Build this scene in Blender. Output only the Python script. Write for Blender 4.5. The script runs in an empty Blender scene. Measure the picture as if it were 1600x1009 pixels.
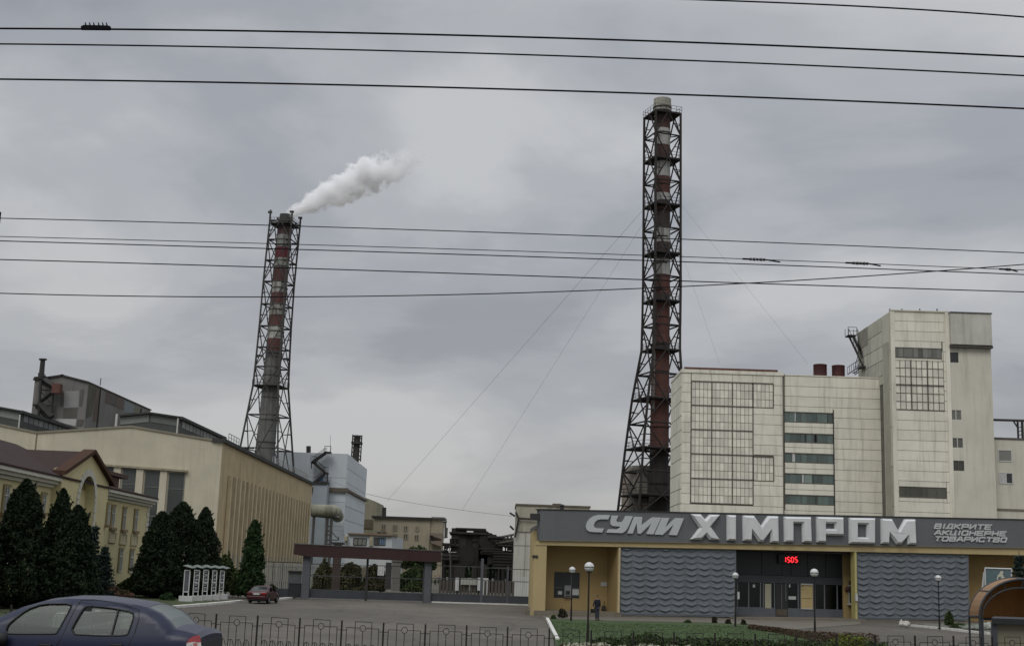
import bpy, bmesh, math, random
import numpy as np
from mathutils import Vector, Matrix, noise
from mathutils.geometry import tessellate_polygon, delaunay_2d_cdt
R=math.radians
random.seed(7)
# ------------------------------------------------------------------ camera, world, sun, exposure
H=3.6; FOC=2000.0; CX,CY=800.0,504.5
PITCH=math.atan(381.5/FOC); ROLL=0.034
sc=bpy.context.scene; C=sc.collection
fwd=Vector((0,math.cos(PITCH),math.sin(PITCH)))
r0=Vector((1,0,0)); u0=Vector((0,-math.sin(PITCH),math.cos(PITCH)))
rt=r0*math.cos(ROLL)+u0*math.sin(ROLL); up=u0*math.cos(ROLL)-r0*math.sin(ROLL)
cam=bpy.data.cameras.new('camera'); co=bpy.data.objects.new('camera',cam); C.objects.link(co)
cam.sensor_width=36; cam.lens=FOC/1600*36; cam.clip_start=0.1; cam.clip_end=9000
co.matrix_world=Matrix(((rt.x,up.x,-fwd.x,0),(rt.y,up.y,-fwd.y,0),(rt.z,up.z,-fwd.z,H),(0,0,0,1)))
sc.camera=co
sc.view_settings.view_transform='Standard'; sc.view_settings.look='None'; sc.view_settings.gamma=1
sc.view_settings.exposure=0.06
sc.cycles.volume_bounces=12; sc.cycles.volume_step_rate=1.0
SUN_EL,SUN_AZ=R(48),R(200)
sd=bpy.data.lights.new('sun','SUN'); sd.energy=1.0; sd.angle=R(30); sd.color=(1,.97,.92)
so=bpy.data.objects.new('sun',sd); C.objects.link(so)
# az measured from +Y clockwise
sdir=Vector((math.sin(SUN_AZ)*math.cos(SUN_EL),math.cos(SUN_AZ)*math.cos(SUN_EL),math.sin(SUN_EL)))
so.rotation_euler=sdir.to_track_quat('Z','Y').to_euler(); so.location=(0,0,60)
w=bpy.data.worlds.new("World"); sc.world=w; w.use_nodes=True
nt=w.node_tree; nt.nodes.clear(); N=nt.nodes.new; L=nt.links.new
def mth(nt,op,a,b=None,clamp=False):
    n=nt.nodes.new('ShaderNodeMath'); n.operation=op; n.use_clamp=clamp
    for i,v in enumerate((a,b)):
        if v is None: continue
        if hasattr(v,'links'): nt.links.new(v,n.inputs[i])
        else: n.inputs[i].default_value=v
    return n.outputs[0]
def mixc(nt,f,a,b,bt='MIX'):
    n=nt.nodes.new('ShaderNodeMix'); n.data_type='RGBA'; n.blend_type=bt
    for i,v in ((0,f),(6,a),(7,b)):
        if hasattr(v,'links'): nt.links.new(v,n.inputs[i])
        else: n.inputs[i].default_value=v if i==0 else ((*v,1) if len(v)==3 else v)
    return n.outputs[2]
def ramp(nt,x,pts,interp='EASE'):
    n=nt.nodes.new('ShaderNodeValToRGB'); n.color_ramp.interpolation=interp
    el=n.color_ramp.elements
    while len(el)<len(pts): el.new(0.5)
    for e,(p,c) in zip(el,pts):
        e.position=p; e.color=(*c,1) if hasattr(c,'__len__') else (c,c,c,1)
    nt.links.new(x,n.inputs[0]); return n.outputs[0]
sky=N('ShaderNodeTexSky'); sky.sky_type='NISHITA'; sky.sun_disc=False
sky.sun_elevation=SUN_EL; sky.sun_rotation=SUN_AZ
tc=N('ShaderNodeTexCoord'); sep=N('ShaderNodeSeparateXYZ'); L(tc.outputs['Generated'],sep.inputs[0])
zc=mth(nt,'MAXIMUM',sep.outputs[2],0.0)
den=mth(nt,'ADD',zc,0.34)
cx=mth(nt,'DIVIDE',sep.outputs[0],den); cy=mth(nt,'DIVIDE',sep.outputs[1],den)
cmb=N('ShaderNodeCombineXYZ'); L(cx,cmb.inputs[0]); L(cy,cmb.inputs[1])
mp=N('ShaderNodeMapping'); L(cmb.outputs[0],mp.inputs[0]); mp.inputs['Location'].default_value=(7.3,1.1,0); mp.inputs['Rotation'].default_value=(0,0,R(20)); mp.inputs['Scale'].default_value=(0.9,1.1,1)
n1=N('ShaderNodeTexNoise'); n1.inputs['Scale'].default_value=1.9; n1.inputs['Detail'].default_value=6; n1.inputs['Roughness'].default_value=.52; n1.inputs['Distortion'].default_value=.25; L(mp.outputs[0],n1.inputs['Vector'])
n2=N('ShaderNodeTexNoise'); n2.inputs['Scale'].default_value=1.0; n2.inputs['Detail'].default_value=3; L(mp.outputs[0],n2.inputs['Vector'])
cl=mth(nt,'ADD',mth(nt,'MULTIPLY',n1.outputs[0],.75),mth(nt,'MULTIPLY',n2.outputs[0],.25))
ccol=ramp(nt,cl,[(0.37,(.272,.288,.320)),(0.45,(.348,.363,.395)),(0.51,(.42,.432,.455)),(0.59,(.525,.533,.545))])
lo=ramp(nt,zc,[(0.0,1.0),(0.16,.35),(0.30,0.0)])
ccol=mixc(nt,mth(nt,'MULTIPLY',lo,.6),ccol,(.46,.44,.415))
zen=ramp(nt,zc,[(0.40,1.0),(0.62,1.9),(1.0,2.5)])
ccol=mixc(nt,1.0,ccol,zen,'MULTIPLY')
skyc=mixc(nt,1.0,sky.outputs[0],(.1,.1,.1),'MULTIPLY')
fin=mixc(nt,.94,skyc,ccol)
bg=N('ShaderNodeBackground'); L(fin,bg.inputs[0]); bg.inputs[1].default_value=1.0
wo=N('ShaderNodeOutputWorld'); L(bg.outputs[0],wo.inputs[0])
# ------------------------------------------------------------------ projection helpers (metres; pixel = where it stands in the 1600x1009 frame)
def ray(px,py): return fwd*FOC+rt*(px-CX)-up*(py-CY)
def P(px,py,Y):
    d=ray(px,py); t=Y/d.y; return Vector((d.x*t,Y,H+d.z*t))
def gz(X,Y):
    r=.0095*max(0.0,X-3)*min(1,max(0,(Y-48)/10))*(1 if Y<150 else max(0,1-(Y-150)/30))
    if Y<27: b=1.55
    elif Y<52: t=(Y-27)/25; b=1.55*(1-t)
    else: b=0
    return b+r
def G(px,py,lift=0):
    d=ray(px,py); lo_,hi=30.0,4000.0
    f=lambda t:H+d.z*t-gz(d.x*t,d.y*t)
    a,b=40/FOC,3000/FOC
    for _ in range(60):
        m=(a+b)/2
        if f(m)>0:a=m
        else:b=m
    return Vector((d.x*a,d.y*a,H+d.z*a+lift))
def zat(X,Y,py):
    k=CY-py
    return H+(k*(X*fwd.x+Y*fwd.y)-FOC*(X*up.x+Y*up.y))/(FOC*up.z-k*fwd.z)
# ------------------------------------------------------------------ materials
MATS={}
def mat(name,col,rough=.8,var=.12,scale=1.5,metal=0,streak=0,bump=.0,bscale=20,rnd=0,spec=.3,dirt=None,coat=0):
    if name in MATS: return MATS[name]
    m=bpy.data.materials.new(name); m.use_nodes=True; MATS[name]=m
    nt=m.node_tree; b=nt.nodes['Principled BSDF']; N=nt.nodes.new; L=nt.links.new
    b.inputs['Roughness'].default_value=rough; b.inputs['Metallic'].default_value=metal
    b.inputs['Specular IOR Level'].default_value=spec
    if coat: b.inputs['Coat Weight'].default_value=coat; b.inputs['Coat Roughness'].default_value=.08
    tc=N('ShaderNodeTexCoord')
    n=N('ShaderNodeTexNoise'); n.inputs['Scale'].default_value=scale; n.inputs['Detail'].default_value=7; n.inputs['Roughness'].default_value=.6
    L(tc.outputs['Object'],n.inputs['Vector'])
    f=ramp(nt,n.outputs[0],[(.25,1-var),(.5,1.0),(.75,1+var)],'LINEAR')
    c=mixc(nt,1.0,col,f,'MULTIPLY')
    if name.startswith('asphalt'):
        for s_,lo2,hi2,am in ((.06,.42,.55,.5),(1.3,.52,.60,.22),(9,.60,.66,.25)):
            mpp=N('ShaderNodeMapping'); mpp.inputs['Scale'].default_value=(1,.45,1); mpp.inputs['Location'].default_value=(s_*7,3,0); L(tc.outputs['Object'],mpp.inputs[0])
            nn=N('ShaderNodeTexNoise'); nn.inputs['Scale'].default_value=s_; nn.inputs['Detail'].default_value=6; nn.inputs['Roughness'].default_value=.6; L(mpp.outputs[0],nn.inputs['Vector'])
            c=mixc(nt,mth(nt,'MULTIPLY',ramp(nt,nn.outputs[0],[(lo2,0),(hi2,1)],'LINEAR'),am),c,tuple(v*.45 for v in col))
        vo=N('ShaderNodeTexVoronoi'); vo.feature='DISTANCE_TO_EDGE'; vo.inputs['Scale'].default_value=.14; nv=N('ShaderNodeTexNoise'); nv.inputs['Scale'].default_value=.8; L(tc.outputs['Object'],nv.inputs['Vector'])
        L(mixc(nt,.35,tc.outputs['Object'],nv.outputs['Color'],'ADD'),vo.inputs['Vector'])
        c=mixc(nt,ramp(nt,vo.outputs[0],[(0,.55),(.012,0)],'LINEAR'),c,(.03,.028,.025))
    if streak:
        mp=N('ShaderNodeMapping'); mp.inputs['Scale'].default_value=(1,1,.07); L(tc.outputs['Object'],mp.inputs[0])
        n2=N('ShaderNodeTexNoise'); n2.inputs['Scale'].default_value=1.6; n2.inputs['Detail'].default_value=5; n2.inputs['Roughness'].default_value=.65; L(mp.outputs[0],n2.inputs['Vector'])
        s=ramp(nt,n2.outputs[0],[(.5,0.0),(.68,streak)],'LINEAR')
        c=mixc(nt,s,c,dirt or tuple(v*.45 for v in col))
    if rnd:
        a=N('ShaderNodeAttribute'); a.attribute_name='rnd'
        k=mth(nt,'ADD',mth(nt,'MULTIPLY',a.outputs['Fac'],2*rnd),1-rnd)
        c=mixc(nt,1.0,c,k,'MULTIPLY')
    L(c,b.inputs['Base Color'])
    if bump:
        n3=N('ShaderNodeTexNoise'); n3.inputs['Scale'].default_value=bscale; n3.inputs['Detail'].default_value=5; L(tc.outputs['Object'],n3.inputs['Vector'])
        bp=N('ShaderNodeBump'); bp.inputs['Strength'].default_value=bump; bp.inputs['Distance'].default_value=.05
        L(n3.outputs[0],bp.inputs['Height']); L(bp.outputs[0],b.inputs['Normal'])
    return m
def emit(name,col,s):
    m=bpy.data.materials.new(name); m.use_nodes=True; b=m.node_tree.nodes['Principled BSDF']
    b.inputs['Base Color'].default_value=(*col,1); b.inputs['Emission Color'].default_value=(*col,1); b.inputs['Emission Strength'].default_value=s
    return m
def glassm(name,tint,alpha,rough=.28,gc=1.0):
    m=bpy.data.materials.new(name); m.use_nodes=True; nt=m.node_tree; nt.nodes.clear()
    o=nt.nodes.new('ShaderNodeOutputMaterial'); t=nt.nodes.new('ShaderNodeBsdfTransparent'); g=nt.nodes.new('ShaderNodeBsdfGlossy')
    t.inputs[0].default_value=(*tint,1); g.inputs['Roughness'].default_value=rough; g.inputs[0].default_value=(.6*gc,.65*gc,.63*gc,1)
    lw=nt.nodes.new('ShaderNodeLayerWeight'); lw.inputs[0].default_value=.12
    x=nt.nodes.new('ShaderNodeMixShader'); k=mth(nt,'ADD',mth(nt,'MULTIPLY',lw.outputs[0],.5),alpha,True)
    nt.links.new(k,x.inputs[0]); nt.links.new(t.outputs[0],x.inputs[1]); nt.links.new(g.outputs[0],x.inputs[2]); nt.links.new(x.outputs[0],o.inputs[0])
    return m
def leafm(name,c1,c2):
    m=bpy.data.materials.new(name); m.use_nodes=True; nt=m.node_tree; b=nt.nodes['Principled BSDF']
    b.inputs['Roughness'].default_value=.75; b.inputs['Specular IOR Level'].default_value=.15
    a=nt.nodes.new('ShaderNodeAttribute'); a.attribute_name='rnd'
    nt.links.new(mixc(nt,a.outputs['Fac'],c1,c2),b.inputs['Base Color'])
    return m
# ------------------------------------------------------------------ object helpers
WM={}
def tag(o,label=None,cat=None,group=None,kind=None):
    for k,v in (('label',label),('category',cat),('group',group),('kind',kind)):
        if v: o[k]=v
    return o
def thing(name,label,cat,loc=(0,0,0),rz=0,group=None):
    o=bpy.data.objects.new(name,None); C.objects.link(o); o.location=loc; o.rotation_euler=(0,0,rz)
    o.empty_display_size=.3
    WM[o]=Matrix.Translation(loc)@Matrix.Rotation(rz,4,'Z')
    return tag(o,label,cat,group)
class MB:
    def __init__(s): s.v=[]; s.f=[]; s.r=[]; s.smooth=False
    def face(s,pts,r=None):
        i=len(s.v); s.v+= [tuple(p) for p in pts]; s.f.append(tuple(range(i,i+len(pts)))); s.r.append(random.random() if r is None else r)
    def add(s,vs,fs,r=None):
        i=len(s.v); s.v+=[tuple(p) for p in vs]; r=random.random() if r is None else r
        for f in fs: s.f.append(tuple(i+k for k in f)); s.r.append(r)
    def box(s,x0,x1,y0,y1,z0,z1,M=None,r=None):
        vs=[Vector((x,y,z)) for z in (z0,z1) for y in (y0,y1) for x in (x0,x1)]
        if M is not None: vs=[M@v for v in vs]
        s.add(vs,[(0,2,3,1),(4,5,7,6),(0,1,5,4),(2,6,7,3),(0,4,6,2),(1,3,7,5)],r)
    def prism(s,front,d,r=None):
        # front: list of points (ngon), d: vector to the back
        n=len(front); f=[Vector(p) for p in front]; b=[p+d for p in f]
        fs=[tuple(range(n)),tuple(range(2*n-1,n-1,-1))]+[(i,n+i,n+(i+1)%n,(i+1)%n) for i in range(n)]
        s.add(f+b,fs,r)
    def tube(s,a,b,r1,r2=None,n=6,cap=True,r=None):
        a=Vector(a); b=Vector(b); r2=r1 if r2 is None else r2
        d=(b-a)
        if d.length<1e-6: return
        q=d.to_track_quat('Z','Y'); ring=lambda c,rr:[c+q@Vector((rr*math.cos(2*math.pi*k/n),rr*math.sin(2*math.pi*k/n),0)) for k in range(n)]
        vs=ring(a,r1)+ring(b,r2); fs=[(k,(k+1)%n,n+(k+1)%n,n+k) for k in range(n)]
        if cap: fs+= [tuple(range(n-1,-1,-1)),tuple(range(n,2*n))]
        s.add(vs,fs,r)
    def path(s,pts,rad,n=6):
        for a,b in zip(pts[:-1],pts[1:]): s.tube(a,b,rad,rad,n)
    def lathe(s,prof,c,n=24,axis=None,r=None):
        c=Vector(c); vs=[];fs=[]
        for (rr,z) in prof:
            for k in range(n):
                a=2*math.pi*k/n; p=Vector((rr*math.cos(a),rr*math.sin(a),z))
                if axis is not None: p=axis@p
                vs.append(c+p)
        for j in range(len(prof)-1):
            for k in range(n): fs.append((j*n+k,j*n+(k+1)%n,(j+1)*n+(k+1)%n,(j+1)*n+k))
        fs.append(tuple(range(n-1,-1,-1))); fs.append(tuple((len(prof)-1)*n+k for k in range(n)))
        s.add(vs,fs,r)
    def build(s,name,m,parent=None,smooth=False,bevel=0):
        me=bpy.data.meshes.new(name); vs=s.v
        if parent is not None:
            Wi=WM[parent].inverted()
            if parent.type!='EMPTY' or WM[parent]!=Matrix.Identity(4): vs=[tuple(Wi@Vector(v)) for v in vs]
        me.from_pydata(vs,[],s.f); me.materials.append(m)
        at=me.attributes.new('rnd','FLOAT','FACE'); at.data.foreach_set('value',s.r)
        if smooth: me.shade_smooth() if hasattr(me,'shade_smooth') else None
        me.update()
        o=bpy.data.objects.new(name,me); C.objects.link(o)
        if parent is not None:
            o.parent=parent; WM[o]=WM[parent]
        else: WM[o]=Matrix.Identity(4)
        if bevel:
            bv=o.modifiers.new('b','BEVEL'); bv.width=bevel; bv.segments=2; bv.limit_method='ANGLE'
        return o
def dup(root,loc=None,rz=None,label=None,group=None,scale=None):
    r=root.copy(); C.objects.link(r)
    if loc is not None: r.location=loc
    if rz is not None: r.rotation_euler=(0,0,rz)
    if scale: r.scale=scale
    if label: r['label']=label
    if group: r['group']=group
    for ch in list(root.children):
        c=ch.copy(); C.objects.link(c); c.parent=r
        for g in list(ch.children):
            d=g.copy(); C.objects.link(d); d.parent=c
    return r
class Fac:
    """vertical plane through A and B (left to right as seen from the camera)"""
    def __init__(s,A,B):
        s.A=Vector((A[0],A[1],0)); d=Vector((B[0]-A[0],B[1]-A[1],0)); s.len=d.length; s.u=d.normalized()
        s.n=Vector((s.u.y,-s.u.x,0))
        if s.n.dot(s.A)>0: s.n=-s.n
    def pt(s,px,py,off=0):
        d=ray(px,py); t=s.n.dot(s.A)/s.n.dot(Vector((d.x,d.y,0))); return Vector((d.x*t,d.y*t,H+d.z*t))+s.n*off
    def uv(s,px,py):
        p=s.pt(px,py); return (Vector((p.x,p.y,0))-s.A).dot(s.u),p.z
    def W(s,a,z,off=0): return s.A+s.u*a+Vector((0,0,z))+s.n*off
    def box(s,mb,a0,a1,z0,z1,o0,o1,r=None):
        mb.prism([s.W(a0,z0,o1),s.W(a1,z0,o1),s.W(a1,z1,o1),s.W(a0,z1,o1)],-s.n*(o1-o0),r)
    def rc(s,x0,y0,x1,y1):
        ym=(y0+y1)/2; xm=(x0+x1)/2
        return s.uv(x0,ym)[0],s.uv(x1,ym)[0],s.uv(xm,y1)[1],s.uv(xm,y0)[1]
    def rect(s,mb,x0,y0,x1,y1,o0,o1,r=None): s.box(mb,*s.rc(x0,y0,x1,y1),o0,o1,r)
    def poly(s,mb,pts,o0,o1,r=None): mb.prism([s.pt(x,y,o1) for x,y in pts],-s.n*(o1-o0),r)
    def grid(s,mb,a0,a1,z0,z1,nc,nr,th,o0,o1):
        for i in range(nc+1):
            a=a0+(a1-a0)*i/nc; s.box(mb,a-th/2,a+th/2,z0,z1,o0,o1)
        for j in range(nr+1):
            z=z0+(z1-z0)*j/nr; s.box(mb,a0,a1,z-th/2,z+th/2,o0,o1-.004)
def body(mb,cs,zb=-.4,r=None):
    n=len(cs); vs=[(x,y,zb) for x,y,z in cs]+[(x,y,z) for x,y,z in cs]
    mb.add(vs,[tuple(range(n-1,-1,-1)),tuple(range(n,2*n))]+[(i,(i+1)%n,n+(i+1)%n,n+i) for i in range(n)],r)
def sheet(name,poly,lift,m,nx=1.0,parent=None,kind='structure'):
    """ground patch: CDT of polygon with extra points, laid on the terrain"""
    pts=[Vector((p[0],p[1])) for p in poly]; n=len(pts)
    e=[(i,(i+1)%n) for i in range(n)]
    res=[]
    for i in range(n):
        a,b=pts[i],pts[(i+1)%n]; k=max(1,int((b-a).length/nx)); res+=[a.lerp(b,j/k) for j in range(k)]
    n=len(res); e=[(i,(i+1)%n) for i in range(n)]
    xs=[p.x for p in res]; ys=[p.y for p in res]
    def ins(x,y):
        c=False; j=n-1
        for i in range(n):
            if (res[i].y>y)!=(res[j].y>y) and x<(res[j].x-res[i].x)*(y-res[i].y)/(res[j].y-res[i].y)+res[i].x: c=not c
            j=i
        return c
    ext=[]
    y=min(ys)+nx/2
    while y<max(ys):
        x=min(xs)+nx/2
        while x<max(xs):
            if ins(x,y): ext.append(Vector((x,y)))
            x+=nx
        y+=nx
    v,_,f,_,_,_=delaunay_2d_cdt(res+ext,e,[],1,1e-5)
    mb=MB(); mb.add([(p.x,p.y,gz(p.x,p.y)+lift) for p in v],[tuple(t) for t in f])
    o=mb.build(name,m,parent)
    if parent is None and kind: o['kind']=kind
    return o
def kerb(name,pts,wd,h,m,label,parent=None):
    mb=MB()
    for a,b in zip(pts[:-1],pts[1:]):
        L_=(b-a).length; k=max(1,int(L_/1.0)); d=(b-a).normalized(); nn=Vector((-d.y,d.x,0)).normalized()*wd/2
        for j in range(k):
            p=a.lerp(b,j/k); q=a.lerp(b,(j+.985)/k)
            dz=random.uniform(-.008,.008)
            pz=[gz(p.x,p.y)-.05,gz(q.x,q.y)-.05]
            vs=[(p-nn).to_tuple()[:2]+(pz[0],),(q-nn).to_tuple()[:2]+(pz[1],),(q+nn).to_tuple()[:2]+(pz[1],),(p+nn).to_tuple()[:2]+(pz[0],)]
            vt=[(x,y,z+.05+h+dz) for x,y,z in vs]
            mb.add(vs+vt,[(0,3,2,1),(4,5,6,7),(0,1,5,4),(1,2,6,5),(2,3,7,6),(3,0,4,7)])
    o=mb.build(name,m,parent); o['kind']='structure'; return o
# ------------------------------------------------------------------ ground
asph=mat('asphalt',(.125,.112,.093),.85,.22,.25,bump=.3,bscale=30,streak=0)
asph2=mat('asphalt_road',(.06,.058,.055),.85,.2,.4,bump=.3,bscale=30)
pave=mat('paving',(.135,.122,.10),.9,.15,.8,bump=.2)
dirt=mat('dirt',(.10,.095,.075),.95,.25,.06)
lawn=mat('lawn',(.043,.072,.024),.95,.45,.7,bump=.6,bscale=12)
lawn2=mat('lawn_dull',(.05,.065,.028),.95,.3,.5,bump=.6,bscale=9)
whitek=mat('whitewash',(.62,.61,.57),.85,.15,3,streak=.4)
mb=MB(); xs=[-2500,-600,-200,-80,-40,3,20,40,60,80,120,200,600,2500]; ys=[-60,0,27,30,35,40,45,48,50,52,55,58,62,70,100,150,160,170,180,200,300,600,3500]
vs=[(x,y,gz(x,y)-.06-(.05 if y>60 else .1)) for y in ys for x in xs]; nx_=len(xs)
mb.add(vs,[(j*nx_+i,j*nx_+i+1,(j+1)*nx_+i+1,(j+1)*nx_+i) for j in range(len(ys)-1) for i in range(nx_-1)])
g=mb.build('ground',dirt); g['kind']='structure'
def rectpoly(x0,x1,y0,y1): return [(x0,y0),(x1,y0),(x1,y1),(x0,y1)]
sheet('road',rectpoly(-90,90,-20,27),0.0,asph2,9)
# asphalt forecourt, with the inner yard behind the gate
sheet('plaza',rectpoly(-70,90,27,150),-.03,asph,4)
def gp(*px): return [(lambda p:(p.x,p.y))(G(x,y)) for x,y in px]
# right lawn
LA=gp((855,967),(930,970),(1100,973.5),(1170,976.5),(1235,984.5),(1290,992),(1340,999),(1385,1006))
LB=[(P(1400,1040,52).x,50.5),(P(880,1040,50).x,50.5)]
sheet('lawn',LA+LB,.05,lawn,2.5)
k=[Vector((*p,0)) for p in gp((855,967))+gp((871,1000))]; k2=k[1]+(k[1]-k[0])*.6
kerb('kerb',[k[0],k[1]],.2,.13,whitek,'')
sheet('paving_strip',gp((842,956.5),(960,961),(1130,965),(1345,969),(1345,974),(1240,982.5),(1170,974.5),(1100,971.5),(930,968),(850,965)),-.012,pave,3)
# left lawn and kerb
ll=gp((-60,968),(120,959),(262,949.5),(340,943.5),(376,939.5),(374,936.5),(330,938),(345,931),(250,928),(120,925),(-60,925))
sheet('lawn',ll,.0,lawn2,4)
kk=[Vector((*p,0)) for p in gp((60,963.5),(262,949.3),(330,944),(377,939.3))]
kerb('kerb',kk,.42,.14,whitek,'')
kk=[Vector((*p,0)) for p in gp((430,937.2),(473,932.4))]
kerb('kerb',kk,.35,.14,whitek,'')
# inner road and verge behind gate
sheet('inner_lawn',gp((486,925),(560,917),(640,912),(690,908),(690,903),(600,903),(486,905)),.03,lawn2,6)
kk=[Vector((*p,0)) for p in gp((560,918),(585,915),(660,912))]
kerb('kerb',kk,.3,.12,whitek,'')
kk=[Vector((*p,0)) for p in gp((1425,977.5),(1470,982),(1545,990))]
kerb('kerb',kk,.25,.12,whitek,'')
bedp=gp((1425,976.5),(1470,981),(1545,989),(1560,975),(1440,974))
sheet('gravel_bed',bedp,.03,mat('bed_soil',(.13,.13,.11),.95,.3,3),2)
# ------------------------------------------------------------------ white factory block on the right
conc=mat('white_concrete',(.68,.66,.56),.85,.12,.35,streak=.4,rnd=.04,dirt=(.27,.25,.19),bump=.12,bscale=3)
concflat=mat('white_render',(.56,.54,.455),.85,.10,.25,streak=.4,dirt=(.30,.28,.22))
seam=mat('seam_dark',(.15,.14,.118),.9,.2,1)
mull=mat('rusty_mullion',(.11,.10,.085),.8,.3,2)
glazb=mat('glass_block',(.66,.64,.55),.6,.15,.8,rnd=.14)
greeng=mat('green_glass',(.085,.12,.11),.25,.15,.6,rnd=.35,spec=.6)
darkg=mat('dark_glass',(.02,.022,.024),.15,.2,.6,rnd=.3,spec=.6)
palew=mat('pale_pane',(.45,.46,.45),.6,.1,1)
rust=mat('rust',(.11,.052,.04),.8,.3,1.5,streak=.5)
darkst=mat('dark_steel',(.035,.033,.032),.6,.3,1.5)
greyst=mat('grey_steel',(.09,.088,.085),.6,.3,1.5)
whitef=mat('white_frame',(.5,.5,.47),.6,.1,1)
def slabs(fac,mb,a0,a1,z0,z1,hs,cols,skip=(),gap=.05,o0=0,o1=.09):
    """concrete wall slabs with open joints; cols = list of joints along the wall; skip = rectangles (a0,a1,z0,z1) left free"""
    z=z1; rows=[]
    while z>z0+.2:
        h=hs*random.uniform(.97,1.03); rows.append((max(z0,z-h),z)); z-=h
    for (lo_,hi) in rows:
        for c0,c1 in zip(cols[:-1],cols[1:]):
            segs=[(c0,c1)]
            for (s0,s1,t0,t1) in skip:
                if hi>t0+.01 and lo_<t1-.01:
                    ns=[]
                    for a,b in segs:
                        if s1<=a or s0>=b: ns.append((a,b)); continue
                        if lo_<t0-.05 or hi>t1+.05:
                            # vertical overlap only partial: fill rest above / below
                            if lo_<t0-.25: fac.box(mb,max(a,s0)+gap/2,min(b,s1)-gap/2,lo_+gap/2,t0-.01,o0,o1)
                            if hi>t1+.25: fac.box(mb,max(a,s0)+gap/2,min(b,s1)-gap/2,t1+.01,hi-gap/2,o0,o1)
                        if s0>a: ns.append((a,s0))
                        if s1<b: ns.append((s1,b))
                    segs=ns
            for a,b in segs:
                if b-a>.25: fac.box(mb,a+.004,b-.004,lo_+gap/2,hi-gap/2,o0,o1)
YA=165.0
cA=P(1066,580,YA); cB=P(1224,584,YA); cE=P(1376,590,YA)
wb=thing('factory_building','tall cream concrete factory block with rooftop tanks and a high stair tower','building',(cA.x,YA,0))
zA=zat(cA.x,YA,578); zB=zat(cB.x,YA,585.5)
m=MB()
body(m,[(cA.x,YA,zA),(cB.x,YA,zA),(cB.x,YA+10,zA),(cA.x,YA+10,zA)])
core=m.build('wall_core',seam,wb)
FA=Fac((cA.x,YA),(cE.x+1,YA)); aB=cB.x-cA.x; aE=cE.x-cA.x
# glazing grid fields
gc=[FA.uv(x,690)[0] for x in (1079.5,1111.5,1144,1176.5,1208.6)]
gr=[FA.uv(1130,y)[1] for y in (596.8,634.8,674,711,749,786.6)]
sk=[(gc[0],gc[3],gr[5],gr[0]),(gc[3],gc[4],gr[1],gr[0]),(gc[3],gc[4],gr[4],gr[3])]
m=MB(); slabs(FA,m,0,aB,-.3,zA-.35,1.3,[0,gc[0]-.08,gc[1],gc[2],gc[3],gc[4],aB-.15],sk)
m.build('wall_panels',conc,wb)
m=MB(); FA.box(m,-.12,aB,zA-.33,zA+.12,-.2,.2); m.build('parapet',conc,wb)
m=MB(); FA.poly(m,[(1070,572.5),(1216,577.2),(1216,584),(1070,579)],-.6,-.3); m.build('roof_edge_rail',rust,wb)
for (a0,a1,z0,z1) in sk:
    nc=round((a1-a0)/2.7)*5; nr=round((z1-z0)/3.15)*3
    m=MB()
    for i in range(nc):
        for j in range(nr):
            p=a0+(a1-a0)*i/nc; q=z0+(z1-z0)*j/nr
            FA.box(m,p,p+(a1-a0)/nc,q,q+(z1-z0)/nr,0,.02)
    wdw=m.build('window',glazb,wb)
    m=MB(); FA.grid(m,a0,a1,z0,z1,nc,nr,.04,.02,.05)
    FA.grid(m,a0,a1,z0,z1,nc//5,nr//3,.13,.02,.11); m.build('mullions',mull,wdw)
# side wall of A
dA=P(1045,597,175.5); FS=Fac((cA.x,175.5),(cA.x,YA+.02))
m=MB(); slabs(FS,m,0,FS.len,-.3,zA-.3,1.9,[0,FS.len*.42,FS.len],(),gap=.1); m.build('side_panels',conc,wb)
m=MB(); FS.box(m,0,FS.len+.1,zA-.28,zA+.1,-.2,.15); m.build('side_parapet',conc,wb)
# section B
m=MB(); body(m,[(cB.x+.02,YA+.3,zB-.1),(cE.x+3,YA+.3,zB-.1),(cE.x+3,YA+14,zB-.1),(cB.x+.02,YA+14,zB-.1)]); m.build('middle_wall_core',seam,wb)
FB=Fac((cB.x,YA+.3),(cE.x+2,YA+.3)); fa=[FB.uv(x,700)[0] for x in (1226,1302,1378)]
strips=[(644,660.5),(677,692),(708,723.3),(740,755.6),(773,788.2)]
sk=[]
for (y0,y1) in strips:
    z1=FB.uv(1264,y0)[1]; z0=FB.uv(1264,y1)[1]; sk.append((fa[0],fa[1],z0,z1))
m=MB(); slabs(FB,m,0,fa[2],-.3,zB-.05,1.33,[.05,fa[1],fa[2]+1],sk); m.build('middle_wall_panels',conc,wb)
m=MB(); FB.box(m,.05,fa[2]+.6,zB-.03,zB+.1,-.5,.16); m.build('middle_parapet',conc,wb)
sp=[[(.21,.23,1),(.88,.90,2)],[(.41,.45,2),(.6,.66,2),(.63,.65,1)],[(.155,.21,1)],[(.35,.385,1),(.4,.55,3),(.57,.59,2)],[(.62,.64,2)]]
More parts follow.
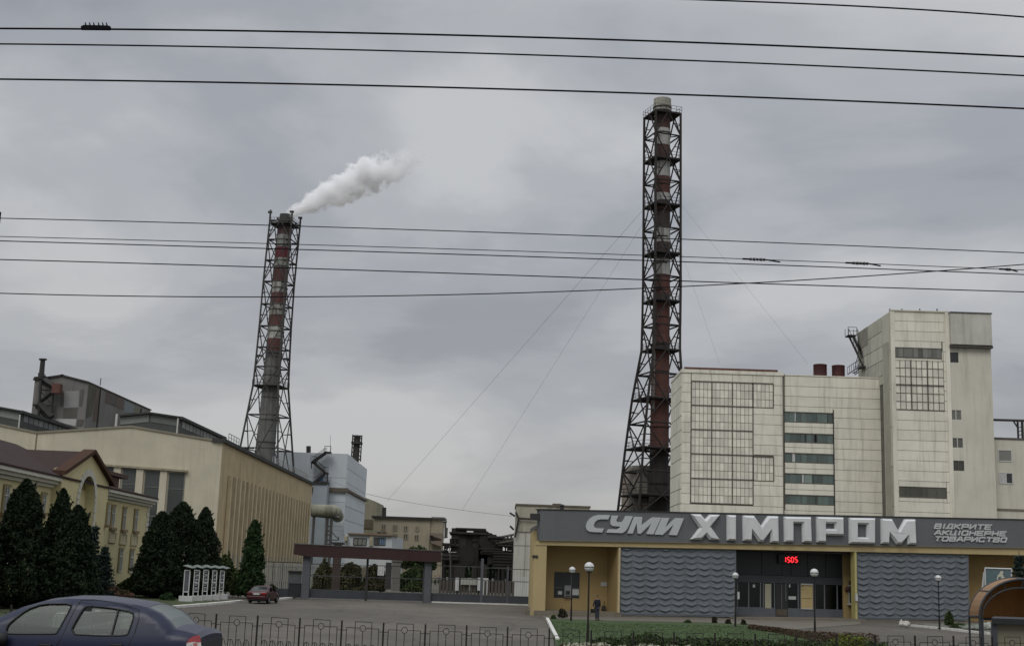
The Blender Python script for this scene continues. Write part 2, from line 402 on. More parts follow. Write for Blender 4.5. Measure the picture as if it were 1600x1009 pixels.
for (a0,a1,z0,z1),ss in zip(sk,sp):
    m=MB(); n=9
    for i in range(n): FB.box(m,a0+(a1-a0)*i/n+.02,a0+(a1-a0)*(i+1)/n-.02,z0,z1,-.02,.02)
    wdw=m.build('window',greeng,wb)
    m=MB(); FB.box(m,a0,a1,z0-.02,z0+.1,0,.1); FB.box(m,a0,a1,z1-.08,z1+.02,0,.1)
    for i in (0,3,6,9): FB.box(m,a0+(a1-a0)*i/9-.035,a0+(a1-a0)*i/9+.035,z0,z1,0,.08)
    m.build('window_frame',mull,wdw)
    for (u,v,c) in ss:
        m=MB(); FB.box(m,a0+(a1-a0)*u,a0+(a1-a0)*v,z0+.1,z1-.08,.021,.04); m.build('open_pane' if c!=2 else 'missing_pane',{1:palew,2:darkg,3:mat('light_green_pane',(.2,.25,.22),.3)}[c],wdw)
m=MB(); FB.rect(m,1302,640,1303.4,806,.1,.2); m.build('drainpipe',darkst,wb)
m=MB(); FB.rect(m,1222.6,585,1225.6,640,.0,.25); m.build('downpipe_stain',seam,wb)
# tower C
YC=160.0
cC=P(1391,487,YC); cD=P(1477,489.5,YC); cF=P(1549,600,YC); zC=zat(cC.x,YC,485.5)
m=MB(); body(m,[(cC.x,YC,zC-.1),(cF.x,YC,zC-.3),(cF.x,YC+14,zC-.3),(cC.x,YC+14,zC-.1)]); m.build('tower_core',seam,wb)
FC=Fac((cC.x,YC),(cF.x,YC)); ad=cD.x-cC.x
def W_(x0,y0,x1,y1): a0,a1,z0,z1=FC.rc(x0,y0,x1,y1); return (a0,a1,z0,z1)
wt=W_(1397,543.5,1471,559.5); wg=W_(1398,562.5,1475,641); wl=W_(1404.5,760.5,1479,777)
m=MB(); slabs(FC,m,0,ad,-.3,zC,1.27,[0,wt[0]-.15,wt[1]+.15,ad],[wt,wg,wl]); m.build('tower_panels',conc,wb)
for (a0,a1,z0,z1),nc,nr,mt in ((wt,5,1,mat('grey_pane',(.15,.15,.135),.4,rnd=.4)),(wg,9,6,glazb),(wl,5,1,mat('olive_pane',(.09,.09,.075),.4,rnd=.3))):
    m=MB()
    for i in range(nc*2 if nr==1 else nc):
        for j in range(nr):
            k_=nc*2 if nr==1 else nc
            FC.box(m,a0+(a1-a0)*i/k_,a0+(a1-a0)*(i+1)/k_,z0+(z1-z0)*j/nr,z0+(z1-z0)*(j+1)/nr,0,.02)
    wdw=m.build('window',mt,wb)
    m=MB(); FC.grid(m,a0,a1,z0,z1,nc,nr,.07,.02,.07); FC.box(m,a0,a1,z0-.05,z0+.1,0,.12)
    if nr>1: FC.box(m,a0,a1,(z0+z1)/2-.07,(z0+z1)/2+.07,0,.13); [FC.box(m,a0+(a1-a0)*k_/3-.07,a0+(a1-a0)*k_/3+.07,z0,z1,0,.13) for k_ in (1,2)]
    m.build('mullions',mull,wdw)
m=MB(); FC.box(m,ad-.15,ad+.35,-.3,zC,0,.25); FC.box(m,-.05,.45,-.3,zC,0,.2); m.build('corner_pier',conc,wb)
# right smooth part
sw=[W_(1482,550.5,1497,566.5),W_(1484.5,640.5,1502,656),W_(1487,684,1504.5,699.6),W_(1488.5,719.5,1506,735.3)]
m=MB()
cols=[ad+.35]; 
a0_=ad+.36; a1_=FC.uv(1549,600)[0]+.05
wa0=min(s[0] for s in sw); wa1=max(s[1] for s in sw)
FC.box(m,a0_,wa0,-.3,zC-.3,0,.12); FC.box(m,wa1,a1_,-.3,zC-.3,0,.121)
zs=zC-.3
for s in sw:
    FC.box(m,wa0,wa1,s[3],zs,0,.12)
    FC.box(m,wa0,s[0],s[2],s[3],0,.12); FC.box(m,s[1],wa1,s[2],s[3],0,.12); zs=s[2]
FC.box(m,wa0,wa1,-.3,zs,0,.12)
m.build('rendered_wall',concflat,wb)
for i,s in enumerate(sw):
    m=MB(); FC.box(m,s[0],s[1],s[2],s[3],0,.02); wd=m.build('window',[darkg,mat('grey_pane',(.15,.15,.135)),mat('grey_pane',(0,0,0)),mat('olive_pane',(0,0,0))][i],wb)
    m=MB(); FC.grid(m,s[0],s[1],s[2],s[3],2 if i else 1,1,.1,.02,.09); m.build('window_frame',[mull,whitef,whitef,mull][i],wd)
m=MB(); q=FC.rc(1472,491,1545.5,540)
mm=FC.rc(1481,536,1541,541)
FC.box(m,ad+.36,q[1],q[2]+.0,q[3]-.05,.0,.9); m.build('overhang_box',mat('overhang_render',(.47,.46,.41),.85,.14,.4,streak=.45,dirt=(.28,.27,.24)),wb)
m=MB(); FC.box(m,ad+.3,q[1]+.08,q[3]-.05,q[3]+.1,-.1,1.0); m.build('overhang_cap',greyst,wb)
m=MB(); FC.box(m,ad+.3,q[1]+.15,q[2]-.35,q[2]-.01,.0,.75); m.build('overhang_underside_shade',mat('underside_shade',(.09,.085,.075),.9,.2,1),wb)  # dark colour stands in for the shaded underside of the overhang box
m=MB(); FC.box(m,-.1,ad+.4,zC-.02,zC+.13,-.3,.25); m.build('tower_parapet',concflat,wb)
# tower left side
FT=Fac((cC.x,YC+15),(cC.x,YC))
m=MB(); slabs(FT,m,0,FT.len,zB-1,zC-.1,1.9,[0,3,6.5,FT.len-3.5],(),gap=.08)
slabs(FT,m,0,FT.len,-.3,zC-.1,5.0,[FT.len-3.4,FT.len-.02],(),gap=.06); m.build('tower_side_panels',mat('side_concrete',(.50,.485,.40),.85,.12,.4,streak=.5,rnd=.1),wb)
m=MB(); FT.box(m,0.05,5,zC-2.6,zC-.2,.1,.13); m.build('stained_corner_panel',mat('stain_panel',(.24,.23,.19),.9,.2,.8),wb)
m=MB(); FT.box(m,FT.len-2.9,FT.len-.7,-.3,zat(cC.x,YC+2,536),.1,.16); m.build('recess_strip',mat('recess_grey',(.36,.35,.29),.9,.14,.5),wb)
# tanks
for (x0,x1,y0,lab) in ((1271,1292,569.5,1),(1300,1320,571,2)):
    p=P((x0+x1)/2,586,YA+6); r_=(x1-x0)/2/2000*(YA+6); zt=zat(p.x,p.y,y0); zb_=zB-.3
    m=MB(); m.lathe([(r_,zb_),(r_,zb_+.5),(r_*1.04,zb_+.55),(r_,zb_+.6),(r_,zt-.15),(r_*1.05,zt-.1),(r_*.97,zt),(0.01,zt+.05)],(p.x,p.y,0),28)
    o=m.build('roof_tank',mat('tank_red',(.075,.026,.026),.7,.25,.8,streak=.4),wb,True)
# stair on the tower side
m=MB(); ys=YC+12
def SP(px,py,Y): return P(px,py,Y)
t0=P(1333,525,175); t1=P(1356,573,172); t2=P(1330,585,176)
def stair(mb,a,b,wdt,n=None,rail=True,th=.12):
    a=Vector(a); b=Vector(b); sd_=Vector((0,wdt/2,0)) if abs((b-a).x)>abs((b-a).y) else Vector((wdt/2,0,0))
    for s_ in (-1,1):
        mb.prism([a+sd_*s_+Vector((0,0,-th)),b+sd_*s_+Vector((0,0,-th)),b+sd_*s_+Vector((0,0,th)),a+sd_*s_+Vector((0,0,th))],Vector((0,.08,0)))
        if rail:
            mb.tube(a+sd_*s_+Vector((0,0,1)),b+sd_*s_+Vector((0,0,1)),.04)
            for k in range(7): c=a.lerp(b,k/6)+sd_*s_; mb.tube(c,c+Vector((0,0,1)),.03)
    n=n or int(abs(a.z-b.z)/.22)
    for k in range(n):
        c=a.lerp(b,(k+.5)/n); mb.box(c.x-.15,c.x+.15,c.y-wdt/2,c.y+wdt/2,c.z-.03,c.z+.03)
stair(m,t0,t1,1.2,th=.28)
m.box(t0.x-.9,t0.x+.3,t0.y-.8,t0.y+.8,t0.z-.1,t0.z+.05); m.box(t1.x-1.2,t1.x+.6,t1.y-.8,t1.y+.8,t1.z-.25,t1.z)
stair(m,t1+Vector((-.6,0,0)),t2,1.0,th=.08)
for q_ in ((-.9,-.8),(.3,-.8),(-.9,.8),(.3,.8)): m.tube((t0.x+q_[0],t0.y+q_[1],t0.z),(t0.x+q_[0],t0.y+q_[1],t0.z+1.1),.04)
m.tube((t0.x-.9,t0.y-.8,t0.z+1.1),(t0.x+.3,t0.y-.8,t0.z+1.1),.04); m.tube((t0.x-.9,t0.y-.8,t0.z+.6),(t0.x+.3,t0.y-.8,t0.z+.6),.03)
m.tube(t0+Vector((-.5,0,-.1)),P(1341,553,174.8),.09); m.tube(P(1341,553,174.8),P(1336,574,174.5),.05); m.tube(t1+Vector((-1,0,-.2)),P(1337,581,172),.09); m.tube(t1+Vector((.2,0,-.2)),P(1362,588,171.5),.1)
m.build('fire_stair',darkst,wb)
for px in (1391,1410,1438,1465): m=MB(); p=FC.pt(px,486,-.2); m.tube(p,p+Vector((0,0,.35)),.08); m.build('roof_vent_cap',darkst,wb)
# low building on the right edge
YD=162.0; a=P(1550,684,YD); b=P(1660,690,YD); zt=zat(a.x,YD,684)
db=thing('annex_building','lower cream annex with two windows at the right picture edge, beside the tower','building',(a.x,YD,0))
FD=Fac((a.x,YD),(b.x,YD)); m=MB(); body(m,[(a.x,YD,zt),(b.x,YD,zt-.2),(b.x,YD+12,zt-.2),(a.x,YD+12,zt)]); m.build('wall',concflat,db)
m=MB(); FD.box(m,-.05,FD.len,zt-.12,zt+.1,-.3,.1); m.build('roof_edge',greyst,db)
for (x0,y0,x1,y1,mt) in ((1560,703,1580.5,720.5,MATS['grey_pane']),(1561.5,738.5,1582,755,darkg)):
    s=FD.rc(x0,y0,x1,y1); m=MB(); FD.box(m,*s,-.05,.012); wd=m.build('window',mt,db); m=MB(); FD.grid(m,*s,2 if mt is darkg else 1,1,.13,.0,.07); m.build('window_frame',whitef,wd)
s=FD.rc(1562.5,739.5,1571,754); m=MB(); FD.box(m,*s,.013,.05); m.build('white_shutter',palew,db)
s=FD.rc(1550,795,1640,797.5); m=MB(); FD.box(m,*s,.0,.15); m.build('ledge',mat('ledge_brown',(.2,.18,.14),.9),db)
pg=thing('pipe_gantry','dark steel pipe gantry on a post above the right annex roof','gantry',(P(1594,686,164).x,164,zt))
m=MB(); m.tube(P(1546,655.5,164),P(1640,658,164),.16,n=8); m.build('pipe',darkst,pg)
m=MB(); q=P(1590,657,164); q2=P(1597,657,164); zb_=zt-.2
m.tube(q,(q.x,q.y,zb_),.14); m.tube(q2,(q2.x,q2.y,zb_),.18); m.tube(P(1583,657,164),P(1591,669,164),.1)
for k in range(4): m.tube((q.x,q.y,zb_+.3+k*.5),(q2.x,q2.y,zb_+.6+k*.5),.05)
m.build('post',darkst,pg)
# ------------------------------------------------------------------ entrance building with the big sign
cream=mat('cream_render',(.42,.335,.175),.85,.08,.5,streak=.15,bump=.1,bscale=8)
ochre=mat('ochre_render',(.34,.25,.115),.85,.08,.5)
signg=mat('sign_grey',(.12,.126,.134),.6,.05,.5,streak=.12)
panelg=mat('relief_grey',(.125,.14,.155),.7,.1,.8,streak=.3,dirt=(.09,.10,.09))
darkgy=mat('dark_grey_panel',(.035,.038,.042),.5,.08,.7)
plinth=mat('plinth_stone',(.17,.15,.115),.9,.2,1.2)
alu=mat('grey_aluminium',(.13,.14,.15),.4,.1,1)
letterm=mat('letter_white',(.60,.61,.61),.5,.08,1.5,streak=.2)
greyl=mat('letter_silver',(.46,.48,.48),.5,.06,1)
dglass=glassm('entrance_glass',(.13,.14,.14),.06)
eb=thing('entrance_building','long low cream entrance hall carrying the grey sign band with white letters','building',(P(900,960,103).x,103,0))
e0=P(842,950,103.0); e1=P(1600,960,113.0); dd=(e1-e0); dd.z=0
e1=e0+dd*1.25
FE=Fac((e0.x,e0.y),(e1.x,e1.y)); SL=FE.len
fx=lambda px,py:FE.uv(px,py)
slope=lambda x,xa,ya,xb,yb: ya+(yb-ya)*(x-xa)/(xb-xa)
# edges as pixel lines
top=lambda x:slope(x,842,796,1600,812); sb=lambda x:slope(x,842,843,1600,855); cb=lambda x:slope(x,855,851.5,1600,867); gb=lambda x:slope(x,840,957.5,1515,968)
def lpoly(mb,x0,x1,f0,f1,o0,o1,m_=None): FE.poly(mb,[(x0,f0(x0)),(x1,f0(x1)),(x1,f1(x1)),(x0,f1(x0))],o0,o1)
XR=1700
m=MB(); lpoly(m,842,XR,top,sb,-.6,.35); band=m.build('sign_band',signg,eb)
m=MB(); lpoly(m,840,XR,lambda x:top(x)-1.3,top,-.7,.42); m.build('band_cap',darkst,eb)
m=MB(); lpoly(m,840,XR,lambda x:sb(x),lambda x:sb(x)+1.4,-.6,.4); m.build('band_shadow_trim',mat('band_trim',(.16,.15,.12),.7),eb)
m=MB(); lpoly(m,836,XR,lambda x:sb(x)+1.4,cb,-.6,.25); 
m.build('cream_lintel',cream,eb)
# back mass
m=MB(); body(m,[tuple(FE.W(1.8,0,-7).to_tuple()[:2])+(7.0,),tuple(FE.W(SL,0,-7).to_tuple()[:2])+(7.0,),tuple(FE.W(SL,0,-22).to_tuple()[:2])+(7.0,),tuple(FE.W(4.8,0,-22).to_tuple()[:2])+(7.0,)])
m.build('rear_wall',cream,eb)
m=MB(); a=FE.W(.0,7.0,-.5); 
body(m,[tuple(FE.W(.3,0,-.62).to_tuple()[:2])+(7.35,),tuple(FE.W(SL,0,-.62).to_tuple()[:2])+(7.6,),tuple(FE.W(SL,0,-22.5).to_tuple()[:2])+(7.6,),tuple(FE.W(4.9,0,-22.5).to_tuple()[:2])+(7.35,)],zb=7.02); m.build('roof',mat('flat_roof',(.10,.10,.10),.9),eb)
# left pier
def vbox(px0,px1,ytop,ybot,o0,o1,mt,name,parent=None,z0=None):
    ym=(ytop+ybot)/2; a0=fx(px0,ym)[0]; a1=fx(px1,ym)[0]; z1=fx((px0+px1)/2,ytop)[1]; zz=fx((px0+px1)/2,ybot)[1] if z0 is None else z0
    m=MB(); FE.box(m,a0,a1,zz,z1,o0,o1); return m.build(name,mt,parent or eb)
vbox(832.5,852,850,957,-.6,.2,cream,'corner_pier',z0=-.2)
m=MB(); a0=fx(832.5,900)[0]; q=FE.W(a0+.02,0,-.62); q2=q+Vector((2.2,22,0)); m.prism([Vector((q.x,q.y,-.2)),Vector((q.x,q.y,6.6)),Vector((q2.x,q2.y,6.6)),Vector((q2.x,q2.y,-.2))],FE.u*.4); m.build('side_wall',cream,eb)
# left recess  x 852..965
dep=-2.6
zt=fx(905,853)[1]; zb=fx(905,955)[1]
aL=fx(852,900)[0]; aR=fx(964.5,900)[0]
m=MB(); FE.box(m,aL-.3,aR+.2,-.2,zt+.3,dep-.3,dep); FE.box(m,aL-.32,aL,-.2,zt+.3,dep,-.6); FE.box(m,aR,aR+.22,-.2,zt+.3,dep,-.03)
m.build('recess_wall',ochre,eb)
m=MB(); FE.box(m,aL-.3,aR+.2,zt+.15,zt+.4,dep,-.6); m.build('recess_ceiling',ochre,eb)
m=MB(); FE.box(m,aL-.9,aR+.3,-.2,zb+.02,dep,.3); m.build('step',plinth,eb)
vbox(964.5,967.5,855,962,-.2,.22,mat('pale_trim',(.46,.38,.22),.7),'trim_post')
# ticket windows in recess
def R_(x0,y0,x1,y1,o0,o1,mt,name,parent=None,fac=FE):
    m=MB(); fac.rect(m,x0,y0,x1,y1,o0,o1); return m.build(name,mt,parent or eb)
wq=R_(879.5,894,920,935,dep,dep+.03,mat('kiosk_dark',(.035,.037,.04),.35,.2,1),'ticket_window')
R_(905.5,894,907,935,dep+.03,dep+.09,alu,'mullion',wq); R_(879.5,918.5,920,919.6,dep+.03,dep+.085,alu,'transom',wq)
R_(885.5,924,892,929.5,dep+.031,dep+.05,palew,'paper_notice',wq); R_(908,921,919,930.5,dep+.031,dep+.05,palew,'paper_notice',wq)
at=R_(894.8,915,905.3,934,dep+.03,dep+.25,mat('machine_grey',(.22,.23,.23),.5),'cash_machine')
R_(896.5,923.5,903.5,929.5,dep+.25,dep+.262,darkg,'screen',at); R_(896,931,904,932.5,dep+.25,dep+.29,darkst,'tray',at)
R_(954,909.8,963.5,916.3,dep+.03,dep+.06,palew,'wall_notice')
m=MB(); q=FE.pt(957,955,dep+.3); m.lathe([(.14,q.z),(.2,q.z+.05),(.17,q.z+.35),(.1,q.z+.38)],(q.x,q.y,0),12); m.tube((q.x,q.y,q.z+.3),(q.x+.05,q.y,q.z+.75),.03); m.build('litter_bin',darkst,eb)
# relief panels
def relief(x0,x1,ncol,nrow,name):
    yb0=gb((x0+x1)/2)-.5; a0=fx(x0,910)[0]; a1=fx(x1,910)[0]
    zt0=fx(x0,cb(x0))[1]-.02; zt1=fx(x1,cb(x1))[1]-.02; zb0=fx(x0,gb(x0)+1)[1]; zb1=fx(x1,gb(x1)+1)[1]
    rr_=random.Random(ncol*7+int(x0)); amp={}
    nu=ncol*14; nv=int(nrow*12); vs=[];fs=[]
    def h(i,j):
        u=i/nu*ncol; v=(j/nv)*nrow  # v from top
        fu=abs((u%1)-.5)*2      # 0 centre of column
        ph=v+.34*fu**1.2+.25
        fr=ph%1.0
        s=(fr/.72) if fr<.72 else (1-fr)/.28
        k=.10+.90*max(0,1-fu**2.6)**.8
        e=1
        if j<3 or j>nv-3 or i<2 or i>nu-2: e=0
        
        key=(int(u),int(ph)); amp.setdefault(key,rr_.uniform(.55,1.15)); return .115*(s**1.6)*k*e*amp[key]
    for j in range(nv+1):
        for i in range(nu+1):
            t=i/nu; s_=j/nv
            z=(zt0*(1-s_)+zb0*s_)*(1-t)+(zt1*(1-s_)+zb1*s_)*t
            vs.append(FE.W(a0+(a1-a0)*t,z,h(i,j)+.02))
    for j in range(nv):
        for i in range(nu): k=j*(nu+1)+i; fs.append((k,k+nu+1,k+nu+2,k+1))
    m=MB(); m.add(vs,fs,.5)
    FE.poly(m,[(x0,cb(x0)),(x1,cb(x1)),(x1,gb(x1)+1),(x0,gb(x0)+1)],-.55,.0)
    return m.build(name,panelg,eb)
relief(967.5,1150,9,11.2,'relief_panel'); relief(1338,1513.5,9,11.2,'relief_panel')
def lowskirt(x0,x1):
    a0=fx(x0,910)[0]; a1=fx(x1,910)[0]; z=min(fx(x0,gb(x0)+1)[1],fx(x1,gb(x1)+1)[1]); m=MB()
    zz=max(fx(x0,gb(x0)+1)[1],fx(x1,gb(x1)+1)[1]); FE.box(m,a0,a1,-.3,min(zz,z)+.02,-.5,-.02); m.build('plinth',plinth,eb)
lowskirt(967.5,1150); lowskirt(1338,1513.5)
# entrance recess 1150..1316, then ochre pier 1316..1335
dp=-2.2; a0=fx(1150,900)[0]; a1=fx(1336,900)[0]; zc1=fx(1240,862)[1]
m=MB(); FE.box(m,a0-.2,a1+.1,zc1,zc1+.3,dp,-.6); m.build('entrance_soffit',darkgy,eb)
D=Fac(FE.W(0,0,dp).to_tuple()[:2],FE.W(10,0,dp).to_tuple()[:2])
aa0,aa1,zz0,zz1=D.rc(1147,858,1318,899)
zgl1=D.uv(1235,911)[1]; zgl0=D.uv(1235,949.5)[1]; zfl=D.uv(1235,961.5)[1]
m=MB(); D.box(m,aa0-.6,aa1,D.uv(1235,899)[1],zc1+.2,-.2,0); up_=m.build('upper_panel',darkgy,eb)
for px in (1190,1222,1236,1262,1290): m=MB(); a_=D.uv(px,880)[0]; D.box(m,a_-.025,a_+.025,D.uv(1235,899)[1],zc1,0,.02); m.build('panel_joint',mat('joint',(.02,.02,.022)),up_)
m=MB(); D.box(m,aa0-.6,aa1,zgl1,D.uv(1235,899)[1]-.03,-.2,.06); m.build('transom_band',mat('transom_grey',(.05,.055,.06),.5),eb)
m=MB(); D.box(m,aa0-.6,aa1,zfl-.1,zgl0,-.15,.04); m.build('lower_band',mat('lower_grey',(.10,.11,.125),.5),eb)
m=MB(); D.box(m,aa0-.6,aa1,zgl0,zgl1,-.05,-.03); m.build('glazing',dglass,eb)
for px in (1152,1169.5,1188,1192.5,1204.5,1210,1229,1247,1250.5,1270,1273,1288,1308): m=MB(); a_=D.uv(px,930)[0]; D.box(m,a_-.05,a_+.05,zgl0,zgl1,-.06,.04); m.build('glazing_bar',alu,eb)
m=MB(); s=D.rc(1211.5,911.5,1230,961); D.box(m,s[0],s[1],zfl,zgl1-.05,.04,.1); 
dr=m.build('door',mat('door_dark',(.03,.03,.03),.4),eb)
m=MB(); D.rect(m,1212,951,1229,961,.1,.13); m.build('kick_plate',mat('kick_brown',(.09,.075,.055),.6),dr)
m=MB(); D.rect(m,1226.3,912,1227.4,938,.1,.13); D.rect(m,1220,912,1220.8,950,.1,.13); m.build('door_frame',alu,dr)
m=MB(); D.rect(m,1194.5,911.5,1204,949.5,.05,.08); m.build('cream_panel',mat('cream_board',(.34,.33,.24),.7),eb)
yb=MB(); D.rect(yb,1251,911.5,1269,950.5,.05,.1); ybo=yb.build('yellow_notice_board',mat('board_yellow',(.45,.35,.17),.6),eb)
m=MB(); D.rect(m,1250.7,911.3,1269.3,913,.1,.12); D.rect(m,1250.7,949.8,1269.3,951.2,.1,.12); m.build('board_edge',palew,ybo)
m=MB(); D.rect(m,1252,913.6,1255,915.6,.1,.11); D.rect(m,1256.5,914,1268.5,915,.1,.11); D.rect(m,1252,920.2,1256,920.9,.1,.11); D.rect(m,1252,934,1268,934.6,.1,.11); m.build('board_print',darkst,ybo)
for (x0,y0,x1,y1) in ((1232,931,1243.5,936),(1176,912.5,1179.5,917),(1232.5,912,1234.6,917)):
    m=MB(); D.rect(m,x0,y0,x1,y1,.0,.03); m.build('door_notice',palew,eb)
# inside the lobby
m=MB(); D.box(m,aa0-.6,aa1,zfl-.1,zfl,-4.5,-.2); m.build('lobby_floor',mat('lobby_floor',(.12,.11,.1)),eb)
m=MB(); D.box(m,aa0-.6,aa1,zfl,zc1,-4.6,-4.5); m.build('lobby_wall',mat('lobby_wall',(.09,.10,.10)),eb)
m=MB()
for px in (1158,1176,1182,1236,1256,1282,1298): a_=D.uv(px,930)[0]; D.box(m,a_-.12,a_+.12,zfl,zgl1+.2,-3.5,-3.3)
m.build('lobby_column',mat('lobby_pale',(.3,.31,.3)),eb)
# ochre pier with window
a2=D.uv(1316,900)[0]
m=MB(); D.box(m,a2,a2+2.2,zfl-.5,zc1+.25,-.1,.15); m.build('ochre_pier',ochre,eb)
oo=MB(); D.rect(oo,1324.5,914,1332.5,942,.15,.2); ow=oo.build('side_window',mat('kiosk_dark',(0,0,0)),eb)
m=MB(); s=D.rc(1324.5,914,1332.5,942); D.grid(m,*s,2,1,.08,.2,.24); m.build('window_frame',whitef,ow)
m=MB(); D.rect(m,1322,942.5,1334,944.5,.15,.45); m.build('sill',whitef,ow)
m=MB(); D.rect(m,1325,907,1333,913,.15,.22); m.build('dark_plate',mat('plate_brown',(.06,.05,.04)),eb)
m=MB(); q=D.pt(1321,919,.35); m.lathe([(.12,-.12),(.22,-.03),(.22,.03),(.12,.12)],q,12,Matrix.Rotation(R(90),3,'X')); m.build('alarm_bell',rust,eb)
vbox(1333.2,1336.4,862,966,-.4,.3,mat('yellow_trim',(.40,.36,.15),.6),'trim_post')
R_(1332.8,927,1336.2,938,.32,.45,palew,'white_box')
R_(1149.8,924,1152.4,935,.25,.4,palew,'white_box')
# step in front of the doors
m=MB(); FE.poly(m,[(1140,963.3),(1345,966.3),(1345,969.5),(1140,966.8)],-2.2,.9); m.build('entrance_step',plinth,eb)
# clock
ck=MB(); D.rect(ck,1214.5,866,1249,880,.02,.25)
cko=ck.build('led_clock',mat('clock_black',(.008,.006,.006),.3),eb)
SEG={'1':'bc','5':'afgcd','0':'abcdef'}
led=emit('led_red',(1,.02,.03),3.2)
def digit(mb,fac,cx_,cy_,w_,h_,ch,t,o):
    s={'a':(-w_,-h_,w_,-h_),'b':(w_,-h_,w_,0),'c':(w_,0,w_,h_),'d':(-w_,h_,w_,h_),'e':(-w_,0,-w_,h_),'f':(-w_,-h_,-w_,0),'g':(-w_,0,w_,0)}
    for k in SEG[ch]:
        x0,y0,x1,y1=s[k]
        if y0==y1: fac.rect(mb,cx_+x0+t*.6,cy_+y0-t/2,cx_+x1-t*.6,cy_+y0+t/2,o,o+.02)
        else: fac.rect(mb,cx_+x0-t/2,cy_+y0+t*.6,cx_+x0+t/2,cy_+y1-t*.6,o,o+.02)
m=MB()
for ch,px in zip('1505',(1223.8,1230,1236,1242)): digit(m,D,px,873.8,1.75,4.0,ch,1.15,.25)
D.rect(m,1232.6,871.3,1233.4,872.3,.25,.27); D.rect(m,1232.6,875.3,1233.4,876.3,.25,.27)
m.build('red_digits',led,cko)
# right recess 1515..
a0=fx(1514,910)[0]; zt=fx(1560,866)[1]
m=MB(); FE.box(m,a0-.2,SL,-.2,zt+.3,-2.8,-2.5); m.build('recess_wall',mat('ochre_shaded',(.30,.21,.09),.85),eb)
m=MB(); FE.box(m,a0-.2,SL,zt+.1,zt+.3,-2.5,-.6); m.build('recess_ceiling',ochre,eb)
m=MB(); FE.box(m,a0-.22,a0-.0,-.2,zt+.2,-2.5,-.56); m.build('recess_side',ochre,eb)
R_(1521,909,1533,920,-2.5,-2.4,mat('kiosk_dark',(0,0,0)),'dark_plate'); w9=R_(1520.5,919,1534.5,952,-2.5,-2.4,mat('grey_door',(.12,.13,.14)),'window')
R_(1520,917.6,1536,919,-2.4,-2.3,whitef,'window_frame',w9)
# ---- letters
def z1(pts): return [(900+x/5.517,790+y/5.517) for x,y in pts]
def z2(pts): return [(1180+x/3.81,790+y/3.81) for x,y in pts]
def letter(outer,hole,d,mt,ridge,name='letter',o=.36):
    loops=[[Vector(FE.uv(*p)).to_3d() for p in outer]]+([[Vector(FE.uv(*p)).to_3d() for p in hole]] if hole else [])
    flat=[v for l in loops for v in l]; tr=tessellate_polygon(loops)
    bm=bmesh.new(); vs=[bm.verts.new(FE.W(v.x,v.y,o+d)) for v in flat]; 
    for t in tr:
        try: bm.faces.new([vs[i] for i in t])
        except ValueError: pass
    bmesh.ops.recalc_face_normals(bm,faces=bm.faces)
    f0=bm.faces[:][0]; f0.normal_update()
    if f0.normal.dot(FE.n)<0: bmesh.ops.reverse_faces(bm,faces=bm.faces[:])
    back=bmesh.ops.extrude_face_region(bm,geom=bm.faces[:])
    # extruded copy is the front: push old ones back
    nv=[g for g in back['geom'] if isinstance(g,bmesh.types.BMVert)]; nf=[g for g in back['geom'] if isinstance(g,bmesh.types.BMFace)]
    new=set(nv)
    for v in bm.verts:
        if v not in new: v.co-=FE.n*d
    if ridge: bmesh.ops.inset_region(bm,faces=nf,thickness=ridge,depth=.22,use_boundary=True,use_even_offset=False)
    bmesh.ops.recalc_face_normals(bm,faces=bm.faces)
    m=MB(); idx={v:i for i,v in enumerate(bm.verts)}
    m.v=[tuple(v.co) for v in bm.verts]; m.f=[tuple(idx[v] for v in f.verts) for f in bm.faces]; m.r=[.5]*len(m.f)
    bm.free(); return m.build(name,mt,band)
S_=[[(278,80),(180,78),(140,88),(105,110),(80,145),(70,180),(78,205),(98,221),(140,226),(210,228),(226,194),(165,193),(143,182),(138,165),(148,140),(170,121),(200,115),(262,117)],
 [(290,84),(350,85),(330,128),(345,140),(378,140),(392,125),(412,87),(474,89),(432,185),(412,215),(385,234),(246,230),(265,200),(340,202),(358,190),(364,178),(300,174),(283,160),(282,135)],
 [(428,237),(485,94),(555,96),(548,168),(640,99),(717,101),(650,245),(590,242),(632,150),(540,240),(516,238),(505,150),(472,238)],
 [(660,246),(722,103),(788,104),(752,185),(840,105),(912,107),(852,253),(785,250),(824,160),(730,249)]]
for q in S_: letter(z1(q),None,.14,greyl,0,o=.35)
HH=[(z1([(965,72),(1055,74),(1092,118),(1130,76),(1218,78),(1140,180),(1220,295),(1130,292),(1097,248),(1060,290),(968,288),(1042,190)]),None),
 (z1([(1280,80),(1358,82),(1358,300),(1280,297)]),None),
 ([(1156.5,805.2),(1174,805.6),(1185,821.5),(1195.5,806),(1211.8,806.5),(1212.8,847.5),(1199.7,846.8),(1199.5,829),(1188,846.3),(1181,846),(1170.5,829),(1170.5,845),(1157,844.4)],None),
 (z2([(155,65),(315,68),(320,218),(265,216),(262,105),(212,104),(212,215),(158,214)]),None),
 (z2([(348,66),(507,70),(509,177),(404,175),(404,218),(350,216)]),z2([(404,105),(455,106),(455,137),(404,136)])),
 (z2([(542,72),(695,74),(695,227),(542,223)]),z2([(593,110),(645,111),(645,187),(593,186)])),
 (z2([(730,77),(795,79),(833,150),(870,80),(933,81),(940,230),(888,229),(886,180),(850,228),(820,228),(778,165),(778,226),(732,224)]),None)]
for o_,h_ in HH: letter(o_,h_,.18,letterm,.2,o=.35)
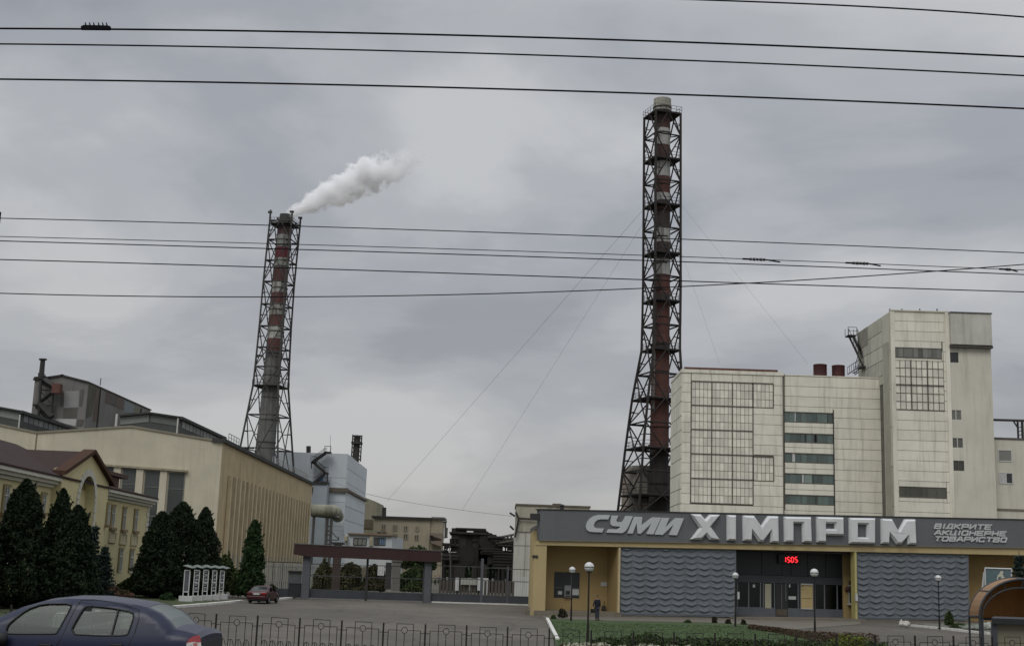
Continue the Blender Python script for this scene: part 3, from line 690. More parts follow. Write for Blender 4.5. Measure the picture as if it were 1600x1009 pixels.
def textmesh(s,size,shear,bold):
    cu=bpy.data.curves.new('t','FONT'); cu.body=s; cu.size=1; cu.extrude=.04; cu.shear=shear; cu.offset=bold; cu.resolution_u=3
    ob=bpy.data.objects.new('t',cu); C.objects.link(ob); dg=bpy.context.evaluated_depsgraph_get(); me=bpy.data.meshes.new_from_object(ob.evaluated_get(dg))
    bpy.data.objects.remove(ob); v=[x.co.copy() for x in me.vertices]; f=[tuple(p.vertices) for p in me.polygons]; return v,f
def textline(s,x0,y0,x1,y1,fac,off,mt,name,parent,shear=.4,bold=.028):
    """x0,y0: lower left pixel; x1,y1: upper right"""
    v,f=textmesh(s,1,shear,bold)
    mx=max(p.x for p in v); mn=min(p.x for p in v); ny=min(0,0); hy=max(p.y for p in v)
    A=fac.pt(x0,y0,off); B=fac.pt(x1,y0+(x1-x0)*.018,off); T=fac.pt(x0,y1,off)
    ux=(B-A); h=(T-A).z
    m=MB(); m.add([A+ux*((p.x-mn)/(mx-mn))+Vector((0,0,h*p.y/hy))+fac.n*p.z for p in v],f,.5)
    return m.build(name,mt,parent)
sl=mat('small_letter',(.46,.48,.47),.5)
GL={'В':[[(0,0),(0,6),(3.6,6),(4,5.4),(3.4,3.2),(0,3.2)],[(3.4,3.2),(4,2.6),(4,.5),(3.6,0),(0,0)]],'І':[[(2,0),(2,6)]],'Д':[[(-.2,-.5),(0,.4),(4.2,.4),(4.3,-.5)],[(.7,.4),(1.5,6),(3.8,6),(3.8,.4)]],'К':[[(0,0),(0,6)],[(4,6),(.5,3.1),(4,0)]],'Р':[[(0,0),(0,6),(3.7,6),(4,5.5),(4,3.1),(3.7,2.7),(0,2.7)]],
'И':[[(0,6),(0,0),(4,6),(4,0)]],'Т':[[(0,6),(4.2,6)],[(2,6),(2,0)]],'Е':[[(4,6),(0,6),(0,0),(4,0)],[(0,3.1),(3.4,3.1)]],'А':[[(0,0),(1.7,6),(2.6,6),(4.2,0)],[(.7,2),(3.6,2)]],'Ц':[[(0,6),(0,.2),(4,.2)],[(3.5,6),(3.5,.2)],[(4,.2),(4.2,-.8)]],'О':[[(.4,0),(0,.5),(0,5.5),(.4,6),(3.6,6),(4,5.5),(4,.5),(3.6,0),(.4,0)]],'Н':[[(0,0),(0,6)],[(4,0),(4,6)],[(0,3),(4,3)]],'С':[[(4,5),(3.6,6),(.4,6),(0,5.5),(0,.5),(.4,0),(3.6,0),(4,1)]]}
def strokeline(word,x0,x1,yb,yt,name='lettering_line'):
    A=FE.uv(x0,yb); B=FE.uv(x1,yb+(x1-x0)*.018); zt=FE.uv(x0,yt)[1]; wd=[.5 if c=='І' else 1 for c in word]; n=sum(wd); h=(zt-A[1]); adv=(B[0]-A[0])/(n-.25); cum=0; u=adv*.74/4.2; v=h/6; sh_=.42; m=MB(); zs=(B[1]-A[1])/(B[0]-A[0]); k=0
    for q,ch in enumerate(word):
        ox=A[0]+cum*adv-(adv*.22 if ch=='І' else 0); cum+=wd[q]
        for pl_ in GL[ch]:
            for a,b in zip(pl_[:-1],pl_[1:]):
                k+=1; pts=[]
                for (gx,gy) in (a,b): x_=ox+gx*u+gy*v*sh_; pts.append(Vector((x_,A[1]+gy*v+(x_-A[0])*zs)))
                d=(pts[1]-pts[0]); 
                if d.length<1e-6: continue
                d.normalize(); w_=.062; nn=Vector((-d.y,d.x))*w_; e=d*w_*.7
                c=[pts[0]-nn-e,pts[1]-nn+e,pts[1]+nn+e,pts[0]+nn-e]; oo_=.40+.0015*(k%9); m.prism([FE.W(p.x,p.y,oo_+.05) for p in c],-FE.n*.08)
    return m.build(name,sl,band)
strokeline('ВІДКРИТЕ',1456,1543,824.8,818.3); strokeline('АКЦІОНЕРНЕ',1456,1566,834.6,828.4); strokeline('ТОВАРИСТВО',1456,1567,844.2,838.0)
# floodlight / camera on the left corner of the building
m=MB(); q=FE.pt(837.5,807,.1); m.box(q.x-.5,q.x+.25,q.y-.2,q.y+.3,q.z-.25,q.z+.25); m.tube((q.x,q.y,q.z),(q.x+.6,q.y+.2,q.z+.1),.05); m.build('floodlight',darkst,eb)
m=MB(); q=FE.pt(836,869,.1); m.box(q.x-.25,q.x+.2,q.y-.15,q.y+.15,q.z-.1,q.z+.1); m.tube(q,q+Vector((.5,.2,-.15)),.04); m.build('security_camera',darkst,eb)
m=MB(); q=FE.pt(894,795,-3); m.lathe([(.16,0),(.16,.35),(.24,.4),(.1,.5)],q,12); m.build('roof_vent',darkst,eb)
# ------------------------------------------------------------------ left side: grey shed, beige hall, yellow office
hallf=mat('hall_cream',(.49,.455,.35),.88,.12,.3,streak=.25,dirt=(.28,.23,.15),bump=.1,bscale=3)
hallo=mat('hall_ochre',(.46,.37,.225),.88,.13,.5,streak=.5,dirt=(.26,.21,.13))
rib=mat('hall_rib',(.56,.47,.31),.85,.15,.6,streak=.4,dirt=(.2,.15,.09))
gapm=mat('hall_rib_gap',(.12,.085,.05),.9,.2,.6)
corr=mat('shed_grey',(.17,.165,.155),.85,.2,.15,streak=.6,dirt=(.09,.08,.07))
roofd=mat('roof_felt',(.05,.05,.048),.9,.2,.3)
ha=P(348,690,160.0); hz=ha.z
hb=P(488,757,245.0)
HX=ha.x; hall=thing('factory_hall','long beige hall with tall front windows and a ribbed ochre side wall','building',(HX,160,0))
hb=Vector((P(488,757,245).x,245,zat(P(488,757,245).x,245,757)))
FH=Fac((HX-46,154.5),(HX,160)); 
def ZH(px,py): return FH.uv(px,py)
pts=[(-60,650),(0,663.5),(58,675.5),(205,666),(348,690)]
m=MB(); tp=[FH.uv(*p) for p in pts]
m.prism([FH.W(tp[0][0],-.3)]+[FH.W(a,z) for a,z in tp][0:0]+[FH.W(FH.len,-.3)]+[FH.W(a,z) for a,z in reversed(tp)],-FH.n*1.0)
m.build('front_wall',hallf,hall)
m=MB()
for (a,z),(b,y) in zip(tp[:-1],tp[1:]): m.prism([FH.W(a,z-.12,.15),FH.W(b,y-.12,.15),FH.W(b,y+.12,.15),FH.W(a,z+.12,.15)],-FH.n*1.3)
m.build('parapet_cap',mat('cap_stone',(.22,.20,.15),.8,.2,1),hall)
# joint at the valley, lintel and windows
m=MB(); a,z=tp[2]; FH.box(m,a-.1,a+.1,-.3,z-.15,0,.02); m.build('wall_joint',mat('stain',(.2,.17,.12),.9,.3,2),hall)
m=MB(); FH.poly(m,[(150,724),(294,734.5),(294,737.8),(150,727)],0,.5); m.build('window_hood',mat('hood',(.30,.27,.19),.85,.25,1.5,streak=.5),hall)
wg=mat('hall_window_glass',(.055,.062,.06),.35,.15,.4,rnd=.2,spec=.5)
for (x0,x1,y0) in ((160,178,729),(192.5,215,731),(227.5,250.5,735),(264.5,288.5,738)):
    s=FH.rc(x0,y0,x1,y0+12); a0,a1=s[0],s[1]; z1_=s[3]; zb_=z1_-12
    m=MB()
    for k in range(5): FH.box(m,a0,a1,zb_+(z1_-zb_)*k/5,zb_+(z1_-zb_)*(k+1)/5,.0,.02)
    wd=m.build('window',wg,hall); m=MB()
    FH.box(m,a0,a1,z1_-2.05,z1_-1.97,.02,.09); FH.box(m,a0,a1,z1_-5.6,z1_-5.5,.02,.09); FH.box(m,a0-.06,a0+.05,zb_,z1_,.02,.1); FH.box(m,a1-.05,a1+.06,zb_,z1_,.02,.1); FH.box(m,a0,a1,z1_-.1,z1_,.02,.1)
    m.build('window_frame',mat('frame_grey',(.16,.16,.14),.7),wd)
    m=MB(); FH.box(m,a0-1.1,a0-.25,zb_,z1_+.1,.0,.28); m.build('window_pier',hallf,hall)
# side wall
FSd=Fac((HX,160),(hb.x,245)); SL2=FSd.len
m=MB(); m.prism([(HX,160,-.3),(hb.x,245,-.3),(hb.x,245,hb.z),(HX,160,hz)],Vector((-1,0,0))); m.build('side_wall',hallo,hall)
ru=[FSd.uv(357.5,742),FSd.uv(481,787.5)]; zr=min(ru[0][1],ru[1][1])
zr=(ru[0][1]+ru[1][1])/2
a0,a1=ru[0][0],ru[1][0]
m=MB(); FSd.box(m,a0,a1,-.2,zr,.0,.05); m.build('recess_panel',gapm,hall)
nr=24
m=MB()
for i in range(nr+1):
    a=a0+(a1-a0)*i/nr; FSd.box(m,a-.36,a+.36,3.0,zr+.02,.05,.50)
    FSd.box(m,a-.38,a+.38,-.2,3.0,.05,.51)
m.build('concrete_ribs',rib,hall)
m=MB(); FSd.box(m,a0,a1,-.2,4.0,.05,.25); m.build('base_wall',mat('base_grey',(.2,.2,.18),.9,.15,.6,streak=.4),hall)
m=MB()
for (t0,t1) in ((0,1),):
    m.prism([(HX+.35,159.6,hz-.1),(hb.x+.35,245.4,hb.z-.1),(hb.x+.35,245.4,hb.z+.4),(HX+.35,159.6,hz+.4)],Vector((-1.6,0,0)))
m.build('roof_edge',roofd,hall)
m=MB(); body(m,[(HX-60,155,hz-1.2),(HX-.5,160.7,hz-.6),(hb.x-.5,244.5,hb.z-.5),(HX-60,244.5,hb.z-1)],zb=hz-3); m.build('roof',roofd,hall)
m=MB(); m.prism([(hb.x,245,-.3),(hb.x-60,245,-.3),(hb.x-60,245,hb.z),(hb.x,245,hb.z)],Vector((0,-.6,0))); m.build('end_wall',hallo,hall)
m=MB() # roof railing
for (y0,y1) in ((165,172),(200,240)):
    k=int((y1-y0)/1.6)
    pp=[]
    for i in range(k+1):
        y=y0+(y1-y0)*i/k; t=(y-160)/85; x=HX+(hb.x-HX)*t-.3; z=hz+(hb.z-hz)*t+.4; m.tube((x,y,z),(x,y,z+1.15),.045,n=4); pp.append(Vector((x,y,z+1.15)))
    m.path(pp,.05,4); m.path([p-Vector((0,0,.5)) for p in pp],.035,4)
m.build('roof_railing',mat('rail_grey',(.3,.3,.29),.6),hall)
# roof monitors
gl=mat('monitor_wall',(.075,.08,.075),.8,.2,.3,streak=.3); gs=mat('monitor_glazing',(.16,.17,.16),.5,.15,.4,rnd=.3)
def monitor(pts,Y,depth,label):
    F_=Fac((-90,Y),(-20,Y)); t=thing('roof_monitor',label,'roof lantern',(F_.pt(*pts[0]).x,Y,hz-1))
    up3=[F_.uv(*p) for p in pts]  # roofline
    zb_=hz-2
    m=MB(); m.prism([F_.W(up3[0][0],zb_),F_.W(up3[-1][0],zb_)]+[F_.W(a,z) for a,z in reversed(up3)],-F_.n*depth); m.build('wall',gl,t)
    m=MB()
    for (a,z),(b,y) in zip(up3[:-1],up3[1:]):
        k=max(1,int((b-a)/3))
        for i in range(k):
            p0=a+(b-a)*i/k; p1=a+(b-a)*(i+1)/k; q0=z+(y-z)*i/k; q1=z+(y-z)*(i+1)/k
            m.prism([F_.W(p0+.1,q0-1.15,.06),F_.W(p1-.1,q1-1.15,.06),F_.W(p1-.1,q1-.2,.06),F_.W(p0+.1,q0-.2,.06)],-F_.n*.05)
    a,z=up3[-1]
    for i in range(12): y=Y+1+(depth-2)*i/12; x=F_.W(a,0).x; m.prism([(x+.04,y+.1,z-1.2),(x+.04,y+(depth-2)/12-.2,z-1.2),(x+.04,y+(depth-2)/12-.2,z-.3),(x+.04,y+.1,z-.3)],Vector((-.06,0,0)))
    m.build('glazing_strip',gs,t)
    m=MB()
    for (a,z),(b,y) in zip(up3[:-1],up3[1:]): m.prism([F_.W(a,z-.12,.5),F_.W(b,y-.12,.5),F_.W(b,y+.1,.5),F_.W(a,z+.1,.5)],-F_.n*(depth+.8))
    a,z=up3[-1]; m.prism([F_.W(a-.1,z-.25,.5),F_.W(a+.4,z-.3,.5),F_.W(a+.4,z+.08,.5),F_.W(a-.1,z+.1,.5)],-F_.n*(depth+.8))
    m.build('roof',roofd,t)
    return t
monitor([(-90,650),(-40,635),(0,636.5),(33,642.5)],164,24,'dark roof lantern on the beige hall at the left picture edge')
monitor([(188,649.5),(235,645),(282,652)],165,26,'dark roof lantern with a glazed strip in the middle of the beige hall roof')
m=MB(); q=P(30,660,161); m.tube(q-Vector((0,0,1)),q+Vector((0,0,1.0)),.09); m.build('vent_pipe',whitef,hall)
m=MB(); q=P(277,668,163); m.tube(q-Vector((0,0,1)),q+Vector((0,0,1.2)),.1); m.build('vent_pipe',whitef,hall)
m=MB(); q=P(182,655,163); m.tube(q-Vector((0,0,1)),q+Vector((0,0,.7)),.15); m.build('vent_pipe',whitef,hall)
# grey shed behind
YS=200.0; FG=Fac((-90,YS),(-40,YS)); sp=[(54.5,593),(98,586),(138,597)]; g3=[FG.uv(*p) for p in sp]
xL=FG.W(g3[0][0],0).x; xR=FG.W(g3[-1][0],0).x
sh=thing('factory_shed','grey patched factory shed with a rooftop flue, rising behind the beige hall roof','building',(xR,YS,0))
m=MB(); m.prism([FG.W(g3[0][0],0),FG.W(g3[-1][0],0)]+[FG.W(a,z) for a,z in reversed(g3)],Vector((0,36,0))); m.build('wall',corr,sh)
m=MB()
for (a,z),(b,y) in zip(g3[:-1],g3[1:]): m.prism([FG.W(a-.2,z-.1,.3),FG.W(b+.1,y-.1,.3),FG.W(b+.1,y+.12,.3),FG.W(a-.2,z+.12,.3)],Vector((0,36.8,0)))
m.build('roof',roofd,sh)
dk=mat('patch_dark',(.10,.095,.085),.9,.2,.3,streak=.3); lt=mat('patch_light',(.24,.245,.235),.85,.12,.4); rd=mat('patch_brown',(.125,.10,.085),.9,.2,.4,streak=.4); bl=mat('patch_blue',(.19,.215,.22),.85,.1,.4)
def fp(fac,poly,mt,o=.04,name='cladding_patch'):
    m=MB(); fac.poly(m,poly,0,o); m.build(name,mt,sh)
c5=lambda *a:[(x/6.308,560+y/6.306) for x,y in a]
fp(FG,c5((635,320),(780,318),(775,480),(628,485)),lt); fp(FG,c5((600,320),(634,320),(626,470),(592,470)),dk); fp(FG,c5((795,305),(832,305),(810,470),(782,472)),dk)
fp(FG,c5((628,490),(765,485),(755,590),(620,592)),dk); fp(FG,c5((520,465),(556,465),(540,580),(510,580)),dk)
fp(FG,c5((550,592),(755,595),(745,665),(640,640),(548,610)),mat('patch_white',(.4,.4,.38),.8,.15,.5)); fp(FG,c5((765,598),(830,600),(815,665),(755,668)),dk)
FG2=Fac((xR,YS),(xR,YS+36))
fp(FG2,c5((880,240),(945,270),(905,560),(845,590)),mat('patch_olive',(.095,.092,.07),.9,.2,.3,streak=.3)); fp(FG2,c5((945,275),(985,295),(955,620),(910,620)),rd)
fp(FG2,c5((1045,325),(1222,405),(1218,505),(1035,430)),rd); fp(FG2,c5((1090,360),(1150,385),(1140,470),(1080,440)),dk,.06); fp(FG2,c5((1228,415),(1325,460),(1322,535),(1222,530)),bl); fp(FG2,c5((1328,470),(1380,490),(1378,535),(1326,535)),mat('patch_olive2',(.17,.17,.13),.9))
m=MB(); 
for px in (985,1385): p=FG2.pt(px/6.308,560+(px-985)*.5/6.3+300/6.3,.12); m.tube((p.x,p.y,8),(p.x,p.y,zat(p.x,p.y,560+(285 if px==985 else 490)/6.3)),.1)
p=FG2.pt(156.5,602); m.tube(p,p+Vector((0,0,1.2)),.07); m.build('drainpipe',darkst,sh)
# flue with conveyor galleries
p=P(63.5,648,198.5); m=MB(); a_=Vector((p.x,198.5,p.z)); zt=zat(p.x,198.5,560.5)
m.tube(P(60,650,198.5),P(64.2,592,198.5),.22,n=8); m.tube(P(64.2,592,198.5),P(67,562,198.5),.42,.36,n=10); m.tube(P(67,562.3,198.5),P(67.1,560.5,198.5),.62,n=10)
m.build('flue',darkst,sh)
m=MB()
for a,b,r_ in (((66,592),(88,607),.55),((88,607),(60,630),.35),((60,631),(80,652),.75),((63,609),(82,609),.1),((60,633),(84,633),.1),((83,612),(82,650),.2),((64,612),(80,630),.07),((66,600),(84,609),.1),((53,590),(72,588),.15),((60,582),(60,590),.06),((70,584),(70,590),.06),((52,632),(66,633),.2)):
    m.tube(P(*a,198.8),P(*b,198.8),r_,n=4)
m.build('conveyor_gallery',darkst,sh)
m=MB(); p=P(90,607.5,198.6); m.box(p.x-.65,p.x+.65,p.y-.8,p.y+.3,p.z-.75,p.z+.75); m.build('conveyor_head',rust,sh)
# ---------------- yellow office
yel=mat('office_yellow',(.52,.465,.265),.88,.10,.5,bump=.08,bscale=6)
tile=mat('brown_roof',(.033,.017,.0145),.9,.15,1.2,streak=.2,bump=.4,bscale=8)
trim=mat('white_trim',(.5,.49,.42),.75,.08,1)
yn=Vector((P(234,781,130).x,130)); 
yf=Vector((P(-5,724,86).x,86)); dy=(yf-yn).normalized(); yfar=yf+dy*14
ofc=thing('office_building','two-storey yellow office with brown roof, white cornice and an arched gable','building',(yn.x,130,0))
FY=Fac((yfar.x,yfar.y),(yn.x,yn.y)); YLn=FY.len
U=lambda x,y:FY.uv(x,y)
zc=(U(237,779)[1]+U(0,725)[1])/2+.1
qd=U(172,765); gl_=U(101,745)[0]; gr_=qd[0]; 
zeave=U(205,775)[1]
m=MB(); FY.box(m,0,YLn,-.2,zeave-.35,-12,0); m.build('wall',yel,ofc)
FYG=Fac((FY.W(0,0,.85)).to_tuple()[:2],(FY.W(YLn,0,.85)).to_tuple()[:2]); U0=U; U=lambda x,y:FYG.uv(x,y)
gl_=U(101,745)[0]
# gable
apx=U(143.5,709.5); gl0=gl_-.1; gr0=U(173,758)[0]
# arch opening: between px 122..152
ax0=U(119.5,800)[0]; ax1=U(153.5,800)[0]; 
aL_=U(124,790)[0]; aR_=U(149,790)[0]; acx=(aL_+aR_)/2; ar=(aR_-aL_)/2; zac=U(137,747)[1]-ar*.9
zsh_l=U(101,738)[1]; zsh_r=U(173,756)[1]
zs_=min(zsh_l,zsh_r)+.3
outer=[(gl0,-.2),(gr0,-.2),(gr0,zs_),(acx+.1,apx[1]),(gl0,zs_)]
hole=[(acx-ar,1.2),(acx+ar,1.2)]+[(acx+ar*math.cos(t*math.pi/16),zac+ar*math.sin(t*math.pi/16)) for t in range(17)]
hole=[(acx-ar,1.2)]+[(acx-ar*math.cos(t*math.pi/16),zac+ar*math.sin(t*math.pi/16)) for t in range(17)]+[(acx+ar,1.2)]
loops=[[Vector((a,z,0)) for a,z in outer],[Vector((a,z,0)) for a,z in hole]]; tr=tessellate_polygon(loops); fl=loops[0]+loops[1]
m=MB(); n_=len(fl); vf=[FY.W(v.x,v.y,.7) for v in fl]; vb=[FY.W(v.x,v.y,.0) for v in fl]
fs=[t for t in tr]+[(5+i,5+(i+1)%len(hole),n_+5+(i+1)%len(hole),n_+5+i) for i in range(len(hole))]+[(i,(i+1)%5,n_+(i+1)%5,n_+i) for i in range(5)]
m.add(vf+vb,fs); m.build('gable_wall',yel,ofc)
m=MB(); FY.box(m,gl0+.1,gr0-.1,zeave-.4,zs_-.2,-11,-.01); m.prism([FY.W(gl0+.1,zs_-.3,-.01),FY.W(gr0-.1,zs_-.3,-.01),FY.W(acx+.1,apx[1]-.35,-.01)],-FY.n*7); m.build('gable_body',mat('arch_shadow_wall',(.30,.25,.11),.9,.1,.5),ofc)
m=MB()
for t in range(-5,17+5):
    if t<0: c=(acx-ar-.25,zac+(t)*.55+.2)
    elif t>16: c=(acx+ar+.25,zac-(t-16)*.55+.2)
    else: c=None
    if c: FY.box(m,c[0]-.27,c[0]+.27,c[1]-.24,c[1]+.24,.7,.82)
    else:
        a=math.pi-(t+.0)*math.pi/16; a2=a-.16; pp=[(acx+math.cos(k)*rr,zac+math.sin(k)*rr) for rr,k in ((ar,a+.085),(ar,a-.085),(ar+.55,a-.085),(ar+.55,a+.085))]
        m.prism([FY.W(x,z,.82) for x,z in pp],-FY.n*.12)
m.build('arch_stones',trim,ofc)
m=MB()
for sgn,(x0,z0),(x1,z1_) in ((-1,(gl0-.5,zs_-.45),(acx+.1,apx[1]+.1)),(1,(gr0+.5,zs_-.45),(acx+.1,apx[1]+.1))):
    m.prism([FY.W(x0,z0,1.1),FY.W(x1,z1_,1.1),FY.W(x1,z1_+.32,1.1),FY.W(x0,z0+.32,1.1)],-FY.n*1.0)
m.build('gable_verge',mat('gable_tile',(.065,.036,.026),.9,.15,1.2,spec=.1),ofc)
m=MB()
for (x0,z0),(x1,z1_) in (((gl0-.4,zs_-.4),(acx+.1,apx[1]+.02)),((gr0+.4,zs_-.4),(acx+.1,apx[1]+.02))):
    m.prism([FY.W(x0,z0,.2),FY.W(x1,z1_,.2),FY.W(x1,z1_+.2,.2),FY.W(x0,z0+.2,.2)],-FY.n*8)
m.build('gable_roof',tile,ofc)
m=MB() # cornices
for a,b in ((0,gl0-.1),(gr0+.1,YLn+.4)):
    m=MB(); FY.box(m,a,b,zeave-.15,zeave+.1,.0,.75); FY.box(m,a,b,zeave-.4,zeave-.15,.0,.5); FY.box(m,a,b,zeave-.65,zeave-.42,.0,.22); m.build('cornice',trim,ofc)
m=MB() # main roof slopes
FYR=Fac((FY.W(0,0,-6)).to_tuple()[:2],(FY.W(YLn,0,-6)).to_tuple()[:2]); zrm=(FYR.uv(8,702)[1]+FYR.uv(118,713)[1])/2
for a,b,e in ((0,acx+2,0),(acx-2,YLn+.4,1)):
    rzz=zrm if e==0 else zeave+1.6
    m.prism([FY.W(a,zeave+.1,.8),FY.W(b,zeave+.1,.8),FY.W(b-(4 if e else 0),rzz,-6),FY.W(a,rzz,-6)],Vector((0,0,.15)))
    m.prism([FY.W(a,rzz,-6),FY.W(b-(4 if e else 0),rzz,-6),FY.W(b,zeave+.1,-13),FY.W(a,zeave+.1,-13)],Vector((0,0,.15)))
    if e: m.prism([FY.W(b,zeave+.1,.8),FY.W(b,zeave+.1,-13),FY.W(b-4,rzz,-6)],Vector((0,0,.15)))
m.build('roof',tile,ofc)
m=MB(); q=FY.uv(183,757); FC3=Fac(FY.W(0,0,-2).to_tuple()[:2],FY.W(YLn,0,-2).to_tuple()[:2]); s=FC3.rc(172,744,186,760); FC3.box(m,s[0],s[1],zeave,s[3],-1,0); FC3.box(m,s[0]-1.6,s[1]+2.2,s[3],s[3]+.35,-1.5,.3); m.build('chimney',mat('chimney_brown',(.07,.04,.033),.8),ofc)
# quoins
m=MB(); z=-.1; k=0
while z<zeave-.75:
    FY.box(m,YLn-(.95 if k%2 else .6),YLn+.06,z,z+.42,0,.07); z+=.5; k+=1
m.build('corner_stones',trim,ofc)
# windows
U=U0
blu=mat('office_glass',(.13,.16,.19),.25,.15,.5,rnd=.2,spec=.6)
def ow(px0,px1,py0,py1,off=0,sill=True,small=False):
    a0=U(px0,(py0+py1)/2)[0]; a1=U(px1,(py0+py1)/2)[0]; z1_=U((px0+px1)/2,py0)[1]; z0=U((px0+px1)/2,py1)[1]
    m=MB(); FY.box(m,a0,a1,z0,z1_,off,off+.03); wd=m.build('window',blu,ofc)
    m=MB(); FY.grid(m,a0,a1,z0,z1_,2,1,.07,off+.02,off+.1); FY.box(m,a0,a1,z0+(z1_-z0)*.66,z0+(z1_-z0)*.7,off+.02,off+.09); m.build('window_frame',trim,wd)
    m=MB(); FY.box(m,a0-.25,a0,z0,z1_+.15,off,off+.12); FY.box(m,a0,a1+.2,z1_,z1_+.18,off,off+.12); m.build('window_reveal',mat('reveal',(.24,.2,.1),.9),wd)
    if sill: m=MB(); FY.box(m,a0-.35,a1+.35,z0-.25,z0,off,off+.3); m.build('sill',mat('sill_brown',(.2,.15,.08),.8),wd)
ow(173.5,178,790.5,824); ow(191,195.5,793.5,827); ow(209,213.5,797,829)
ow(153.5,157.5,787,819,.7); 
ow(185,190,857.5,892,sill=False); ow(202,207,859,893.5,sill=False)
ow(4.5,12,760,801); ow(64,70,772,800); ow(84,90,774,804)
ow(-2,8,815,845)
for px in (175,192,209):
    m=MB(); y=838 if px==175 else 841 if px==192 else 842.5; s=(U(px-4,y)[0],U(px+4,y)[0],U(px,y+6)[1],U(px,y-6)[1])
    FY.box(m,*s,.0,.06); FY.box(m,s[0]-.35,s[0],s[2]-.2,s[3]+.2,0,.12); FY.box(m,s[1],s[1]+.35,s[2]-.2,s[3]+.2,0,.12); FY.box(m,s[0],s[1],s[3],s[3]+.2,0,.12); FY.box(m,s[0],s[1],s[2]-.2,s[2],0,.12)
    m.build('relief_frame',mat('relief_cream',(.42,.38,.24),.8),ofc)
m=MB(); FY.box(m,YLn-3,YLn+.05,-.3,1.1,0,.12); m.build('base_stone',mat('base_brown',(.12,.07,.045),.9),ofc)
# ------------------------------------------------------------------ blue-white block, far buildings, pipe rack
blw=mat('pale_blue_cladding',(.49,.53,.56),.7,.06,.3,streak=.12,rnd=.06,dirt=(.25,.27,.28))
blw2=mat('pale_blue_bright',(.50,.54,.57),.7,.06,.3,rnd=.05)
YB=275.0; b0=P(543.6,709,YB); b1=P(573,731.6,318)
zt=b0.z
bb=thing('process_building','pale blue clad process block with an outside stair, beyond the beige hall','building',(b0.x,YB,0))
m=MB(); body(m,[(b0.x-20,YB,zt+.0),(b0.x,YB,zt),(b1.x,318,zt),(b0.x-20,318,zt)]); m.build('wall_core',seam,bb)
F1=Fac((b0.x-20,YB),(b0.x,YB)); F2=Fac((b0.x,YB),(b1.x,318))
m=MB(); slabs(F1,m,0,20,10,zt,5.2,[0,20],(),gap=.06); 
F1.box(m,0,20,-.3,10,0,.08); m.build('front_cladding',blw,bb)
m=MB(); zb1=F2.uv(543,766)[1]
F2.box(m,0,F2.len,zb1-.4,zb1+.1,0,.6); F1.box(m,20-16.5*.55,20+.5,zb1-.6,zb1+.3,0,.7); m.build('belt_ledge',mat('belt_brown',(.13,.11,.085),.9,.3,1,streak=.5),bb)
m=MB(); slabs(F2,m,0,F2.len,-.3,zb1-.4,3.0,[0,F2.len*.5,F2.len],(),gap=.1); slabs(F2,m,0,F2.len,zb1+.1,zt,3.0,[0,F2.len*.5,F2.len],(),gap=.08); m.build('side_cladding',blw2,bb)
def z3(x,y): return (440+x/5.606,670+y/5.606)
def Q(x,y,Y): return P(*z3(x,y),Y)
m=MB(); YQ=YB-1
body(m,[(Q(280,480,YQ-3).x,YQ-3,Q(280,478,YQ-3).z),(Q(400,480,YQ-3).x,YQ-3,Q(400,482,YQ-3).z),(Q(400,480,YQ-3).x,YB,Q(400,482,YQ-3).z),(Q(280,480,YQ-3).x,YB,Q(280,478,YQ-3).z)])
m.build('front_annex',mat('annex_blue',(.30,.34,.37),.8,.08,.4),bb)
m=MB(); a=Q(275,480,YQ-3.3); b=Q(402,483,YQ-3.3); m.prism([a,b,b+Vector((0,0,.6)),a+Vector((0,0,.6))],Vector((0,3,0))); m.build('annex_ledge',darkst,bb)
m=MB(); Fq=Fac((-60,YQ),(-20,YQ)); Fq.rect(m,*z3(330,415),*z3(370,470),.9,1.1); m.build('blue_door',mat('door_blue',(.10,.16,.28),.6),bb)
m=MB(); Fq.rect(m,*z3(316,895),*z3(344,922),2.3,2.5); m.build('window',darkg,bb)
for (p,q) in (((265,290),(385,200)),((285,295),(380,385)),((385,390),(280,475))):
    pass
m=MB()
def st2(a,b): stair(m,Q(*a,YQ-1),Q(*b,YQ-1),1.6,n=14,th=.3)
st2((390,205),(270,292)); st2((285,300),(385,385)); st2((375,395),(280,475))
for (a,b) in (((255,285),(300,285)),((365,378),(405,378)),((375,195),(430,197))):
    p=Q(*a,YQ-1.8); q=Q(*b,YQ-1.8); m.prism([p,q,q-Vector((0,0,.35)),p-Vector((0,0,.35))],Vector((0,1.8,0))); m.tube(p+Vector((0,0,1.1)),q+Vector((0,0,1.1)),.07); m.tube(p,p+Vector((0,0,1.1)),.05); m.tube(q,q+Vector((0,0,1.1)),.05)
m.tube(Q(262,290,YQ-1),Q(262,345,YQ-1),.12); m.tube(Q(400,385,YQ-1),Q(402,530,YQ-1),.16)
m.build('fire_stair',darkst,bb)
m=MB(); m.tube(Q(427,210,YQ+3),Q(428,55,YQ+3),.05,.03); m.build('mast',greyst,bb)
m=MB(); p=Q(236,205,YQ+4); q=Q(236,150,YQ+4); m.tube(p,q,.5,n=10); m.build('roof_vent',darkst,bb)
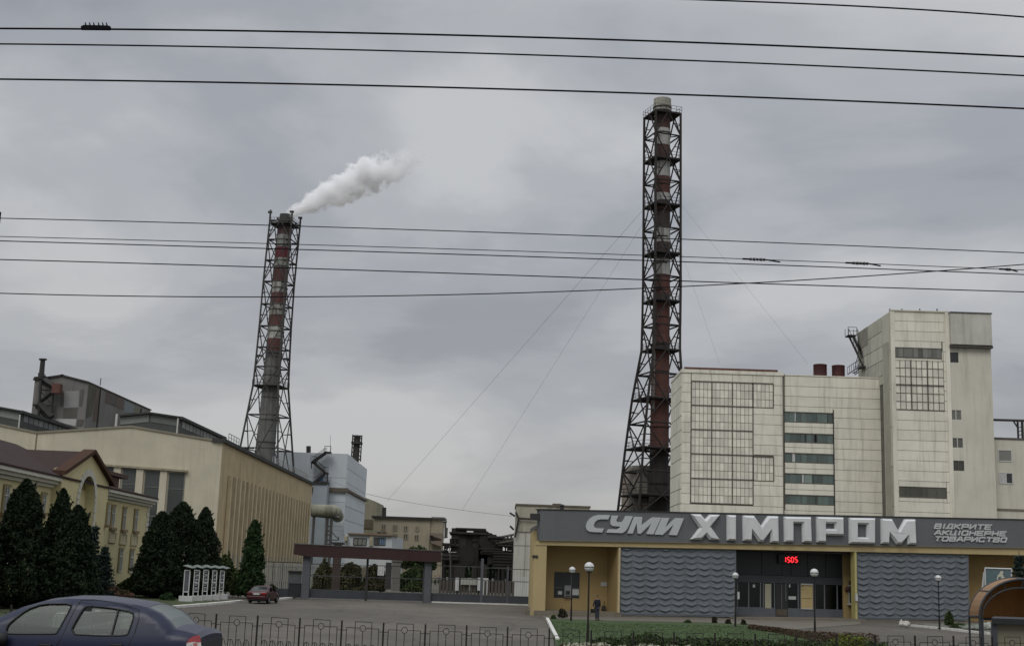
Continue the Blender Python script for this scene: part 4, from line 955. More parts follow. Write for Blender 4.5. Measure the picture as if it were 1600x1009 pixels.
# duct
m=MB(); pts=[Q(262,712,262),Q(440,716,262),Q(478,735,264),Q(492,765,272)]
dm=mat('duct_cream',(.25,.245,.19),.7,.15,.6,streak=.6,dirt=(.08,.08,.06))
n=14
for i,(a,b) in enumerate(zip(pts[:-1],pts[1:])): m.tube(a,b,1.25,n=16,cap=True)
for p in pts[1:-1]: m.lathe([(.01,-1.25)]+[(1.27*math.cos(t),1.27*math.sin(t)) for t in [-1.2,-.8,-.4,0,.4,.8,1.2]]+[(.01,1.25)],p,14)
du=thing('flue_duct','stained cream elevated duct running from the beige hall end to the pale blue block','duct',(pts[1].x,262,0)); m.build('duct',dm,du,True)
m=MB(); YV=262
for x in (285,402,440): m.tube(Q(x,760,YV),(Q(x,760,YV).x,YV,0),.28,n=4)
for y in (850,890,925,970,1005): m.tube(Q(402,y,YV),Q(440,y,YV),.14,n=4)
m.tube(Q(268,752,YV),Q(505,775,YV),.35,n=4); m.tube(Q(440,900,YV),Q(498,965,YV),.1,n=4); m.tube(Q(440,970,YV),Q(500,970,YV),.12,n=4); m.tube(Q(500,940,YV),Q(500,975,YV),.1,n=4)
m.build('support_frame',greyst,du)
# small stack behind blue block
Y=330; ss=thing('flue_stack','short dark stack in an open steel frame behind the pale blue block','chimney',(P(558,725,Y).x,Y,0))
m=MB(); c0=Q(652,265,Y); c1=Q(664,55,Y); m.tube((c0.x-.6,Y,0),c1,.9,.85,n=16); m.build('stack',mat('stack_dark',(.045,.043,.04),.8,.2,.6),ss)
m=MB()
for a,b in (((612,245),(625,48)),((690,285),(703,55))):
    for dy in (-1.2,1.2): m.tube(Q(*a,Y+dy),Q(*b,Y+dy),.17,n=4)
for y in (62,120,265):
    for dy in (-1.2,1.2): m.tube(Q(618 if y<200 else 612,y,Y+dy),Q(702 if y<200 else 692,y,Y+dy),.2,n=4)
for k in range(5):
    for x0 in (618,684): m.tube(Q(x0-k*1.2,70+k*40,Y-1.2),Q(x0+17-k*1.2,92+k*40,Y-1.2),.1,n=4)
a=Q(616,122,Y); b=Q(704,122,Y); m.box(a.x,b.x,Y-1.5,Y+1.5,a.z-.3,a.z+.3)
m.build('steel_frame',darkst,ss)
# tall beige strip building
Y=345.0; tb=thing('warehouse','tall stained beige warehouse wall seen just past the pale blue block','building',(P(588,780,Y).x,Y,0))
def pb(px0,px1,pyt,Y,dep=12,pyt2=None):
    a=P(px0,pyt,Y); b=P(px1,pyt2 or pyt,Y); m=MB(); body(m,[(a.x,Y,a.z),(b.x,Y,b.z),(b.x,Y+dep,b.z),(a.x,Y+dep,a.z)]); return m,a,b
m,a,b=pb(566,589,775,Y,20,784); m.build('wall',mat('far_beige',(.25,.235,.17),.9,.15,.3,streak=.6),tb)
m=MB(); F_=Fac((-80,Y),(0,Y)); F_.rect(m,560,811,582,825,0,.3); m.build('brown_band',mat('far_brown',(.12,.10,.07),.9),tb)
# far beige four window building
Y=330.0; fb=thing('workshop_building','beige two-storey workshop with small dark windows and a thin flue, far down the inner road','building',(P(640,860,Y).x,Y,0))
fbm=mat('far_cream',(.33,.29,.215),.9,.1,.3,streak=.3,dirt=(.2,.17,.12))
F_=Fac((-80,Y),(20,Y)); q=lambda x,y:(560+x/5.31,760+y/5.31)
zt=F_.uv(*q(350,268))[1]
a0=F_.uv(*q(125,380))[0]; a1=F_.uv(*q(592,380))[0]; a2=F_.uv(*q(695,380))[0]
m=MB(); F_.box(m,a0,a1,-.3,zt,-14,0); m.build('wall',fbm,fb)
m=MB(); F_.box(m,a1,a2,-.3,zt+.3,-10,-.5); m.build('rear_wing',fbm,fb)
m=MB(); F_.box(m,a0-.6,a1+.3,zt,zt+.6,-14,.6); m.build('roof_edge',darkst,fb); m=MB(); F_.box(m,a1+.3,a2+.5,zt+.3,zt+.8,-11,.3); m.build('wing_roof_edge',greyst,fb)
for i,(x,y,w_,h_) in enumerate(((208,335,30,42),(303,340,32,44),(393,345,28,40),(487,348,26,38),(393,412,32,40),(483,420,30,42),(300,403,40,22),(195,383,80,22))):
    x0,y0=q(x-w_/2,y-h_/2); x1,y1=q(x+w_/2,y+h_/2); m=MB(); F_.rect(m,x0,y0,x1,y1,0,.1); wd=m.build('window',[mat('far_grey_win',(.12,.11,.09),.6,.3,1),mat('far_grey_win',(0,0,0)),darkg,mat('far_tan_win',(.2,.17,.12)),darkg,darkg,MATS['far_grey_win'],mat('far_brown',(0,0,0))][i],fb)
    m=MB(); s=F_.rc(x0,y0,x1,y1); F_.grid(m,*s,2,1,.2,.1,.2); m.build('window_frame',mat('far_frame',(.27,.24,.18)),wd)
m=MB(); F_.tube=None
p=P(*q(212,262),Y+3); p2=P(*q(214,172),Y+3); m.tube(p,p2,.55,n=8); m.build('flue',darkst,fb)
m=MB()
for a,b in (((595,395),(705,430)),((600,460),(700,490))): x0,y0=q(*a); x1,y1=q(*b); m.prism([P(x0,y0-2,Y-3),P(x1,y1-8,Y-3),P(x1,y1+2,Y-3),P(x0,y0+1,Y-3)],Vector((0,3,0)))
m.build('loading_canopy',mat('far_pinkish',(.19,.15,.12),.9,.2,.5),fb)
m=MB(); s=q(598,395); e=q(620,470); F_.rect(m,*s,*e,.1,2); m.build('dark_bay',darkst,fb)
m=MB()
for a,b in (((700,290),(735,290)),((735,340),(730,420)),((712,420),(740,415)),((722,290),(722,420))): m.tube(P(*q(*a),Y-2),P(*q(*b),Y-2),.25,n=4)
m.build('pipe_bracket',greyst,fb)
# small white building
Y=215.0; sw_=thing('site_office','low white and pale blue site office with blue window bays, behind the gate beam','building',(P(590,860,Y).x,Y,0))
F_=Fac((-60,Y),(0,Y)); qq=lambda x,y:(380+x/4,660+y/4)
m=MB(); F_.poly(m,[qq(635,695),qq(930,705),qq(930,900),qq(635,900)],-8,0); m.build('wall',mat('site_white',(.45,.48,.49),.8,.1,.5),sw_)
pr=F_.pt(*qq(930,705)); pe=P(*qq(1000,740),Y+22)
m=MB(); m.prism([(pr.x+.02,Y+.05,0),(pe.x,Y+22,0),(pe.x,Y+22,pr.z-.05),(pr.x+.02,Y+.05,pr.z-.05)],Vector((-1,.1,0))); m.build('side_wall',MATS['site_white'],sw_)
m=MB(); F_.poly(m,[qq(655,688),qq(940,700),qq(940,708),qq(655,696)],-9,.5); m.build('roof_edge',mat('site_roof',(.2,.14,.10),.8),sw_)
for x0,x1,mt in ((690,770,MATS['grey_pane']),(820,850,MATS['grey_pane']),(850,887,mat('blue_sheet',(.16,.24,.36),.6))):
    a,b=qq(x0,722),qq(x1,765); m=MB(); F_.rect(m,*a,*b,0,.05); wd=m.build('window',mt,sw_); s=F_.rc(*a,*b); m=MB(); F_.grid(m,*s,3,1,.12,.05,.1); m.build('window_frame',darkst,wd)
m=MB(); FSW=Fac((pr.x,Y),(pe.x,Y+22)); 
for t in (.2,.4,.6,.8): z=pr.z; FSW.box(m,FSW.len*t-.9,FSW.len*t+.9,z-4.6,z-1.8,0,.06)
m.build('side_windows',darkg,sw_)
m=MB(); F_.rect(m,*qq(635,710),*qq(655,740),0,1); F_.rect(m,*qq(790,700),*qq(812,770),.0,.3); m.build('grey_pier',mat('pier_grey',(.3,.27,.2),.9,.3,1),sw_)
# ---------------- dark pipe rack between workshop and white store
Y=190.0; pr_=thing('pipe_rack','rusty dark pipe rack and portal frame crowded with vessels, beyond the side gate','pipe rack',(P(750,900,Y).x,Y,0))
r4=lambda x,y:(560+x/5.31,760+y/5.31)
def RP(x,y,dy=0): return P(*r4(x,y),Y+dy)
dkr=mat('rack_rust',(.02,.0185,.017),.9,.35,.6); dkr2=mat('rack_brown',(.032,.028,.024),.9,.3,.6)
for (x,yt) in ((843,345),(1022,370)):
    for dy in (0,7):
        m=MB(); a=RP(x,yt,dy); m.box(a.x-1.2,a.x+1.0,Y+dy-.6,Y+dy+.6,-.2,a.z); m.build('portal_column',dkr2,pr_)
m=MB(); a=RP(808,340); b=RP(1058,360); m.box(a.x,b.x,Y-1,Y+1,b.z,a.z); m.box(a.x,b.x,Y+6,Y+8,b.z,a.z)
a=RP(755,375); b=RP(835,388); m.box(a.x,b.x,Y-1,Y+1,b.z,a.z); a=RP(830,375); b=RP(1070,400); m.box(a.x,b.x,Y-1.2,Y+8,b.z,a.z); m.build('portal_beam',dkr2,pr_)
rg=random.Random(5)
m=MB()
for (x0,y0,x1,y1,d0,d1) in ((850,402,1022,650,5.5,6.5),(1030,520,1290,640,5,6),(690,560,850,690,5,6),(1120,640,1290,690,2,6),(875,405,1005,600,2,7),(1050,430,1110,480,0,6),(1040,500,1165,640,1,6),(690,590,830,660,1,5),(760,380,780,400,0,3),(1080,395,1145,412,0,6),(845,600,1060,650,1,7)):
    a=RP(x0,y0); b=RP(x1,y1); m.box(a.x,b.x,Y+d0,Y+d1,b.z,a.z)
m.build('vessel_box',dkr,pr_)
m=MB()
for (x,y,r_,d0) in ((1075,455,1.3,-1),(1130,500,1.0,-.8),(920,470,1.4,-.5),(975,520,1.7,-.3),(1075,560,1.5,-.6),(905,570,1.5,-.7)):
    a=RP(x,y); m.tube((a.x,Y+d0,a.z),(a.x,Y+5+r_*.3,a.z),r_,n=16)
m.build('vessel',dkr,pr_)
m=MB()
for k in range(70):
    x=rg.uniform(690,1285); yt=400+max(0,(x-1060))*.55+rg.uniform(0,40) if x>1050 else rg.uniform(470,640) if x<830 else rg.uniform(400,620)
    a=RP(x,yt,rg.uniform(-1.5,2)); 
    if rg.random()<.4: m.tube(a,(a.x,a.y,0),rg.uniform(.1,.22),n=5)
    else:
        x2=x+rg.uniform(40,200); x2=min(x2,1290); b=P(r4(x2,0)[0],r4(0,yt)[1]+(r4(x2,0)[0]-r4(x,0)[0])*.034,a.y); m.tube(a,(b.x,a.y,a.z),rg.uniform(.1,.3),n=6)
for y in (555,580,600,625,650,672): m.tube(RP(1120,y,-1),(RP(1290,y,-1).x,Y-1,RP(1120,y,-1).z),.22,n=6)
for x in (1170,1205,1240,1275): a=RP(x,555+abs(x-1205)*.1,-1); m.tube(a,(a.x,a.y,0),.18,n=5)
for (a,b) in (((770,430),(770,490)),((770,430),(820,430)),((800,430),(800,480)),((760,480),(830,490)),((715,480),(770,480)),((715,500),(770,495)),((730,520),(740,480)),((690,575),(830,580)),((690,605),(830,600))): m.tube(RP(*a,-1),RP(*b,-1),.25,n=6)
m.build('pipes',dkr,pr_)
m=MB(); a=RP(765,540,-1); b=RP(812,546,-1); m.box(a.x,b.x,a.y,a.y+1,b.z,a.z); m.build('white_panel',palew,pr_)
# truss bridge
tbg=thing('truss_bridge','light lattice pipe bridge leading from the dark pipe rack up to the white store','bridge',(RP(1200,430).x,Y,0))
m=MB(); tops=[];bots=[]
for dy in (-1,1):
    a=RP(1110,432,dy); b=RP(1298,394,dy); c=RP(1140,474,dy); d=RP(1298,446,dy); m.tube(a,b,.16,n=4); m.tube(c,d,.16,n=4)
    for k in range(6): m.tube(a.lerp(b,k/6),c.lerp(d,(k+.5)/6),.09,n=4); m.tube(c.lerp(d,(k+.5)/6),a.lerp(b,(k+1)/6),.09,n=4)
m.build('truss',mat('truss_grey',(.10,.095,.08),.8),tbg)
# ---------------- white store left of sign
Y=165.0; F_=Fac((-5,Y),(20,Y)); ws=thing('store_building','narrow dirty white store with a pale parapet, immediately left of the sign band','building',(P(805,920,Y).x,Y,0))
a0=F_.uv(*r4(1292,500))[0]; zt=F_.uv(*r4(1400,157))[1]
wsm=mat('dirty_white',(.44,.43,.38),.88,.1,.35,streak=.5,dirt=(.22,.20,.15))
m=MB(); F_.box(m,a0,a0+9.5,-.3,zt-3.3,-12,0); m.build('wall',wsm,ws)
m=MB(); F_.box(m,a0+.1,a0+9.5,zt-3.3,zt,-12,.15); m.build('parapet',mat('parapet_stained',(.36,.345,.27),.9,.15,.5,streak=.8,dirt=(.15,.14,.10)),ws)
m=MB(); F_.box(m,a0,a0+9.6,zt,zt+.2,-12,.3); m.build('parapet_cap',mat('belt_brown',(0,0,0)),ws)
m=MB(); 
for x in (1386,1450): s=F_.uv(*r4(x,400))[0]; F_.box(m,s,s+.06,1,zt-3.4,0,.02)
F_.box(m,a0,a0+9.5,zt-5.1,zt-5.0,0,.02); m.build('wall_joint',mat('joint_grey',(.2,.19,.16)),ws)
m=MB(); s=F_.rc(864,786,877.5,796); F_.box(m,s[0],s[1],s[2]-1,s[3],-3,-.5); m.build('roof_hut',mat('rust_hut',(.12,.10,.08),.9,.3,1),ws)
m=MB(); z=zt-4; 
for (a,b) in ((r4(1330,262),r4(1500,272)),(r4(1300,245),r4(1255,216)),(r4(1290,358),r4(1258,325)),(r4(1330,262),r4(1300,420)),(r4(1305,210),r4(1330,262))): m=MB(); m.tube(P(*a,Y-.5),P(*b,Y-.5),.13,n=5); m.build('wall_bracket',darkst,ws)
# rusty tank / silo under the right tower
Y=214.0; si=thing('storage_silo','rust-stained concrete silo standing inside the feet of the tall right chimney tower','silo',(P(1000,800,Y).x,Y+6,0))
m=MB(); a=P(982,728,Y); b=P(1042,728,Y); m.box(a.x,b.x,Y+2,Y+12,-.2,a.z)
c=((a.x+b.x)/2-2); m.build('shell',mat('silo_rust',(.27,.22,.175),.9,.35,.5,streak=.9,dirt=(.045,.035,.03)),si)
m=MB(); q0=P(1008,735,Y); m.lathe([(2.9,-.2),(2.9,q0.z),(2.4,q0.z+.8),(.1,q0.z+1)],(q0.x,Y+1.5,0),24); m.build('round_vessel',mat('silo_grey',(.22,.20,.17),.85,.3,.6,streak=.8,dirt=(.05,.04,.035)),si,True)
m=MB(); q1=P(1033,760,Y-2); m.lathe([(1.9,8),(2.2,11),(2.2,q1.z+3.4)],(q1.x,Y-1.5,0),20); m.build('dark_hopper',darkst,si,True)
# ------------------------------------------------------------------ chimneys in lattice towers
def stripem(name,bands,zr,base):
    """painted bands by height: bands=list of (z_low, colour) from the bottom"""
    m=bpy.data.materials.new(name); m.use_nodes=True; nt=m.node_tree; b=nt.nodes['Principled BSDF']; b.inputs['Roughness'].default_value=.8
    tc=nt.nodes.new('ShaderNodeTexCoord'); sp=nt.nodes.new('ShaderNodeSeparateXYZ'); nt.links.new(tc.outputs['Object'],sp.inputs[0])
    t=mth(nt,'DIVIDE',sp.outputs[2],zr)
    c=ramp(nt,t,[(max(0,z/zr),col) for z,col in bands],'CONSTANT')
    n=nt.nodes.new('ShaderNodeTexNoise'); n.inputs['Scale'].default_value=.5; n.inputs['Detail'].default_value=7; nt.links.new(tc.outputs['Object'],n.inputs['Vector'])
    f=ramp(nt,n.outputs[0],[(.3,.75),(.7,1.15)],'LINEAR'); c=mixc(nt,1.0,c,f,'MULTIPLY')
    mp=nt.nodes.new('ShaderNodeMapping'); mp.inputs['Scale'].default_value=(1.5,1.5,.06); nt.links.new(tc.outputs['Object'],mp.inputs[0])
    n2=nt.nodes.new('ShaderNodeTexNoise'); n2.inputs['Scale'].default_value=1.2; n2.inputs['Detail'].default_value=5; nt.links.new(mp.outputs[0],n2.inputs['Vector'])
    s=ramp(nt,n2.outputs[0],[(.5,0),(.66,.6)],'LINEAR'); c=mixc(nt,s,c,(.05,.04,.035))
    nt.links.new(c,b.inputs['Base Color']); return m
latm=mat('lattice_dark',(.028,.025,.023),.8,.3,.8); latg=mat('lattice_grey',(.055,.053,.05),.75,.3,.8)
def tower(name,label,Y,cx_,stack,bands,rows,legs,th,plats,mt,topdark,lr=.16,brace=.085,outrig=False):
    """cx_: centre pixel as function of row; legs(row)->(half width near edge m, dx of the frame centre m); rows: list of pixel rows of the rings, top first"""
    c0=lambda py:P(cx_(py),py,Y)
    t=thing(name,label,'chimney',(c0(rows[-1]).x,Y,0))
    # stack
    m=MB(); prof=[]
    pts=[(c0(py),r_) for py,r_ in stack]
    p0,r_0=pts[-1]; d=(pts[0][0]-pts[-1][0]); 
    base=Vector((p0.x-d.x*(p0.z/d.z),Y,0)); 
    seq=[(base,r_0)]+list(reversed(pts))
    for (a,ra),(b,rb) in zip(seq[:-1],seq[1:]): m.tube(a,b,ra,rb,n=32,cap=False)
    # collars
    k=6
    zt=pts[0][0].z
    hoops=[]
    z=4
    while z<zt-1:
        f=z/zt; c=base.lerp(pts[0][0],f); ra=np.interp(z,[q[0].z for q in reversed(pts)],[q[1] for q in reversed(pts)]); m2=MB(); m2.tube(c-Vector((0,0,.09)),c+Vector((0,0,.09)),ra+.1,ra+.1,n=32); hoops.append(m2); z+=4.6
    m.tube(pts[0][0]-Vector((0,0,.2)),pts[0][0],pts[0][1]*.9,pts[0][1]*.9,n=32)
    st=m.build('stack',stripem(name+'_paint',[(zat(c0(py).x,Y,py) if py else 0,col) for py,col in bands],zt+.5,None),t,True)
    [h_.build('stack_hoop',topdark,st) for h_ in hoops]
    # lattice
    L=[]
    for py in rows:
        hw,dx=legs(py); c=c0(py)+Vector((dx,0,0)); q=[]
        for sx,sy in ((-1,-1),(1,-1),(1,1),(-1,1)):
            v=Vector((sx*hw*1.0,sy*hw*1.0,0)); v.rotate(Matrix.Rotation(th,3,'Z')); q.append(c+v)
        L.append(q)
    lowz=L[-1][0].z
    for i in range(4):
        m=MB(); m.path([L[j][i] for j in range(len(L))],lr,6)
        a,b=L[-2][i],L[-1][i]; e=b+(b-a)*(b.z/(a.z-b.z)) ; m.tube(b,e,lr*1.1,n=6); m.build('leg',mt,t)
    foot=[L[-1][i]+(L[-1][i]-L[-2][i])*(L[-1][i].z/(L[-2][i].z-L[-1][i].z)) for i in range(4)]
    LL=L+[[L[-1][i].lerp(foot[i],.5) for i in range(4)],foot]
    for j in range(len(LL)-1):
        m=MB()
        for i in range(4):
            k=(i+1)%4; a,b,c,d=LL[j][i],LL[j][k],LL[j+1][i],LL[j+1][k]
            m.tube(a,b,brace*1.15,n=5)
            mid=(c+d)/2; mt_=(a+b)/2; ml=(a+c)/2; mr=(b+d)/2
            if j%2: m.tube(a,mid,brace,n=5); m.tube(b,mid,brace,n=5)
            else: m.tube(mt_,c,brace,n=5); m.tube(mt_,d,brace,n=5)
            cc=(a+b+c+d)/4
            m.tube(ml,(a.lerp(mid,.5) if j%2 else mt_.lerp(c,.5)),brace*.75,n=4); m.tube(mr,(b.lerp(mid,.5) if j%2 else mt_.lerp(d,.5)),brace*.6,n=4)
        # ties to stack
        sc_=c0(rows[min(j,len(rows)-1)]) if j<len(rows) else LL[j][0].lerp(LL[j][2],.5)
        for i in range(4):
            v=(LL[j][i]-Vector((sc_.x,Y,LL[j][i].z))); m.tube(LL[j][i],LL[j][i]-v*.55,brace*.8,n=4)
        m.build('brace_bay',mt,t)
    pm=mat('platform_dark',(.02,.019,.019),.9,.2,1)
    for (py,ext) in plats:
        hw,dx=legs(py); c=c0(py)+Vector((dx,0,0)); m=MB(); Rz=Matrix.Rotation(th,4,'Z')
        r_=np.interp(c.z,[q[0].z for q in reversed(pts)],[q[1] for q in reversed(pts)])+.1
        e=hw+ext; out=[(-e,-e),(e,-e),(e,e),(-e,e)]; loops=[[Vector((x,y,0)) for x,y in out],[Vector((r_*math.cos(a*math.pi/8),r_*math.sin(a*math.pi/8),0)) for a in range(16)]]
        tr=tessellate_polygon(loops); fl=[Matrix.Translation(c)@Rz@v for v in loops[0]+loops[1]]
        m.add(fl+[v-Vector((0,0,.22)) for v in fl],[tuple(q) for q in tr]+[tuple(k+20 for k in q) for q in tr]+[(i,(i+1)%4,20+(i+1)%4,20+i) for i in range(4)])
        pf=m.build('platform',pm,t); m=MB()
        cs=[Matrix.Translation(c)@Rz@Vector((x,y,0)) for x,y in out]
        for i in range(4):
            a,b=cs[i],cs[(i+1)%4]
            for zz in (.55,1.1): m.tube(a+Vector((0,0,zz)),b+Vector((0,0,zz)),.035,n=4)
            for k in range(5): p=a.lerp(b,k/5); m.tube(p,p+Vector((0,0,1.1)),.035,n=4)
        m.build('railing',mt,pf)
    return t,L
Wt=(.42,.42,.40); Rd=(.105,.04,.03); Dk=(.05,.036,.032); Br=(.075,.04,.032)
# right tower
YR=210.0
cxr=lambda py:np.interp(py,[156,440,700,900],[1035,1034,1030,1028])
def legr(py):
    hw=np.interp(py,[150,545,600,628,700,750,806,860],[2.33,2.36,2.9,3.15,3.5,3.8,4.15,4.6]); dx=np.interp(py,[150,545,700,806],[0.0,.0,-.9,-1.2])
    return hw,dx
rows=[181,216,252,287,323,360,398,435,472,510,548,586,625,663,702,738,775,806]
tR,LR=tower('chimney','taller right chimney, red and white banded, in a dark lattice tower behind the cream block',YR,cxr,
 [(156,1.50),(176,1.52),(178,1.36),(230,1.36),(430,1.40),(700,1.56)],
 [(None,(.03,.026,.025)),(702,Rd),(560,Rd),(548,Dk),(538,Rd),(476,Dk),(462,Rd),(432,Wt),(408,Dk),(382,Wt),(357,Dk),(332,Br),(326,Dk),(318,Wt),(305,Rd),(278,Wt),(255,Dk),(249,Br),(229,Wt),(205,Br),(190,Dk),(177,(.30,.29,.24))],
 rows,legr,R(19),[(181,.15),(252,.1),(323,.1),(398,.1),(472,.1),(548,.1),(625,0),(702,.0),(775,.0)],latm,mat('hoop_dark',(.03,.025,.022),.9),lr=.22,brace=.125)
# pale down pipe on the right tower
m=MB(); 
pv=None
for py in (178,250,330,400,470,560,640):
    p=P(cxr(py)-10,py,YR-2.35)
    if pv: m.tube(pv,p,.20,n=8)
    pv=p
m.build('down_pipe',mat('pipe_pale',(.16,.155,.145),.7,.3,.8),tR)
# left tower
YL=262.0
cxl=lambda py:np.interp(py,[336,440,510,600,715,800],[447.5,437.5,431.5,423.5,414,407])
def legl(py):
    hw=np.interp(py,[330,445,510,560,605,650,700,740],[2.42,2.45,2.5,2.6,2.75,3.35,4.0,4.5]); dx=np.interp(py,[330,440,510,600,700],[-.1,-.2,-.15,.0,.2]); return hw,dx
rowsl=[349,378,410,443,478,512,545,575,604,650,702]
tL,LL_=tower('chimney','steaming left chimney with red, white and grey bands, behind the beige hall',YL,cxl,
 [(336,1.42),(352,1.45),(400,1.5),(510,1.62),(600,1.75),(715,1.95)],
 [(None,(.135,.135,.132)),(585,(.14,.14,.135)),(562,(.085,.084,.083)),(551,(.11,.045,.037)),(531,(.38,.38,.35)),(512,(.11,.042,.037)),(494,(.36,.36,.33)),(477,(.10,.037,.032)),(459,(.36,.36,.33)),(441,(.09,.035,.033)),(421,(.30,.31,.28)),(405,(.12,.018,.025)),(388,(.25,.26,.24)),(369,(.07,.04,.038)),(355,(.045,.045,.045))],
 rowsl,legl,R(-12),[(352,.0),(604,.15)],latg,mat('hoop_grey',(.06,.058,.055),.8),lr=.2,brace=.115)
for i in range(4): m=MB(); p=LL_[0][i]; m.tube(p,p+Vector((0,0,2.0 if i!=0 else 2.3)),.2,n=6); m.box(p.x-.5,p.x+.35,p.y-.2,p.y+.2,p.z+1.6,p.z+2.0); m.build('corner_mast',latg,tL)
for py in (378,410,443,478,512,558):
    hw,dx=legl(py); c=P(cxl(py),py,YL)+Vector((dx,0,0))
    for sx,sy in ((-1,-1),(1,1),(1,-1),(-1,1)):
        v=Vector((sx*hw*.82,sy*hw*.82,0)); v.rotate(Matrix.Rotation(R(-12),3,'Z')); q=c+v; m=MB(); m.box(q.x-.62,q.x+.62,q.y-.5,q.y+.5,q.z-.12,q.z+.12); m.build('corner_bracket',latg,tL)
# obstruction lights / guy wires
def wire(pts,rad,label,mt,cat='cable',name='guy_wire',grp=None,n=5):
    m=MB(); m.path(pts,rad,n); o=m.build(name,mt); tag(o,label,cat,grp); return o
gw=mat('guy_steel',(.24,.24,.25),.5,.1,1)
def guy(a,b,ya,yb,label,sag=0,rad=.035):
    A=P(*a,ya); B=P(*b,yb); pts=[A.lerp(B,i/24)-Vector((0,0,sag*4*(i/24)*(1-i/24))) for i in range(25)]; return wire(pts,rad,label,gw,grp='guy wires of the right tower')
guy((1003,330),(605,782),209,300,'long thin guy wire from the right tower down to the beige workshop roof',rad=.024)
guy((1003,352),(722,797),209,260,'steeper thin guy wire from the right tower down towards the pipe rack',rad=.018)
guy((1066,322),(1262,568),209,190,'thin guy wire from the right tower down to the block roof near the rust tanks',rad=.018)
guy((1066,398),(1125,570),209,185,'short thin guy wire from the right tower down to the middle of the block roof',rad=.016)
A=[(520,752),(560,768),(600,777.5),(660,788),(740,799),(800,806)]
o=wire([P(x,y,225) for x,y in A],.035,'sagging cable strung from the pale blue block across to the white store',gw)
# steam
YP=YL; p0=P(444,338.5,YP); p1=P(664,232,YP); ax=(p1-p0); Ln=ax.length
me=bpy.data.meshes.new('steam'); bm=bmesh.new(); bmesh.ops.create_cube(bm,size=1); 
for v in bm.verts: v.co=Vector(((v.co.x+.5)*(Ln+5)-2,v.co.y*11,v.co.z*13+.3))
bm.to_mesh(me); bm.free(); st=bpy.data.objects.new('steam',me); C.objects.link(st); st.location=p0; st.rotation_euler=(0,-math.atan2(ax.z,ax.x),0)
tag(st,'white steam plume drifting right from the left chimney top','steam',kind='stuff')
vm=bpy.data.materials.new('steam'); vm.use_nodes=True; nt=vm.node_tree; nt.nodes.clear(); N=nt.nodes.new; L_=nt.links.new
out=N('ShaderNodeOutputMaterial'); pv_=N('ShaderNodeVolumePrincipled'); L_(pv_.outputs[0],out.inputs['Volume'])
pv_.inputs['Color'].default_value=(.995,.995,1,1); pv_.inputs['Anisotropy'].default_value=.1
tc=N('ShaderNodeTexCoord'); 
def noi(scale,det,loc):
    mp=N('ShaderNodeMapping'); mp.inputs['Location'].default_value=loc; L_(tc.outputs['Object'],mp.inputs[0]); n=N('ShaderNodeTexNoise'); n.inputs['Scale'].default_value=scale; n.inputs['Detail'].default_value=det; n.inputs['Roughness'].default_value=.55; L_(mp.outputs[0],n.inputs['Vector']); return n
na=noi(.36,6,(3,1,2)); nb=noi(.07,1,(0,5,9))
sep=N('ShaderNodeSeparateXYZ'); L_(tc.outputs['Object'],sep.inputs[0]); X,Y_,Z=sep.outputs
sn=N('ShaderNodeSeparateColor'); L_(nb.outputs['Color'],sn.inputs[0])
u=mth(nt,'DIVIDE',X,Ln)
offz=mth(nt,'MULTIPLY',mth(nt,'SUBTRACT',sn.outputs[0],.5),mth(nt,'MULTIPLY',u,5.0))
offy=mth(nt,'MULTIPLY',mth(nt,'SUBTRACT',sn.outputs[1],.5),mth(nt,'MULTIPLY',u,6.0))
zz=mth(nt,'ADD',Z,offz); yy=mth(nt,'ADD',Y_,offy)
rr=mth(nt,'SQRT',mth(nt,'ADD',mth(nt,'MULTIPLY',zz,zz),mth(nt,'MULTIPLY',yy,yy)))
# radius profile along plume
prof=N('ShaderNodeFloatCurve'); cv=prof.mapping.curves[0]; 
for i,(a,b) in enumerate(((0,.16),(.07,.20),(.25,.33),(.5,.42),(.72,.40),(1,.16))):
    if i<2: cv.points[0 if i==0 else 1].location=(a,b) if i==0 else (1,.16)
    if 0<i<5: cv.points.new(a,b)
prof.mapping.update(); L_(mth(nt,'MAXIMUM',u,0.0),prof.inputs[1])
rad=mth(nt,'MULTIPLY',prof.outputs[0],7.2)
nz=mth(nt,'MULTIPLY',mth(nt,'SUBTRACT',na.outputs[0],.5),mth(nt,'ADD',mth(nt,'MULTIPLY',u,13),2.2))
f=mth(nt,'SUBTRACT',mth(nt,'ADD',rad,nz),rr)
dn=mth(nt,'MULTIPLY',f,2.4,True)
up_=ramp(nt,u,[(0.0,1.0),(.55,.8),(.78,.22),(1.0,0.01)],'LINEAR'); lo_=mth(nt,'GREATER_THAN',u,-.035)
d=mth(nt,'MULTIPLY',mth(nt,'MULTIPLY',dn,up_),mth(nt,'MULTIPLY',lo_,2.2)); L_(d,pv_.inputs['Density'])
me.materials.append(vm)
# ------------------------------------------------------------------ gate, fences
gcol=mat('gate_grey',(.05,.056,.065),.6,.12,1,streak=.2); gcol2=mat('pillar_grey',(.095,.10,.11),.8,.1,1)
maroon=mat('beam_maroon',(.043,.023,.021),.8,.12,.6,streak=.15)
ga=P(476,935,118); gb_=P(834,946,118)
za=G(476,935); zb2=G(668,941); zc2=G(832,945.5)
FGt=Fac((za.x,za.y),(zc2.x,zc2.y)); 
gt=thing('gate_portal','slate gate portal with a long maroon roof beam and two low-panelled mesh leaves','gate',(za.x,za.y,0))
m=MB(); FGt.poly(m,[(460,849.5),(688,861),(688,878),(668,877),(480,869),(459,865.5)],-.8,.9); m.build('roof_beam',maroon,gt)
m=MB(); FGt.poly(m,[(459.5,848.3),(688.5,859.8),(688.5,861.2),(459.5,849.7)],-.85,.95); m.build('beam_cap',mat('cap_grey',(.1,.1,.1),.7),gt)
